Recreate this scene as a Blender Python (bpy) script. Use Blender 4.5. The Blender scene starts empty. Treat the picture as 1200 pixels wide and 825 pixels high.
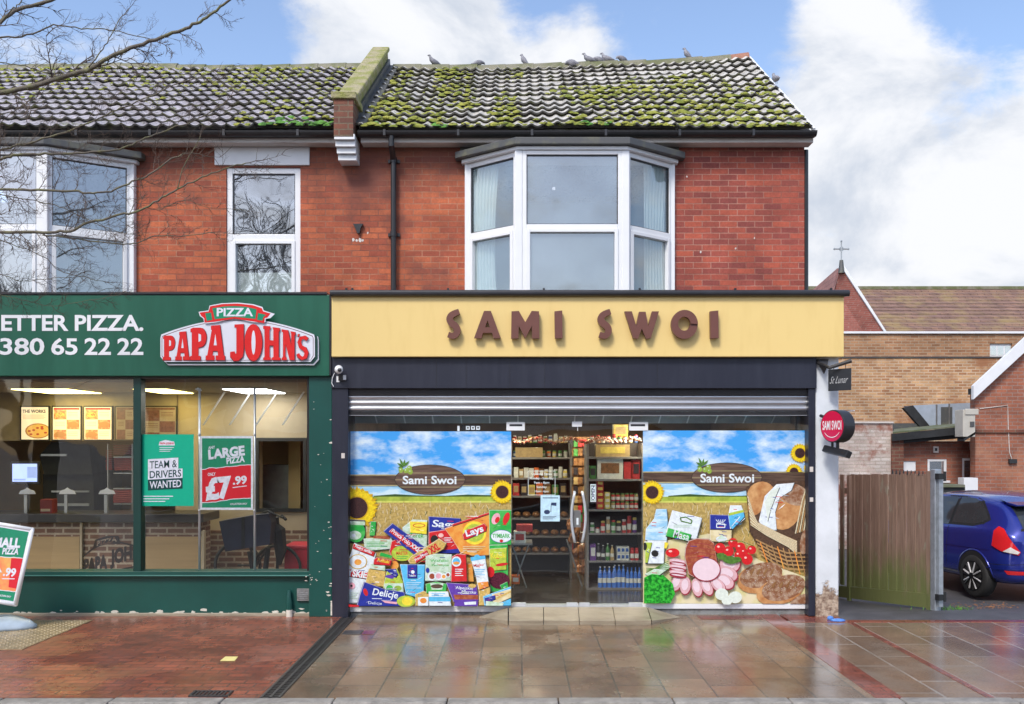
import bpy, bmesh, math, random
from mathutils import Vector, Matrix, noise
from mathutils.bvhtree import BVHTree
random.seed(7)
R = math.radians
PI = math.pi
# ------------------------------------------------------------------ camera, sky, sun, exposure
FO, VX, HY, EYE = 1070.0, 607.0, 520.0, 2.02     # focal length in photo pixels, vanishing point, eye height in metres
scene = bpy.context.scene
COL = scene.collection
cam_d = bpy.data.cameras.new('camera')
cam = bpy.data.objects.new('camera', cam_d)
COL.objects.link(cam)
cam.location = (0, 0, EYE)
cam.rotation_euler = (R(90), 0, 0)
cam_d.sensor_width = 36
cam_d.lens = FO/1200*36
cam_d.shift_x = -(VX-600)/1200
cam_d.shift_y = (HY-412.5)/1200
cam_d.clip_end = 2000
scene.camera = cam
scene.view_settings.view_transform = 'Standard'
scene.view_settings.look = 'None'
scene.view_settings.gamma = 1
scene.view_settings.use_curve_mapping = False
scene.view_settings.exposure = 0.86
scene.cycles.max_bounces = 8
scene.cycles.transparent_max_bounces = 12

SUN_EL, SUN_AZ = R(48), R(205)       # azimuth measured clockwise from +Y (the view direction)
sd = bpy.data.lights.new('sun', 'SUN')
sd.energy = 1.5
sd.angle = R(14)
sd.color = (1, .95, .87)
so = bpy.data.objects.new('sun', sd)
COL.objects.link(so)
sv = Vector((math.sin(SUN_AZ)*math.cos(SUN_EL), math.cos(SUN_AZ)*math.cos(SUN_EL), math.sin(SUN_EL)))
so.rotation_euler = sv.to_track_quat('Z', 'Y').to_euler()
so.location = (0, 0, 30)

class NT:
    def __init__(s, tree):
        s.t = tree; s.n = tree.nodes; s.l = tree.links
    def node(s, typ, **kw):
        n = s.n.new(typ)
        for k, v in kw.items():
            if k == 'i':
                for a, b in v.items():
                    if isinstance(b, bpy.types.NodeSocket): s.l.new(b, n.inputs[a])
                    else: n.inputs[a].default_value = b
            else: setattr(n, k, v)
        return n
    def math(s, op, a, b=0.0, c=None, clamp=False):
        n = s.n.new('ShaderNodeMath'); n.operation = op; n.use_clamp = clamp
        for k, v in enumerate((a, b) if c is None else (a, b, c)):
            if isinstance(v, bpy.types.NodeSocket): s.l.new(v, n.inputs[k])
            else: n.inputs[k].default_value = v
        return n.outputs[0]
    def mix(s, f, a, b, blend='MIX'):
        n = s.n.new('ShaderNodeMix'); n.data_type = 'RGBA'; n.blend_type = blend
        for k, v in ((0, f), (6, a), (7, b)):
            if isinstance(v, bpy.types.NodeSocket): s.l.new(v, n.inputs[k])
            else: n.inputs[k].default_value = (v if k == 0 else (v[0], v[1], v[2], 1))
        return n.outputs[2]
    def ramp(s, f, stops):
        n = s.n.new('ShaderNodeValToRGB'); e = n.color_ramp.elements
        while len(e) < len(stops): e.new(.5)
        for k, (p, c) in enumerate(stops):
            e[k].position = p
            e[k].color = (c, c, c, 1) if isinstance(c, (int, float)) else (c[0], c[1], c[2], 1)
        s.l.new(f, n.inputs[0])
        return n.outputs[0]
    def noise(s, vec, scale, detail=3, rough=.55, dist=0, out=0):
        n = s.n.new('ShaderNodeTexNoise')
        n.inputs['Scale'].default_value = scale; n.inputs['Detail'].default_value = detail
        n.inputs['Roughness'].default_value = rough; n.inputs['Distortion'].default_value = dist
        if vec is not None: s.l.new(vec, n.inputs['Vector'])
        return n.outputs[out]
    def smooth(s, x, lo, hi):
        n = s.n.new('ShaderNodeMapRange'); n.interpolation_type = 'SMOOTHSTEP'
        s.l.new(x, n.inputs[0]); n.inputs[1].default_value = lo; n.inputs[2].default_value = hi
        return n.outputs[0]
    def sep(s, vec):
        n = s.n.new('ShaderNodeSeparateXYZ'); s.l.new(vec, n.inputs[0]); return n.outputs
    def comb(s, x, y, z=0.0):
        n = s.n.new('ShaderNodeCombineXYZ')
        for k, v in enumerate((x, y, z)):
            if isinstance(v, bpy.types.NodeSocket): s.l.new(v, n.inputs[k])
            else: n.inputs[k].default_value = v
        return n.outputs[0]
    def vscale(s, vec, sc):
        n = s.n.new('ShaderNodeVectorMath'); n.operation = 'MULTIPLY'
        s.l.new(vec, n.inputs[0]); n.inputs[1].default_value = sc
        return n.outputs[0]

world = bpy.data.worlds.new('World'); scene.world = world; world.use_nodes = True
wt = NT(world.node_tree); wt.n.clear()
sky = wt.node('ShaderNodeTexSky', sky_type='NISHITA', sun_disc=False, sun_elevation=SUN_EL, sun_rotation=SUN_AZ)
sky.air_density = 1.0; sky.dust_density = 1.6; sky.ozone_density = 1.6
gen = wt.node('ShaderNodeTexCoord').outputs['Generated']
nrm = wt.node('ShaderNodeVectorMath', operation='NORMALIZE', i={0: gen}).outputs[0]
squash = wt.vscale(nrm, (1, 1, 1.7))
n1 = wt.noise(squash, 4.6, 10, .6, .3)
n2 = wt.noise(squash, 15, 9, .66, .3)
dens = wt.math('ADD', wt.math('MULTIPLY', n1, .8), wt.math('MULTIPLY', n2, .42))
def blob(px, py, width, amount):
    """a cloud bank (or, if negative, a clear patch) round one direction of the sky"""
    global dens
    c = Vector((px-VX, FO, HY-py)).normalized()
    d = wt.node('ShaderNodeVectorMath', operation='DOT_PRODUCT', i={0: nrm}); d.inputs[1].default_value = c
    f = wt.smooth(d.outputs['Value'], math.cos(R(width)), 1.0)
    dens = wt.math('ADD', dens, wt.math('MULTIPLY', f, amount))
blob(470, 40, 8, .20); blob(390, 30, 5, .10); blob(560, 60, 6, .16); blob(735, 70, 6, .20); blob(670, 75, 4, .10)
blob(1000, 70, 8, .20); blob(1080, 130, 7, .14); blob(1190, 190, 7, .16); blob(1040, 270, 15, .24); blob(1190, 290, 12, .14); blob(90, 72, 6, .14); blob(190, 70, 5, .16)
blob(240, 10, 8, -.16); blob(100, 10, 9, -.16); blob(800, 15, 7, -.2); blob(1170, 50, 7, -.26); blob(945, 150, 4.5, -.2); blob(880, 60, 4, -.12); blob(620, 15, 3.5, -.16); blob(1090, 175, 2.5, -.12); blob(900, 60, 4, -.1); blob(1130, 140, 4, -.2)
mask = wt.smooth(dens, .58, .82)
shade = wt.smooth(wt.noise(squash, 5.5, 8, .6, .3), .4, .68)
ccol = wt.mix(shade, (6.3, 6.4, 6.65), (4.1, 4.5, 5.2))
skycol = wt.mix(1.0, sky.outputs[0], (1.65, 1.6, 1.62), 'MULTIPLY')
fin = wt.mix(mask, skycol, ccol)
bg = wt.node('ShaderNodeBackground', i={'Color': fin, 'Strength': .085})
wo = wt.node('ShaderNodeOutputWorld', i={'Surface': bg.outputs[0]})

# ------------------------------------------------------------------ helpers
def X(px, Y): return (px-VX)/FO*Y
def Z(py, Y): return EYE-(py-HY)/FO*Y
def P(px, py, Y): return Vector((X(px, Y), Y, Z(py, Y)))
def GY(py): return EYE*FO/(py-HY)          # distance of a point of the level ground

def mat(name, col, rough=.55, metal=0, var=.12, scale=6, bump=0, bscale=40, spec=.5, col2=None, emit=0, coat=0, stretch=(1, 1, 1), thr=None):
    m = bpy.data.materials.new(name); m.use_nodes = True
    t = NT(m.node_tree); t.n.clear()
    co = t.node('ShaderNodeTexCoord').outputs['Object']
    co = t.vscale(co, stretch)
    n = t.noise(co, scale, 5, .6)
    if col2 is None:
        lo = [c*(1-var) for c in col]; hi = [min(1, c*(1+var)) for c in col]
        c = t.mix(t.ramp(n, [(.3, 0), (.7, 1)]), lo, hi)
    else:
        a, b = thr or (.42, .58)
        c = t.mix(t.ramp(n, [(a, 0), (b, 1)]), col, col2)
    b = t.node('ShaderNodeBsdfPrincipled', i={'Base Color': c, 'Roughness': rough, 'Metallic': metal})
    b.inputs['Specular IOR Level'].default_value = spec
    b.inputs['Coat Weight'].default_value = coat
    if emit:
        b.inputs['Emission Strength'].default_value = emit; t.l.new(c, b.inputs['Emission Color'])
    if bump:
        bn = t.node('ShaderNodeBump', i={'Height': t.noise(co, bscale, 4), 'Strength': bump, 'Distance': .02})
        t.l.new(bn.outputs[0], b.inputs['Normal'])
    t.node('ShaderNodeOutputMaterial', i={'Surface': b.outputs[0]})
    return m

def brick(name, c1, c2, mortar, bw=.225, bh=.075, ms=.008, plane='wall', rough=.8, stain=None, stain_thr=(.55, .75), msmooth=.1,
          bump=.5, bias=0, mvar=None, wet=None, off=(0, 0), offset=.5, dark=None, soot=None, grit=0):
    """brickwork, paving or tiles: plane 'wall' = any upright wall, 'floor' = rows along x, 'floorT' = rows along y"""
    m = bpy.data.materials.new(name); m.use_nodes = True
    t = NT(m.node_tree); t.n.clear()
    co = t.node('ShaderNodeNewGeometry').outputs['Position']
    x, y, z = t.sep(co)
    if plane == 'wall': uv = t.comb(t.math('ADD', t.math('ADD', x, y), off[0]), t.math('ADD', z, off[1]))
    elif plane == 'floor': uv = t.comb(t.math('ADD', x, off[0]), t.math('ADD', y, off[1]))
    else: uv = t.comb(t.math('ADD', y, off[0]), t.math('ADD', x, off[1]))
    wob = t.noise(co, 9, 2, .5, out=1)
    uvw = t.node('ShaderNodeVectorMath', operation='MULTIPLY_ADD', i={0: wob, 2: uv}); uvw.inputs[1].default_value = (.006, .006, 0)
    bt = t.node('ShaderNodeTexBrick', offset=offset, i={'Vector': uvw.outputs[0], 'Scale': 1.0, 'Mortar Size': ms, 'Mortar Smooth': msmooth,
                'Bias': bias, 'Brick Width': bw, 'Row Height': bh})
    bt.inputs['Color1'].default_value = (*c1, 1); bt.inputs['Color2'].default_value = (*c2, 1)
    mc = mortar
    if mvar: mc = t.mix(t.ramp(t.noise(co, 1.3, 4), [(.4, 0), (.6, 1)]), mortar, mvar)
    if isinstance(mc, tuple): bt.inputs['Mortar'].default_value = (*mc, 1)
    else: t.l.new(mc, bt.inputs['Mortar'])
    c = bt.outputs[0]
    fine = t.noise(co, 45, 4, .7)
    c = t.mix(1, c, t.ramp(fine, [(.3, .8), (.7, 1.18)]), 'MULTIPLY')
    mid = t.noise(co, 2.1, 5, .6)
    c = t.mix(1, c, t.ramp(mid, [(.3, .72), (.7, 1.2)]), 'MULTIPLY')
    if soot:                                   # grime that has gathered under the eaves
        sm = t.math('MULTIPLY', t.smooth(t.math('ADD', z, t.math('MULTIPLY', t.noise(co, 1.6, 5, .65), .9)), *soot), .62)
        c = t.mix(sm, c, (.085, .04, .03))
    if dark:                                   # odd dark bricks
        cell = t.noise(t.node('ShaderNodeVectorMath', operation='SNAP', i={0: t.comb(x, y, z), 1: (bw, bh*1.0, bh)}).outputs[0], 7.7, 0)
        c = t.mix(t.smooth(cell, .66, .68), c, dark)
    if stain: c = t.mix(t.smooth(t.noise(co, .9, 6, .65), *stain_thr), c, stain)
    b = t.node('ShaderNodeBsdfPrincipled', i={'Base Color': c, 'Roughness': rough})
    if wet:
        w = t.smooth(t.noise(t.vscale(co, (1, .8, 1)), 1.15, 4, .6), *wet[:2])
        rn = t.noise(co, 60, 2)
        rr = t.math('ADD', t.math('MULTIPLY', t.math('SUBTRACT', 1.0, w), wet[3]), t.math('MULTIPLY', rn, wet[2]))
        t.l.new(rr, b.inputs['Roughness'])
        b.inputs['Specular IOR Level'].default_value = .6
    h = t.math('ADD', t.math('MULTIPLY', t.math('SUBTRACT', 1.0, bt.outputs[1]), 1.0), t.math('MULTIPLY', t.noise(co, 18 if not grit else grit, 5, .65), .35))
    bn = t.node('ShaderNodeBump', i={'Height': h, 'Strength': bump, 'Distance': .006})
    t.l.new(bn.outputs[0], b.inputs['Normal'])
    t.node('ShaderNodeOutputMaterial', i={'Surface': b.outputs[0]})
    return m

def glass(name, refl=.12, tint=(1, 1, 1), rough=.015, wobble=.02, haze=0, hazecol=(.6, .7, .72)):
    m = bpy.data.materials.new(name); m.use_nodes = True
    t = NT(m.node_tree); t.n.clear()
    co = t.node('ShaderNodeTexCoord').outputs['Object']
    bn = t.node('ShaderNodeBump', i={'Height': t.noise(co, 1.4, 1), 'Strength': wobble, 'Distance': .3})
    tr = t.node('ShaderNodeBsdfTransparent'); tr.inputs[0].default_value = (*tint, 1)
    gl = t.node('ShaderNodeBsdfGlossy', i={'Roughness': rough, 'Normal': bn.outputs[0]})
    ge = t.node('ShaderNodeNewGeometry')
    dt = t.node('ShaderNodeVectorMath', operation='DOT_PRODUCT', i={0: ge.outputs['Normal'], 1: ge.outputs['Incoming']}).outputs['Value']
    k5 = t.math('POWER', t.math('SUBTRACT', 1.0, t.math('ABSOLUTE', dt), clamp=True), 5.0)      # same from both sides of the pane
    f = t.math('ADD', t.math('ADD', t.math('MULTIPLY', k5, .9), .065), refl, clamp=True)
    base = tr.outputs[0]
    if haze:
        df = t.node('ShaderNodeBsdfDiffuse'); df.inputs[0].default_value = (*hazecol, 1)
        hz = t.ramp(t.noise(co, 2.2, 4), [(.3, haze*.6), (.7, haze*1.2)])
        base = t.node('ShaderNodeMixShader', i={0: hz, 1: base, 2: df.outputs[0]}).outputs[0]
    mx = t.node('ShaderNodeMixShader', i={0: f, 1: base, 2: gl.outputs[0]})
    t.node('ShaderNodeOutputMaterial', i={'Surface': mx.outputs[0]})
    return m

class MB:
    """collects shapes (world coordinates) and links them as ONE mesh object"""
    def __init__(s): s.v = []; s.f = []; s.fm = []; s.mats = []; s.m = None; s.starts = []
    def use(s, m): s.m = m; return s
    def _f(s, idx, m=None):
        m = m or s.m
        if m not in s.mats: s.mats.append(m)
        s.f.append(idx); s.fm.append(s.mats.index(m))
    def raw(s, vs, fs, m=None):
        o = len(s.v); s.starts.append((o, len(s.f))); s.v += [tuple(v) for v in vs]
        for f in fs: s._f([o+i for i in f], m)
        return s
    def box(s, x0, y0, z0, x1, y1, z1, m=None, rot=None, piv=None):
        vs = [Vector((x, y, z)) for z in (z0, z1) for y in (y0, y1) for x in (x0, x1)]
        if rot:
            c = piv or Vector(((x0+x1)/2, (y0+y1)/2, (z0+z1)/2)); c = Vector(c)
            vs = [c + rot @ (v-c) for v in vs]
        return s.raw(vs, [(0, 2, 3, 1), (4, 5, 7, 6), (0, 1, 5, 4), (2, 6, 7, 3), (0, 4, 6, 2), (1, 3, 7, 5)], m)
    def face(s, pts, m=None): return s.raw(pts, [tuple(range(len(pts)))], m)
    def prism(s, pts, d, m=None):
        n = len(pts); d = Vector(d); a = [Vector(p) for p in pts]; b = [p+d for p in a]
        return s.raw(a+b, [tuple(range(n)), tuple(range(2*n-1, n-1, -1))] + [(i, i+n, (i+1) % n+n, (i+1) % n) for i in range(n)], m)
    def tube(s, pts, r, n=8, m=None, cap=True):
        pts = [Vector(p) for p in pts]; k = len(pts)
        rr = r if isinstance(r, (list, tuple)) else [r]*k
        vs = []; up = None
        for i, p in enumerate(pts):
            d = (pts[min(i+1, k-1)]-pts[max(i-1, 0)])
            if d.length < 1e-9: d = Vector((0, 0, 1))
            d.normalize()
            if up is None: up = d.orthogonal().normalized()
            up = (up-d*up.dot(d));
            if up.length < 1e-6: up = d.orthogonal()
            up.normalize(); w = d.cross(up)
            for j in range(n):
                a = 2*PI*j/n
                vs.append(p+(up*math.cos(a)+w*math.sin(a))*rr[i])
        fs = [(i*n+j, i*n+(j+1) % n, (i+1)*n+(j+1) % n, (i+1)*n+j) for i in range(k-1) for j in range(n)]
        if cap and n > 2: fs += [tuple(range(n-1, -1, -1)), tuple(range((k-1)*n, k*n))]
        return s.raw(vs, fs, m)
    def lathe(s, c, prof, n=16, m=None, axis='z'):
        vs = []; c = Vector(c)
        for r, h in prof:
            for j in range(n):
                a = 2*PI*j/n; u, w = r*math.cos(a), r*math.sin(a)
                vs.append(c+(Vector((u, w, h)) if axis == 'z' else Vector((h, u, w)) if axis == 'x' else Vector((u, h, w))))
        k = len(prof)
        fs = [(i*n+j, i*n+(j+1) % n, (i+1)*n+(j+1) % n, (i+1)*n+j) for i in range(k-1) for j in range(n)]
        fs += [tuple(range(n-1, -1, -1)), tuple(range((k-1)*n, k*n))]
        return s.raw(vs, fs, m)
    def ball(s, c, r, n=10, m=None, rot=None):
        c = Vector(c); r = (r, r, r) if isinstance(r, (int, float)) else r
        vs = []; k = n//2+1
        for i in range(k):
            th = PI*(i+.0)/(k-1); th = min(max(th, .02), PI-.02)
            for j in range(n):
                a = 2*PI*j/n
                v = Vector((r[0]*math.sin(th)*math.cos(a), r[1]*math.sin(th)*math.sin(a), r[2]*math.cos(th)))
                vs.append(c+(rot @ v if rot else v))
        fs = [(i*n+j, (i+1)*n+j, (i+1)*n+(j+1) % n, i*n+(j+1) % n) for i in range(k-1) for j in range(n)]
        fs += [tuple(range(n)), tuple(range(k*n-1, (k-1)*n-1, -1))]
        return s.raw(vs, fs, m)
    def each(s, name, parent=None, **kw):
        """one object for every piece that was added"""
        n = len(s.v); st = s.starts+[(n, len(s.f))]
        for (v0, f0), (v1, f1) in zip(st, st[1:]):
            q = MB(); q.v = s.v[v0:v1]; q.f = [tuple(i-v0 for i in f) for f in s.f[f0:f1]]; q.starts = [(0, 0)]
            ms = [s.mats[i] for i in s.fm[f0:f1]]; q.mats = list(dict.fromkeys(ms)); q.fm = [q.mats.index(m_) for m_ in ms]
            q.build(name, parent, **kw)
    def build(s, name, parent=None, smooth=False, bevel=0, m=None, seg=2):
        me = bpy.data.meshes.new(name)
        if parent is not None:
            org = Vector(parent.get('_org', (0, 0, 0)))
        else:
            xs = [v[0] for v in s.v]; ys = [v[1] for v in s.v]; zs = [v[2] for v in s.v]
            org = Vector(((min(xs)+max(xs))/2, (min(ys)+max(ys))/2, min(zs)))
        me.from_pydata([Vector(v)-org for v in s.v], [], s.f)
        for q in s.mats: me.materials.append(q)
        me.polygons.foreach_set('material_index', s.fm)
        if smooth: me.polygons.foreach_set('use_smooth', [True]*len(me.polygons))
        me.update()
        bm = bmesh.new(); bm.from_mesh(me); bmesh.ops.recalc_face_normals(bm, faces=bm.faces); bm.to_mesh(me); bm.free()
        o = bpy.data.objects.new(name, me); COL.objects.link(o)
        if parent is not None: o.parent = parent; o['_org'] = list(org)
        else: o.location = org; o['_org'] = list(org)
        if bevel:
            b = o.modifiers.new('bevel', 'BEVEL'); b.width = bevel; b.segments = seg; b.limit_method = 'ANGLE'; b.angle_limit = R(40)
        if smooth == 2:
            e = o.modifiers.new('ws', 'WEIGHTED_NORMAL')
        return o

def tag(o, label=None, cat=None, group=None, kind=None):
    if label: o['label'] = label
    if cat: o['category'] = cat
    if group: o['group'] = group
    if kind: o['kind'] = kind
    return o
def thing(name, label, cat, loc=(0, 0, 0), group=None):
    o = bpy.data.objects.new(name, None); COL.objects.link(o)
    o.empty_display_size = .1
    o.location = loc; o['_org'] = list(loc)
    return tag(o, label, cat, group)
def copy_tree(o, parent=None):
    c = o.copy(); COL.objects.link(c); c.parent = parent
    for ch in list(o.children): copy_tree(ch, c)
    return c
_tc = {}
def glyphs(text, off=0.0):
    k = (text, off)
    if k in _tc: return _tc[k]
    cu = bpy.data.curves.new('t', 'FONT'); cu.body = text; cu.offset = off; cu.resolution_u = 3
    ob = bpy.data.objects.new('t', cu)
    me = ob.to_mesh()
    vs = [(v.co.x, v.co.y) for v in me.vertices]; fs = [tuple(p.vertices) for p in me.polygons]
    ob.to_mesh_clear(); bpy.data.objects.remove(ob); bpy.data.curves.remove(cu)
    x0 = min(v[0] for v in vs); x1 = max(v[0] for v in vs); y0 = min(v[1] for v in vs); y1 = max(v[1] for v in vs)
    vs = [((x-x0)/(x1-x0), (y-y0)/(y1-y0)) for x, y in vs]
    _tc[k] = (vs, fs)
    return _tc[k]

def clip(poly, x0, y0, x1, y1):
    def cut(p, ins, inter):
        out = []
        for i in range(len(p)):
            a, b = p[i-1], p[i]
            if ins(b):
                if not ins(a): out.append(inter(a, b))
                out.append(b)
            elif ins(a): out.append(inter(a, b))
        return out
    def ix(v): return lambda a, b: (v, a[1]+(b[1]-a[1])*(v-a[0])/(b[0]-a[0]))
    def iy(v): return lambda a, b: (a[0]+(b[0]-a[0])*(v-a[1])/(b[1]-a[1]), v)
    for ins, it in ((lambda q: q[0] >= x0, ix(x0)), (lambda q: q[0] <= x1, ix(x1)), (lambda q: q[1] >= y0, iy(y0)), (lambda q: q[1] <= y1, iy(y1))):
        if len(poly) < 3: return []
        poly = cut(poly, ins, it)
    return poly

class Print(MB):
    """a flat print: shapes laid over each other on an upright sheet at distance Y (photo units are turned into metres there)"""
    def __init__(s, Y, rect=None, step=.0005, fm=None):
        super().__init__(); s.Y = Y; s.k = 0; s.j = 0; s.rect = rect; s.step = step; s.fm2 = fm or (lambda x, y: (x, y)); s.tf = None
    def pt(s, x, y):
        Y = s.Y-s.k*s.step-s.j*.000015
        v = Vector((X(x, s.Y), Y, Z(y, s.Y)))
        return s.tf(v) if s.tf else v
    def poly(s, pts, m, same=False):
        if not same: s.k += 1
        s.j += 1
        q = [s.fm2(*p) for p in pts]
        if s.rect: q = clip(q, *s.rect)
        if len(q) >= 3: s.raw([s.pt(*p) for p in q], [tuple(range(len(q)))], m)
        return s
    def rect4(s, x0, y0, x1, y1, m, same=False): return s.poly([(x0, y0), (x1, y0), (x1, y1), (x0, y1)], m, same)
    def ell(s, cx, cy, rx, ry, m, rot=0, n=20, same=False, a0=0, a1=360):
        c, q = math.cos(R(rot)), math.sin(R(rot)); pts = []
        full = (a1-a0) >= 360
        for i in range(n if full else n+1):
            a = R(a0+(a1-a0)*i/n); u, v = rx*math.cos(a), ry*math.sin(a)
            pts.append((cx+u*c-v*q, cy+u*q+v*c))
        return s.poly(pts, m, same)
    def line(s, pts, w, m, same=False):
        first = not same
        for (x0, y0), (x1, y1) in zip(pts, pts[1:]):
            d = math.hypot(x1-x0, y1-y0) or 1; nx, ny = -(y1-y0)/d*w/2, (x1-x0)/d*w/2
            s.poly([(x0+nx, y0+ny), (x1+nx, y1+ny), (x1-nx, y1-ny), (x0-nx, y0-ny)], m, not first); first = False
        return s
    def txt(s, text, x0, y0, x1, y1, m, off=.02, rot=0, shear=0, same=False, arch=None):
        if not same: s.k += 1
        s.j += 1
        vs, fs = glyphs(text, off)
        cx, cy = (x0+x1)/2, (y0+y1)/2; c, q = math.cos(R(rot)), math.sin(R(rot)); out = []
        for u, v in vs:
            x = x0+(x1-x0)*u; y = y1-(y1-y0)*v
            if arch: y = y1-(y1-y0)*v*arch(u)
            x += shear*(y1-y)
            dx, dy = x-cx, y-cy
            X2, Y2 = s.fm2(cx+dx*c-dy*q, cy+dx*q+dy*c)
            if s.rect: X2 = min(max(X2, s.rect[0]), s.rect[2]); Y2 = min(max(Y2, s.rect[1]), s.rect[3])
            out.append(s.pt(X2, Y2))
        s.raw(out, fs, m)
        return s
# ------------------------------------------------------------------ materials
M = {}
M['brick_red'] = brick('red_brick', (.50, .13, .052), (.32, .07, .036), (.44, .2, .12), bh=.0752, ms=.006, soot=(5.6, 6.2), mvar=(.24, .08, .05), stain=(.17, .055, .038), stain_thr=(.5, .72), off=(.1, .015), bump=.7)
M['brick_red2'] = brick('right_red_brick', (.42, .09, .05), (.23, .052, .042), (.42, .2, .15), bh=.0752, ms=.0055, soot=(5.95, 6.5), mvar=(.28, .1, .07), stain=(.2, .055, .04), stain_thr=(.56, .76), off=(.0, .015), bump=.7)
M['brick_corbel'] = brick('corbel_brick', (.24, .08, .045), (.16, .06, .04), (.2, .15, .1), stain=(.07, .055, .04), stain_thr=(.45, .7))
M['brick_stock'] = brick('stock_brick', (.62, .38, .19), (.36, .17, .075), (.55, .42, .29), stain=(.33, .15, .07), stain_thr=(.5, .7), ms=.012)
M['brick_stock_dark'] = brick('dark_stock_brick', (.45, .24, .12), (.28, .13, .06), (.4, .3, .2), ms=.01)
M['brick_painted'] = brick('painted_brick', (.66, .6, .55), (.5, .4, .35), (.5, .43, .36), stain=(.3, .13, .09), stain_thr=(.47, .58), ms=.01, bump=1)
M['brick_shed'] = brick('shed_brick', (.34, .12, .07), (.24, .09, .06), (.25, .16, .12), stain=(.12, .06, .04))
M['brick_gable'] = brick('gable_brick', (.38, .13, .07), (.28, .1, .06), (.3, .2, .16), stain=(.4, .2, .12), stain_thr=(.5, .7))
M['brick_church'] = brick('church_brick', (.38, .12, .09), (.3, .09, .07), (.35, .2, .16))
M['brick_inside'] = brick('counter_brick', (.22, .11, .07), (.15, .08, .055), (.42, .33, .24), bw=.235, bh=.08, ms=.014)
M['paver'] = brick('red_pavers', (.31, .088, .048), (.2, .06, .036), (.12, .05, .04), bw=.22, bh=.11, ms=.009, plane='floor', rough=.4, stain=(.24, .105, .055), stain_thr=(.55, .75), wet=(.36, .6, .14, .34), bump=.8, bias=-.1, grit=35)
M['strip'] = brick('red_strip_pavers', (.28, .085, .06), (.2, .06, .045), (.09, .04, .03), bw=.25, bh=.105, ms=.006, plane='floor', rough=.4, wet=(.3, .6, .15, .25), bump=.3)
M['slab'] = brick('paving_slabs', (.25, .165, .1), (.165, .11, .07), (.09, .08, .06), bw=.62, bh=.39, ms=.008, plane='floorT', rough=.4, stain=(.2, .17, .125), stain_thr=(.45, .7), grit=50, wet=(.36, .60, .13, .3), off=(.2, -.04), bump=.45, offset=.37)
M['slab2'] = brick('wet_paving_slabs', (.25, .165, .105), (.165, .115, .08), (.33, .3, .26), bw=.9, bh=.39, ms=.011, plane='floorT', rough=.3, stain=(.22, .18, .14), stain_thr=(.45, .7), grit=50, wet=(.26, .52, .1, .26), off=(.33, .1), bump=.4, offset=.41)
M['roofgrey'] = None

def sheet(name, pts, m, kind='structure', z=0):
    b = MB().use(m); b.face([Vector((p[0], p[1], p[2] if len(p) > 2 else z)) for p in pts])
    return tag(b.build(name), kind=kind)
def hgt(x, y): return -.1*min(max(y-10.9, 0), 2.2) if x > 3.9 else 0

M['asphalt'] = mat('asphalt', (.075, .075, .08), .5, var=.3, scale=3, bump=.35, bscale=120)
M['asphalt_road'] = mat('road_asphalt', (.05, .05, .052), .45, var=.3, scale=2, bump=.4, bscale=90)
M['kerb'] = mat('kerbstone', (.27, .255, .23), .6, var=.3, scale=9, bump=.4, bscale=60)
M['buff'] = mat('buff_tactile_paving', (.3, .23, .13), .3, var=.3, scale=8)
M['drain'] = mat('cast_iron_drain', (.035, .033, .032), .4, var=.3, scale=30)
M['steel'] = mat('galvanised_steel', (.42, .46, .5), .4, .6, var=.2, scale=12)
M['cover'] = mat('cover_iron', (.07, .07, .075), .4, .5, var=.3, scale=40)

# ------------------------------------------------------------------ the ground
b = MB().use(M['asphalt_road']); b.raw([(-400, -400, -.26), (400, -400, -.26), (400, 600, -.26), (-400, 600, -.26)], [(0, 1, 2, 3)])
tag(b.build('ground'), kind='structure')
KY = 7.26
b = MB().use(M['asphalt_road']); b.box(-60, -3, -.24, 60, KY-.16, -.13)
tag(b.build('road'), kind='structure')
b = MB().use(M['kerb'])                                     # kerb stones, one after another
x = -40
while x < 40:
    w = .9+random.uniform(-.03, .03); dz = random.uniform(-.003, .003)
    b.box(x+.004, KY-.15, -.2, x+w-.004, KY-.004, .004+dz); x += w
tag(b.build('kerb', bevel=.012), kind='structure')
b = MB().use(M['slab']); b.box(-1.885, KY, -.2, 2.84, 11, 0); tag(b.build('pavement'), kind='structure')
b = MB().use(M['slab2']); b.box(3.06, KY, -.2, 40, 10.42, 0.0); tag(b.build('pavement'), kind='structure')
b = MB().use(M['strip']); b.box(2.84, KY, -.2, 3.06, 11, .003); b.box(2.1, 10.5, -.1, 2.82, 10.72, .003); tag(b.build('paving_strip'), kind='structure')
b = MB().use(M['strip']); b.box(3.73, KY, -.1, 3.79, 10.33, .004); b.box(3.1, 10.33, -.1, 30, 10.44, .005); b.box(3.1, 10.44, -.1, 3.74, 10.9, .003); tag(b.build('paving_strip'), kind='structure')
b = MB().use(M['paver']); b.box(-40, KY, -.2, -2.06, 11, 0); tag(b.build('brick_paving'), kind='structure')
# driveway that falls gently away beside the shop
b = MB().use(M['asphalt'])
xs = [3.74, 6, 9, 14, 20, 40]; ys = [10.44, 10.9, 11.6, 12.3, 13.1, 16, 24, 45]
vs = [(x, y, (-.1*min(max(y-10.9, 0), 2.2))+.006*math.sin(x*3+y*2)) for y in ys for x in xs]
b.raw(vs, [(j*6+i, j*6+i+1, (j+1)*6+i+1, (j+1)*6+i) for j in range(len(ys)-1) for i in range(5)])
b.raw([(3.74, 10.44, 0), (3.74, 10.44, -.26), (40, 10.44, -.26), (40, 10.44, 0)], [(0, 1, 2, 3)])
tag(b.build('driveway', smooth=True), kind='structure')
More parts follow.
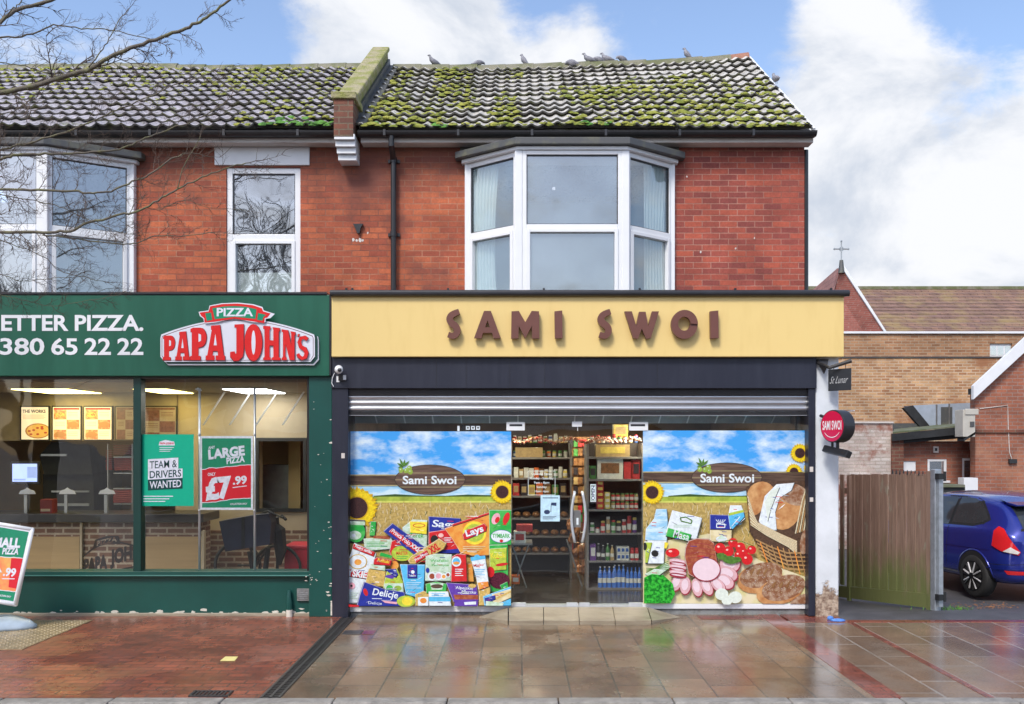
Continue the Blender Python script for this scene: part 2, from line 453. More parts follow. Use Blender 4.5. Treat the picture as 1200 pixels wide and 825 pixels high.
# tactile paving with domes
b = MB().use(M['buff'])
b.box(-8, 8.95, -.02, -4.86, 10.44, .006)
tp = b
for i in range(46):
    for j in range(22):
        xx = -4.9-.066*i; yy = 8.99+.066*j
        tp.lathe((xx, yy, .006), [(.013, 0), (.009, .006)], 6)
tag(tp.build('tactile_paving'), kind='structure')

# slot drain between the two pavings
t = thing('slot_drain', 'long dark cast iron drainage channel between red pavers and grey slabs', 'drain', (-1.97, KY, 0))
b = MB().use(M['drain']); b.box(-2.058, KY, -.05, -1.887, 10.62, -.006); b.build('channel', t)
b = MB().use(M['drain'])
for s0 in (-2.055, -1.985, -1.912): b.box(s0, KY, -.004, s0+.022, 10.62, .005)
y = KY
while y < 10.6: b.box(-2.035, y, -.004, -1.91, y+.014, .003); y += .05
b.build('grating', t)
# gully grate near the kerb and a small service cover
t = thing('gully_grate', 'small black iron gully grate at the pavement edge', 'drain', (X(247, 7.35), 7.4, 0))
b = MB().use(M['cover']); gx0, gx1 = X(224, 7.35), X(270, 7.35)
b.box(gx0, 7.28, .001, gx1, 7.30, .012); b.box(gx0, 7.42, .001, gx1, 7.44, .012); b.box(gx0, 7.30, .001, gx0+.02, 7.42, .012); b.box(gx1-.02, 7.30, .001, gx1, 7.42, .012)
b.build('frame', t)
b = MB().use(M['cover'])
for i in range(8): b.box(gx0+.03+i*.032, 7.305, .002, gx0+.046+i*.032, 7.415, .009)
b.build('grating', t)
t = thing('service_cover', 'small square iron service cover set in the wet slabs', 'cover', (X(415, 9.8), 9.8, 0))
b = MB().use(M['cover']); b.box(X(402, 9.75), 9.66, .001, X(424, 9.75), 9.86, .007); b.build('lid', t, bevel=.003)
b = MB().use(M['strip']); b.box(X(425.5, 9.75), 9.66, .001, X(439, 9.75), 9.86, .004); b.build('infill_brick', t)
M['yellow_paper'] = mat('yellow_paper', (.75, .66, .25), .6, var=.05)
b = MB().use(M['yellow_paper']); yy0, yy1 = GY(775), GY(770)
b.prism([(X(258, yy0), yy0, .003), (X(275, yy0), yy0, .003), (X(279, yy1), yy1, .003), (X(264, yy1), yy1, .003)], (0, 0, .003))
tag(b.build('paper_scrap'), 'yellow paper scrap lying on the red brick paving', 'litter')
M['blue_cloth'] = mat('blue_cloth', (.08, .22, .6), .7, var=.4, scale=30)
b = MB().use(M['blue_cloth']); b.ball((X(983, 10.35), 10.38, .012), (.09, .05, .022), 10); b.ball((X(977, 10.35), 10.46, .02), (.04, .04, .03), 8)
tag(b.build('blue_rag', smooth=True), 'crumpled blue rag at the foot of the white pillar', 'litter')
# ------------------------------------------------------------------ more materials
M['navy'] = mat('navy_paint', (.018, .021, .036), .38, col2=(.03, .034, .052), thr=(.45, .8), scale=4, stretch=(2.2, 1, .35))
M['green'] = mat('dark_green_paint', (.004, .068, .055), .4, var=.14, scale=2)
M['green2'] = mat('fascia_green', (.005, .098, .056), .38, col2=(.012, .125, .075), thr=(.4, .8), scale=3, stretch=(2, 1, .3))
M['greenline'] = mat('green_trim', (.05, .2, .17), .4, var=.1)
M['dgreen'] = mat('bottle_green', (.002, .04, .032), .4, var=.1)
M['yellow'] = mat('pale_yellow_panel', (.8, .6, .235), .42, col2=(.74, .54, .2), thr=(.5, .85), scale=4, stretch=(1.6, 1, .4))
M['choc'] = mat('chocolate_letter_face', (.15, .058, .042), .4, var=.08)
M['choc2'] = mat('chocolate_letter_side', (.15, .06, .04), .45, var=.08)
M['blacktrim'] = mat('black_trim', (.022, .023, .028), .35, var=.2)
M['blackpl'] = mat('black_plastic', (.02, .02, .022), .35, var=.2)
M['upvc'] = mat('white_upvc', (.78, .8, .82), .35, var=.03, scale=3)
M['whitepaint'] = mat('white_paint', (.75, .77, .79), .5, var=.05, scale=3)
M['oldwhite'] = mat('weathered_white', (.62, .58, .54), .6, col2=(.42, .36, .32), thr=(.5, .75), scale=4, stretch=(.4, 1, 3))
M['lead'] = mat('lead_sheet', (.075, .078, .08), .5, col2=(.13, .13, .09), thr=(.5, .7), scale=5)
M['alu'] = mat('aluminium', (.6, .63, .66), .35, .5, var=.06)
M['alu_grey'] = mat('concrete_sill', (.24, .25, .25), .7, col2=(.15, .15, .14), scale=6, bump=.4)
M['shutter'] = mat('shutter_steel', (.5, .52, .55), .32, .75, var=.12, scale=5, stretch=(.3, 1, 1))
M['stone'] = mat('step_stone', (.34, .29, .21), .4, col2=(.2, .16, .11), thr=(.4, .75), scale=5, bump=.3, stretch=(.5, 1, 3))
M['glass_up'] = glass('upper_window_glass', .2, wobble=.02, haze=.22, hazecol=(.55, .72, .8))
M['glass_left'] = glass('upper_left_glass', .34, wobble=.03, haze=.08, hazecol=(.5, .6, .7))
M['glass_shop'] = glass('shop_glass', .0, (.95, .97, .96), wobble=.02)
M['glass_door'] = glass('door_glass', .0, (.93, .95, .95), wobble=.02)
M['frost'] = mat('frosted_film', (.6, .7, .68), .6, var=.08, scale=5)
M['curtain'] = mat('sheer_curtain', (.62, .74, .72), .8, var=.1, scale=2)
M['room'] = mat('room_wall', (.4, .46, .48), .8, var=.05)
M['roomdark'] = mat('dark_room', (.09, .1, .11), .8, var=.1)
M['ridge'] = mat('ridge_tile', (.2, .19, .13), .6, col2=(.12, .13, .05), scale=3, bump=.4)
M['terracotta'] = mat('terracotta', (.3, .14, .09), .7, var=.2)
M['moss'] = mat('moss', (.36, .36, .07), .95, col2=(.15, .19, .03), thr=(.35, .65), scale=9, bump=.8, bscale=60)
M['weed'] = mat('bright_moss', (.12, .3, .05), .95, col2=(.06, .16, .03), scale=9, bump=.8, bscale=60)
M['mosscap'] = mat('mossy_coping', (.24, .25, .07), .95, col2=(.36, .32, .2), thr=(.42, .62), scale=5, bump=1, bscale=30)
M['tile_edge'] = mat('shaded_tile_edge', (.11, .105, .095), .85, col2=(.13, .14, .045), thr=(.5, .7), scale=5)  # dark colour paints the gap shade under each course, greener in patches
def tilemat(name, pale, moss_amt, hi):
    m = bpy.data.materials.new(name); m.use_nodes = True; t = NT(m.node_tree); t.n.clear()
    co = t.node('ShaderNodeTexCoord').outputs['Object']
    g = t.node('ShaderNodeNewGeometry').outputs['Position']
    c = t.mix(t.ramp(t.noise(co, 3, 5), [(.35, 0), (.65, 1)]), pale, [q*.62 for q in pale])
    c = t.mix(t.smooth(t.noise(co, 11, 5, .7), .52, .68), c, [q*.38 for q in pale])
    mm = t.smooth(t.noise(co, 2.6, 7, .72), moss_amt, moss_amt+.12)
    c = t.mix(mm, c, (.17, .19, .045))
    c = t.mix(t.smooth(t.noise(co, 30, 2), .62, .7), c, (.4, .38, .34))
    b = t.node('ShaderNodeBsdfPrincipled', i={'Base Color': c, 'Roughness': .42})
    bn = t.node('ShaderNodeBump', i={'Height': t.noise(co, 50, 4, .7), 'Strength': .5, 'Distance': .01}); t.l.new(bn.outputs[0], b.inputs['Normal'])
    t.node('ShaderNodeOutputMaterial', i={'Surface': b.outputs[0]})
    return m
M['tileR'] = tilemat('pale_concrete_tiles', (.68, .65, .59), .6, 0)
M['tileL'] = tilemat('grey_slate_tiles', (.58, .54, .57), .58, 0)

# ------------------------------------------------------------------ roofs
YW, YS, YF, YG, YE, YR = 11.7, 10.7, 10.55, 10.8, 11.45, 14.68
ZE, ZR = 5.96, 8.04
sl = Vector((0, YR-YE, ZR-ZE)); SL = sl.length; sd_ = sl/SL; nn_ = Vector((0, -sd_.z, sd_.y))
def sag(x, s):
    return (.17*max(0, (x-.4)/3.2)**1.3 if x > .4 else 0)*s + .012*math.sin(x*1.7)
def wave(x):
    c = math.cos(2*PI*x/.165)
    return .021*(c if c > 0 else c*.5)
def roof_pt(x, s, h): return Vector((x, YE, ZE)) + sd_*(s*SL) + nn_*h + Vector((0, 0, sag(x, s)))
def tiles(x0, x1, n, m, parent):
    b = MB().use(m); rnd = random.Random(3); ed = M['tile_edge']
    K = int((x1-x0)/.0165)
    jit = {}
    for i in range(n):
        s0, s1 = i/n, (i+1)/n+.01
        ph = .08*(i % 2)*0
        row = []
        for k in range(K+1):
            x = x0+(x1-x0)*k/K; w = wave(x+ph)
            key = (i, int((x+ph)/.33)); j = jit.setdefault(key, rnd.uniform(-.010, .014)*(2.2 if rnd.random() < .06 else 1)); js = jit.setdefault((key, 1), rnd.uniform(-.006, .006)*(2.5 if rnd.random() < .05 else 1))
            row.append((roof_pt(x, s0+js+.016, -.01), roof_pt(x, s0+js+.013, .044+w+j), roof_pt(x, s0+js, .040+w+j), roof_pt(x, s0+js, .062+w+j), roof_pt(x, s1+.01, .006+w+j*.3)))
        o = len(b.v)
        for r in row: b.v += [tuple(q) for q in r]
        for k in range(K):
            a = o+5*k
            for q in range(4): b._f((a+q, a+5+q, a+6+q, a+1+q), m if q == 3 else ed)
    return b.build('roof_tiles', parent, smooth=False)
def moss(x0, x1, n, dens, parent, count, m, seed=1, rs=(.025, .06)):
    rnd = random.Random(seed); b = MB().use(m); c = 0; tries = 0
    while c < count and tries < count*25:
        tries += 1
        x = rnd.uniform(x0+.05, x1-.05); s = rnd.random()
        if rnd.random() > dens(x, s) or rnd.random() > .25+1.6*max(0, noise.noise(Vector((x*6, s*24, 2)))): continue
        i = int(s*n); fr = rnd.random()**1.8; s2 = (i+.02+.75*fr)/n
        w = wave(x)
        r = rnd.uniform(*rs)*(1.2-fr*.4); sq = rnd.uniform(.55, 1.1)
        hh = .060*(1-fr*.8)+w
        p = roof_pt(x, s2, hh-.004)
        k = 7
        e1 = Vector((1, 0, 0)); e2 = sd_; vs = []
        for rr, h2 in ((1.0, 0), (.78, .3*sq), (.3, .5*sq)):
            for q in range(k):
                a = 2*PI*q/k+rnd.uniform(-.2, .2); g = rr*r*rnd.uniform(.6, 1.3)
                vs.append(p+e1*math.cos(a)*g*1.15+e2*math.sin(a)*g*.8+nn_*h2*r)
        fs = [(u*k+q, u*k+(q+1) % k, (u+1)*k+(q+1) % k, (u+1)*k+q) for u in range(2) for q in range(k)]+[tuple(range(2*k, 3*k))]
        b.raw(vs, fs); c += 1
    return tag(b.build('moss', parent, smooth=True), kind='stuff')

# ------------------------------------------------------------------ the two buildings
XL, XP, XR = -9.5, -2.12, 3.67
left = thing('shop_building', 'brick terraced building with green ground floor pizza shopfront and white framed windows', 'building', (-5.5, YW, 0))
right = thing('shop_building', 'brick end of terrace building with navy food shopfront and one large bay window', 'building', (.8, YW, 0))

def wall_open(b, x0, x1, z0, z1, opens, y, th=.25):
    """a front wall with rectangular openings (x0,x1,z0,z1)"""
    xs = sorted({x0, x1, *[q for o in opens for q in o[:2]]}); zs = sorted({z0, z1, *[q for o in opens for q in o[2:]]})
    for i in range(len(xs)-1):
        for j in range(len(zs)-1):
            cx, cz = (xs[i]+xs[i+1])/2, (zs[j]+zs[j+1])/2
            if any(o[0] < cx < o[1] and o[2] < cz < o[3] for o in opens): continue
            b.box(xs[i], y, zs[j], xs[i+1], y+th, zs[j+1])
ZT = 5.98
# openings: right bay, left bay, sash
bayR = (-.678, 2.0, 3.3, 5.66); bayL = (-8.15, -4.89, 3.3, 5.66); sash = (X(265, YW), X(352, YW), 3.3, Z(196, YW))
b = MB().use(M['brick_red']); wall_open(b, XL, XP, 3.0, ZT, [bayL, sash], YW); b.box(XL, YW+.25, 0, XL+.25, 17.6, ZT); b.box(XL, 17.6, 0, XP, 17.85, ZT); b.build('wall', left)
# right wall in two shades as in the place: left of the bay like its neighbour, right of it darker with pale joints
b = MB().use(M['brick_red']); b.box(XP, YW, 3.0, bayR[0], YW+.25, ZT)
b.use(M['brick_red2']); b.box(bayR[1], YW, 3.0, XR, YW+.25, ZT); b.box(bayR[0], YW, 5.66, bayR[1], YW+.25, ZT)
b.box(XR-.25, YW+.25, 0, XR, 17.6, ZT); b.box(XP, 17.6, 0, XR, 17.85, ZT)
b.prism([(XR-.25, YW, ZT), (XR-.25, 17.7, ZT), (XR-.25, YR, ZR-.06)], (.25, 0, 0))
b.build('wall', right)

def roof_parts(par, x0, x1, m):
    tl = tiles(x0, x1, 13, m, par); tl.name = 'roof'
    b = MB().use(m); b.face([roof_pt(x0, 1, 0), roof_pt(x1, 1, 0), Vector((x1, 2*YR-YE, ZE)), Vector((x0, 2*YR-YE, ZE))]); b.face([roof_pt(x0, 0, -.03), roof_pt(x1, 0, -.03), roof_pt(x1, 1, -.03), roof_pt(x0, 1, -.03)])
    b.build('back_roof', par)
    b = MB(); x = x0
    while x < x1-.05:
        L = min(.45, x1-x); b.use(M['ridge'] if x < x1-.55 or x1 < 0 else M['terracotta'])
        dz = random.uniform(-.006, .008)
        c0, c1 = roof_pt(x, 1, 0), roof_pt(x+L, 1, 0)
        vs = []
        for c, ex in ((c0, 0), (c1, .012)):
            for q in range(9):
                a = PI*q/8; rr = .115+ex
                vs.append(c+Vector((0, -rr*math.cos(a)*1.05, -.045+dz+rr*math.sin(a))))
        b.raw(vs, [(q, q+1, q+10, q+9) for q in range(8)]+[tuple(range(9)), tuple(range(17, 8, -1))]); x += L
    b.build('ridge_tiles', tl, smooth=False)
    return tl
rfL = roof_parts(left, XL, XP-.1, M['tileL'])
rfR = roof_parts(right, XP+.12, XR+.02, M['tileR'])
def dL(x, s):
    v = noise.noise(Vector((x*1.1, s*3, 5)))*.9
    return max(0, (s-.45)*1.3+v*.6) if x < -3.6 else .35+v*.5
def dR(x, s):
    v = noise.noise(Vector((x*1.4, s*3, 1)))
    col = noise.noise(Vector((x*3.2, 0, 8)))
    base = .75*(1-s)**1.1 + (.25 if x > 1.6 and s < .8 else 0) + (.4 if x < -1.3 and s < .5 else 0)
    return max(0, base+v*.9+col*.75-.3)
moss(XL, XP-.1, 13, dL, rfL, 1800, M['moss'], 4, (.014, .042))
moss(XP+.12, XR, 13, dR, rfR, 2700, M['moss'], 5, (.014, .052))
def dE(x, s): return 1 if s < .07 and noise.noise(Vector((x*1.5, 3, 3))) > .1 else 0
moss(XP+.12, XR, 13, dE, rfR, 160, M['weed'], 6, (.03, .06))
moss(-3.3, XP-.15, 13, lambda x, s: 1 if s < .1 else 0, rfL, 60, M['weed'], 7, (.03, .06))
# verge board on the right gable
b = MB().use(M['whitepaint']); b.prism([roof_pt(XR+.03, 0, -.02), roof_pt(XR+.03, 1, -.02), roof_pt(XR+.03, 1, .035), roof_pt(XR+.03, 0, .02)], (.03, 0, 0)); b.build('verge_board', rfR)

# gutters, fascia boards, soffit
def eaves(par, x0, x1):
    b = MB().use(M['oldwhite']); b.box(x0, YE+.05, Z(167, YE+.05), x1, YE+.08, Z(157, YE+.05)); b.build('eaves_board', par, bevel=.003)
    b = MB().use(M['oldwhite']); b.box(x0, YE+.08, Z(167, YE+.05)+.004, x1, YW+.002, Z(167, YE+.05)+.02); b.build('soffit', par)
    b = MB().use(M['blackpl']); vs = []
    for xx in (x0-.02, x1+.01):
        for q in range(9):
            a = PI+PI*q/8; vs.append((xx, YE-.02+.062*math.cos(a), 5.925+.062*math.sin(a)))
        for q in range(9):
            a = 2*PI-PI*q/8; vs.append((xx, YE-.02+.055*math.cos(a), 5.925+.055*math.sin(a)))
    b.raw(vs, [(q, (q+1) % 18, 18+(q+1) % 18, 18+q) for q in range(18)]+[tuple(range(18)), tuple(range(35, 17, -1))])
    x = x0+.3
    while x < x1: b.box(x, YE-.088, 5.86, x+.03, YE-.02, 5.935); x += .92
    b.box(x0-.02, YE-.03, 5.87, x1+.01, YE+.05, 5.94)
    b.build('gutter', par, smooth=False)
eaves(left, XL, XP-.13); eaves(right, XP+.14, XR+.05)
# downpipes
b = MB().use(M['blackpl']); px_ = -1.585
b.tube([(px_, YE-.02, 5.87), (px_, YE-.02, 5.76), (px_, YW-.07, 5.62), (px_, YW-.07, 3.4)], .036, 12)
for z in (5.6, 4.66): b.tube([(px_, YW-.07, z), (px_, YW-.07, z+.06)], .045, 12); b.box(px_-.075, YW-.03, z+.01, px_+.075, YW-.002, z+.05)
b.build('downpipe', right, smooth=False)
b = MB().use(M['blackpl']); b.tube([(XR+.035, YW+.06, 5.8), (XR+.035, YW+.06, 3.3)], .034, 10); b.build('downpipe', right)
# party wall parapet with mossy coping and brick corbel
def on(x, s, h): return roof_pt(x, s, h)
b = MB().use(M['mosscap'])
b.prism([on(-2.31, .03, .26), on(-2.31, 1.0, .26), on(-2.31, 1.0, .33), on(-2.31, .03, .33)], (.27, 0, 0))
b.build('party_wall_coping', left, bevel=.02)
b = MB().use(M['mosscap'])
b.prism([on(-2.27, .03, -.2), on(-2.27, 1.01, -.2), on(-2.27, 1.01, .26), on(-2.27, .03, .26)], (.19, 0, 0))
b.build('party_wall', left)
b = MB().use(M['lead'])
b.prism([on(-2.075, .02, .02), on(-2.075, 1.0, .02), on(-2.075, 1.0, .15), on(-2.075, .02, .15)], (.03, 0, 0))
b.prism([on(-2.045, .02, .03), on(-2.045, 1.0, .03), on(-2.045, 1.0, .06), on(-2.045, .02, .06)], (.13, 0, 0)); b.build('lead_flashing', left)
c0, c1 = X(391, YE-.12), X(414, YE-.12)
b = MB().use(M['brick_corbel']); b.box(c0, YE-.12, Z(160, YE-.12), c1, YW, Z(116, YE-.12)); b.build('corbel', left, bevel=.006)
b = MB().use(M['mosscap']); b.box(c0-.03, YE-.15, Z(116, YE-.12), c1+.04, YW+.1, Z(108, YE-.12))
for i in range(14): b.ball((random.uniform(c0, c1), YE-.1+random.uniform(0, .3), Z(109, YE-.12)), random.uniform(.03, .06), 7)
b.build('corbel_cap', left, bevel=.01)
b = MB().use(M['whitepaint'])
for i in range(4):
    z1 = Z(160.5, YE)-i*.073; b.box(c0+.008*i+.004, YE-.115+.045*i, z1-.068, c1+.02-.004, YW, z1)
b.build('painted_corbel_bricks', left, bevel=.006)

# ---- windows
def bar(b, p, q, w, d):
    """frame bar from p to q (points of the frame's plane), w wide in the plane, d deep"""
    p, q = Vector(p), Vector(q); ax = (q-p).normalized()
    nrm = b.fn; sd = ax.cross(nrm).normalized()*w/2
    b.prism([p-sd-nrm*d/2, q-sd-nrm*d/2, q+sd-nrm*d/2, p+sd-nrm*d/2], nrm*d)
def casement(par, A, B, z0, z1, zt, glassm, fw=.06, inset=True, name='window', top_inset=False):
    """one bay light between ground-plan points A and B"""
    A = Vector((A[0], A[1], 0)); B = Vector((B[0], B[1], 0)); d = (B-A).normalized(); n = Vector((d.y, -d.x, 0))
    if n.y > 0: n = -n
    def pt(u, z): return A+d*u+Vector((0, 0, z))
    L = (B-A).length
    b = MB().use(M['upvc']); b.fn = n
    h = fw/2
    bar(b, pt(h, z0), pt(h, z1), fw, .07); bar(b, pt(L-h, z0), pt(L-h, z1), fw, .07)
    bar(b, pt(fw, z1-h), pt(L-fw, z1-h), fw, .068); bar(b, pt(fw, z0+h), pt(L-fw, z0+h), fw, .068)
    bar(b, pt(fw, zt), pt(L-fw, zt), fw*1.1, .074)
    wo = b.build('window', par, bevel=.006)
    b = MB().use(M['upvc']); b.fn = n
    g = fw+.028
    for (za, zb, on_) in ((z0+fw, zt-fw*.55, inset), (zt+fw*.55, z1-fw, top_inset)):
        if not on_: continue
        e = n*.022
        bar(b, pt(fw+.02, za)+e, pt(fw+.02, zb)+e, .045, .06); bar(b, pt(L-fw-.02, za)+e, pt(L-fw-.02, zb)+e, .045, .06)
        bar(b, pt(fw+.0425, za+.02)+e, pt(L-fw-.0425, za+.02)+e, .045, .058); bar(b, pt(fw+.0425, zb-.02)+e, pt(L-fw-.0425, zb-.02)+e, .045, .058)
    if b.v: b.build('opening_frame', wo, bevel=.005)
    b = MB().use(M['blackpl']); b.fn = n            # black gasket line round the glass
    for (za, zb) in ((z0+fw, zt-fw*.55), (zt+fw*.55, z1-fw)):
        for (p, q) in ((pt(fw+.004, za), pt(fw+.004, zb)), (pt(L-fw-.004, za), pt(L-fw-.004, zb)), (pt(fw+.008, zb-.004), pt(L-fw-.008, zb-.004)), (pt(fw+.008, za+.004), pt(L-fw-.008, za+.004))):
            bar(b, p, q, .010, .045)
    b.build('gasket', wo)
    b = MB().use(glassm); b.face([pt(fw, z0+fw), pt(L-fw, z0+fw), pt(L-fw, z1-fw), pt(fw, z1-fw)])
    b.build('pane', wo)
    return wo
def bay(par, xo0, xi0, xi1, xo1, glassm, zt):
    yf = 11.127; z0, z1 = 3.62, 5.585; w = thing('bay_window', None, None, (0, 0, 0)); w.parent = par
    w.location = (0, 0, 0); w['_org'] = list(par['_org'])
    casement(w, (xo0+.05, YW-.03), (xi0, yf+.03), z0, z1, zt, glassm)
    casement(w, (xi0+.045, yf), (xi1-.045, yf), z0, z1, zt, glassm, fw=.05)
    casement(w, (xi1, yf+.03), (xo1-.05, YW-.03), z0, z1, zt, glassm)
    b = MB().use(M['upvc'])
    for x in (xi0, xi1): b.box(x-.05, yf-.04, z0, x+.045, yf+.07, z1)
    for x in (xo0, xo1-.07): b.box(x, YW-.075, z0, x+.07, YW+.04, z1)
    b.each('corner_post', w, bevel=.01)
    out = [(xo0-.04, YW+.02), (xo0-.04, YW-.09), (xi0-.02, yf-.06), (xi1+.02, yf-.06), (xo1+.04, YW-.09), (xo1+.04, YW+.02)]
    b = MB().use(M['upvc']); b.prism([Vector((x, y, z1+.002)) for x, y in out], (0, 0, .045)); b.build('head', w, bevel=.008)
    b = MB().use(M['lead'])
    o2 = [(xo0-.12, YW-.005), (xo0-.12, YW-.13), (xi0-.04, yf-.12), (xi1+.04, yf-.12), (xo1+.12, YW-.13), (xo1+.12, YW-.005)]
    b.prism([Vector((x, y, z1+.05)) for x, y in o2], (0, 0, .085)); b.build('lead_roof', w, bevel=.008)
    # room behind
    b = MB().use(M['room']); b.box(xo0-.4, YW+2.6, 3.2, xo1+.4, YW+2.65, 5.8); b.box(xo0-.45, YW+.26, 3.2, xo0-.4, YW+2.6, 5.8); b.box(xo1+.4, YW+.26, 3.2, xo1+.45, YW+2.6, 5.8)
    b.box(xo0-.4, YW-.4, 3.45, xo1+.4, YW+2.6, 3.5); b.build('room', w)
    return w
w = bay(right, -.678, .01, 1.31, 2.0, M['glass_up'], 4.66)
def curtain(par, p, q, z0, z1, amp=.03, folds=7, flare=.0):
    p, q = Vector((*p, 0)), Vector((*q, 0)); d = q-p; n = Vector((d.y, -d.x, 0)).normalized(); K = folds*8; vs = []
    for zi in range(9):
        f = zi/8; z = z1+(z0-z1)*f
        for k in range(K+1):
            u = k/K; a = amp*(.6+.6*f)*math.sin(u*folds*2*PI+math.sin(f*3)*.6)
            vs.append(p+d*(u*(1-.25*math.sin(f*PI)*.6))+n*a+Vector((0, 0, z)))
    b = MB().use(M['curtain']); b.raw(vs, [(i*(K+1)+k, i*(K+1)+k+1, (i+1)*(K+1)+k+1, (i+1)*(K+1)+k) for i in range(8) for k in range(K)])
    return b.build('curtain', par, smooth=True)
cR = curtain(w, (-.56, YW-.02), (-.24, 11.5), 3.5, 5.55); curtain(w, (1.58, 11.5), (1.9, YW-.02), 3.5, 5.55)
b = MB().use(M['whitepaint']); b.box(.42, 11.15, 5.12, .455, 11.155, 5.155); b.build('window_sticker', w)
bay(left, -8.15, -7.1, -5.76, -4.89, M['glass_left'], 4.66)
# sash window
w = casement(left, (sash[0], YW+.06), (sash[1], YW+.06), 3.3, sash[3], 4.67, M['glass_left'], fw=.075)
b = MB().use(M['frost']); b.box(sash[0]+.1, YW+.09, 3.4, sash[1]-.1, YW+.1, Z(318, YW)); b.build('frosted_film', w)
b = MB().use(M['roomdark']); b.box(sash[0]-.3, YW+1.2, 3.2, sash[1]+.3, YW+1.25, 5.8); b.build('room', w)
b = MB().use(M['whitepaint']); b.box(X(252, YW), YW-.025, Z(194, YW), X(363, YW), YW+.1, Z(173, YW)); b.build('lintel', left, bevel=.006)
# little black bracket and paint scar on the wall
b = MB().use(M['blackpl']); b.prism([P(414, 263, YW-.01), P(426, 263, YW-.01), P(423, 268, YW-.01), P(422, 274, YW-.01), P(419, 274, YW-.01), P(417, 268, YW-.01)], (0, -.04, 0)); b.build('wall_bracket', left)
b = MB().use(M['oldwhite'])
for (px, py, r) in ((414, 281, 2), (418, 282, 1.5), (422, 281.5, 2.2), (425, 282, 1.4), (431, 273, 1.2), (805, 207, 1.2), (821, 295, 1.3), (862, 291, 1.2), (884, 279, 1)):
    b.prism([P(px+r*math.cos(a*PI/3)*random.uniform(.6, 1.2), py+r*1.3*math.sin(a*PI/3)*random.uniform(.5, 1.2), YW-.001) for a in range(6)], (0, -.002, 0))
tag(b.build('paint_scars', left), kind='stuff')
# timber linings above the bays
b = MB().use(M['lead']); b.box(-.74, YW-.02, 5.66, -.30, YW-.001, 5.82); b.box(1.8, YW-.02, 5.66, 2.06, YW-.001, 5.84); b.each('bay_flashing', right)
# ------------------------------------------------------------------ right shopfront (food shop)
def pbox(b, x0, y0, x1, y1, Ya, Yb=None, ref=None):
    """box whose front face covers a measured rectangle at distance Ya and which reaches back to Yb"""
    ref = ref or Ya
    b.box(X(x0, ref), Ya, Z(y1, ref), X(x1, ref), Yb if Yb else Ya+.03, Z(y0, ref)); return b
YN = 10.62
# flat lead roof over the shop and the fascia housing
b = MB().use(M['lead']); b.box(XP-.04, YF+.03, 3.66, XR+.1, YW, 3.70); b.build('shop_flat_roof', right)
b = MB().use(M['navy']); pbox(b, 388, 418.5, 957, 455, YN, YG+.2); b.build('navy_header', right, bevel=.004)
b = MB().use(M['blacktrim'])
for px in (511, 546, 597, 638, 770): b.box(X(px, YN), YN-.0025, Z(454.5, YN), X(px+.5, YN), YN, Z(420, YN))
tag(b.build('panel_joints', right), kind='stuff')
b = MB().use(M['navy']); pbox(b, 389, 455, 408, 725, YN+.02, YG+.3); pbox(b, 947.5, 455, 955.5, 722, YN+.02, YG+.3)
b.each('pilaster', right, bevel=.006)
b = MB().use(M['blackpl']); pbox(b, 408, 455, 947.5, 463, YN+.06, YG+.2); b.build('shutter_housing', right, bevel=.004)
# roller shutter: rolled slats
b = MB().use(M['shutter']); y0 = Z(462, YG-.08); xx0, xx1 = X(408.5, YG-.08), X(947, YG-.08)
prof = []
z = y0
for i in range(3):
    for k in range(9):
        a = k/8; prof.append((YG-.08-.020*math.sin(PI*a), z-.064*a))
    z -= .067
vs = [(x, p[0], p[1]) for x in (xx0, xx1) for p in prof]; n = len(prof)
b.raw(vs, [(i, i+1, n+i+1, n+i) for i in range(n-1)])
b.box(xx0, YG-.07, z-.001, xx1, YG-.05, y0+.01)
b.use(M['blackpl']); b.box(xx0, YG-.1, z-.045, xx1, YG-.06, z-.006); b.use(M['alu']); b.box(xx0, YG-.105, z-.05, xx1, YG-.06, z-.0455)
b.build('roller_shutter', right)
zsh = z-.05
# interior room of the food shop
M['ceil'] = mat('ceiling_tile', (.5, .5, .48), .8, var=.06)
M['shopwall'] = mat('shop_back_wall', (.16, .11, .08), .8, var=.3, scale=2)
M['tilefloor'] = brick('shop_floor_tiles', (.05, .045, .04), (.04, .036, .032), (.03, .03, .028), bw=.6, bh=.6, ms=.008, plane='floor', rough=.22, offset=0)
M['lampw'] = mat('warm_lamp_panel', (1, .9, .66), emit=44, var=0)
M['lampy'] = mat('yellow_lamp_panel', (1, .80, .25), emit=6, var=0)
M['lampwhite'] = mat('white_lamp_panel', (1, 1, .95), emit=8, var=0)
b = MB().use(M['shopwall']); zc = 2.42
b.box(XP+.05, 16, 0, XR-.26, 16.1, zc); b.box(XP+.0, YG+.3, 0, XP+.05, 16.1, zc); b.box(XR-.30, YG+.3, 0, XR-.26, 16.1, zc)
b.use(M['ceil']); b.box(XP, YG+.02, zc, XR-.26, 16.1, zc+.05)
b.use(M['tilefloor']); b.box(XP, YG+.02, .02, XR-.26, 16.1, .1); b.build('shop_room', right)
b = MB().use(M['whitepaint'])
for i in range(-12, 22): b.box(.17*i+.02*i, YG+.05, zc-.012, .17*i+.02*i+.014, 12.2, zc-.001)
b.build('ceiling_battens', right)
M['glare'] = mat('pale_reflection_grey', (.34, .35, .37), .5, var=.3, scale=2)  # grey strip and white ticks stand in for a reflection above the doors
b = MB().use(M['glare']); b.box(XP+.1, 11.3, Z(496, 11.3), XR-.3, 11.34, Z(478, 11.3)); b.use(M['whitepaint'])
for i in range(-5, 10):
    px = 607+33*i; dx = -i*.55
    b.prism([P(px-.8, 496, 11.29), P(px+.8, 496, 11.29), P(px+.8-dx*1.2, 484, 11.29), P(px-.8-dx*1.2, 484, 11.29)], (0, .008, 0))
b.build('painted_reflection_strip', right)
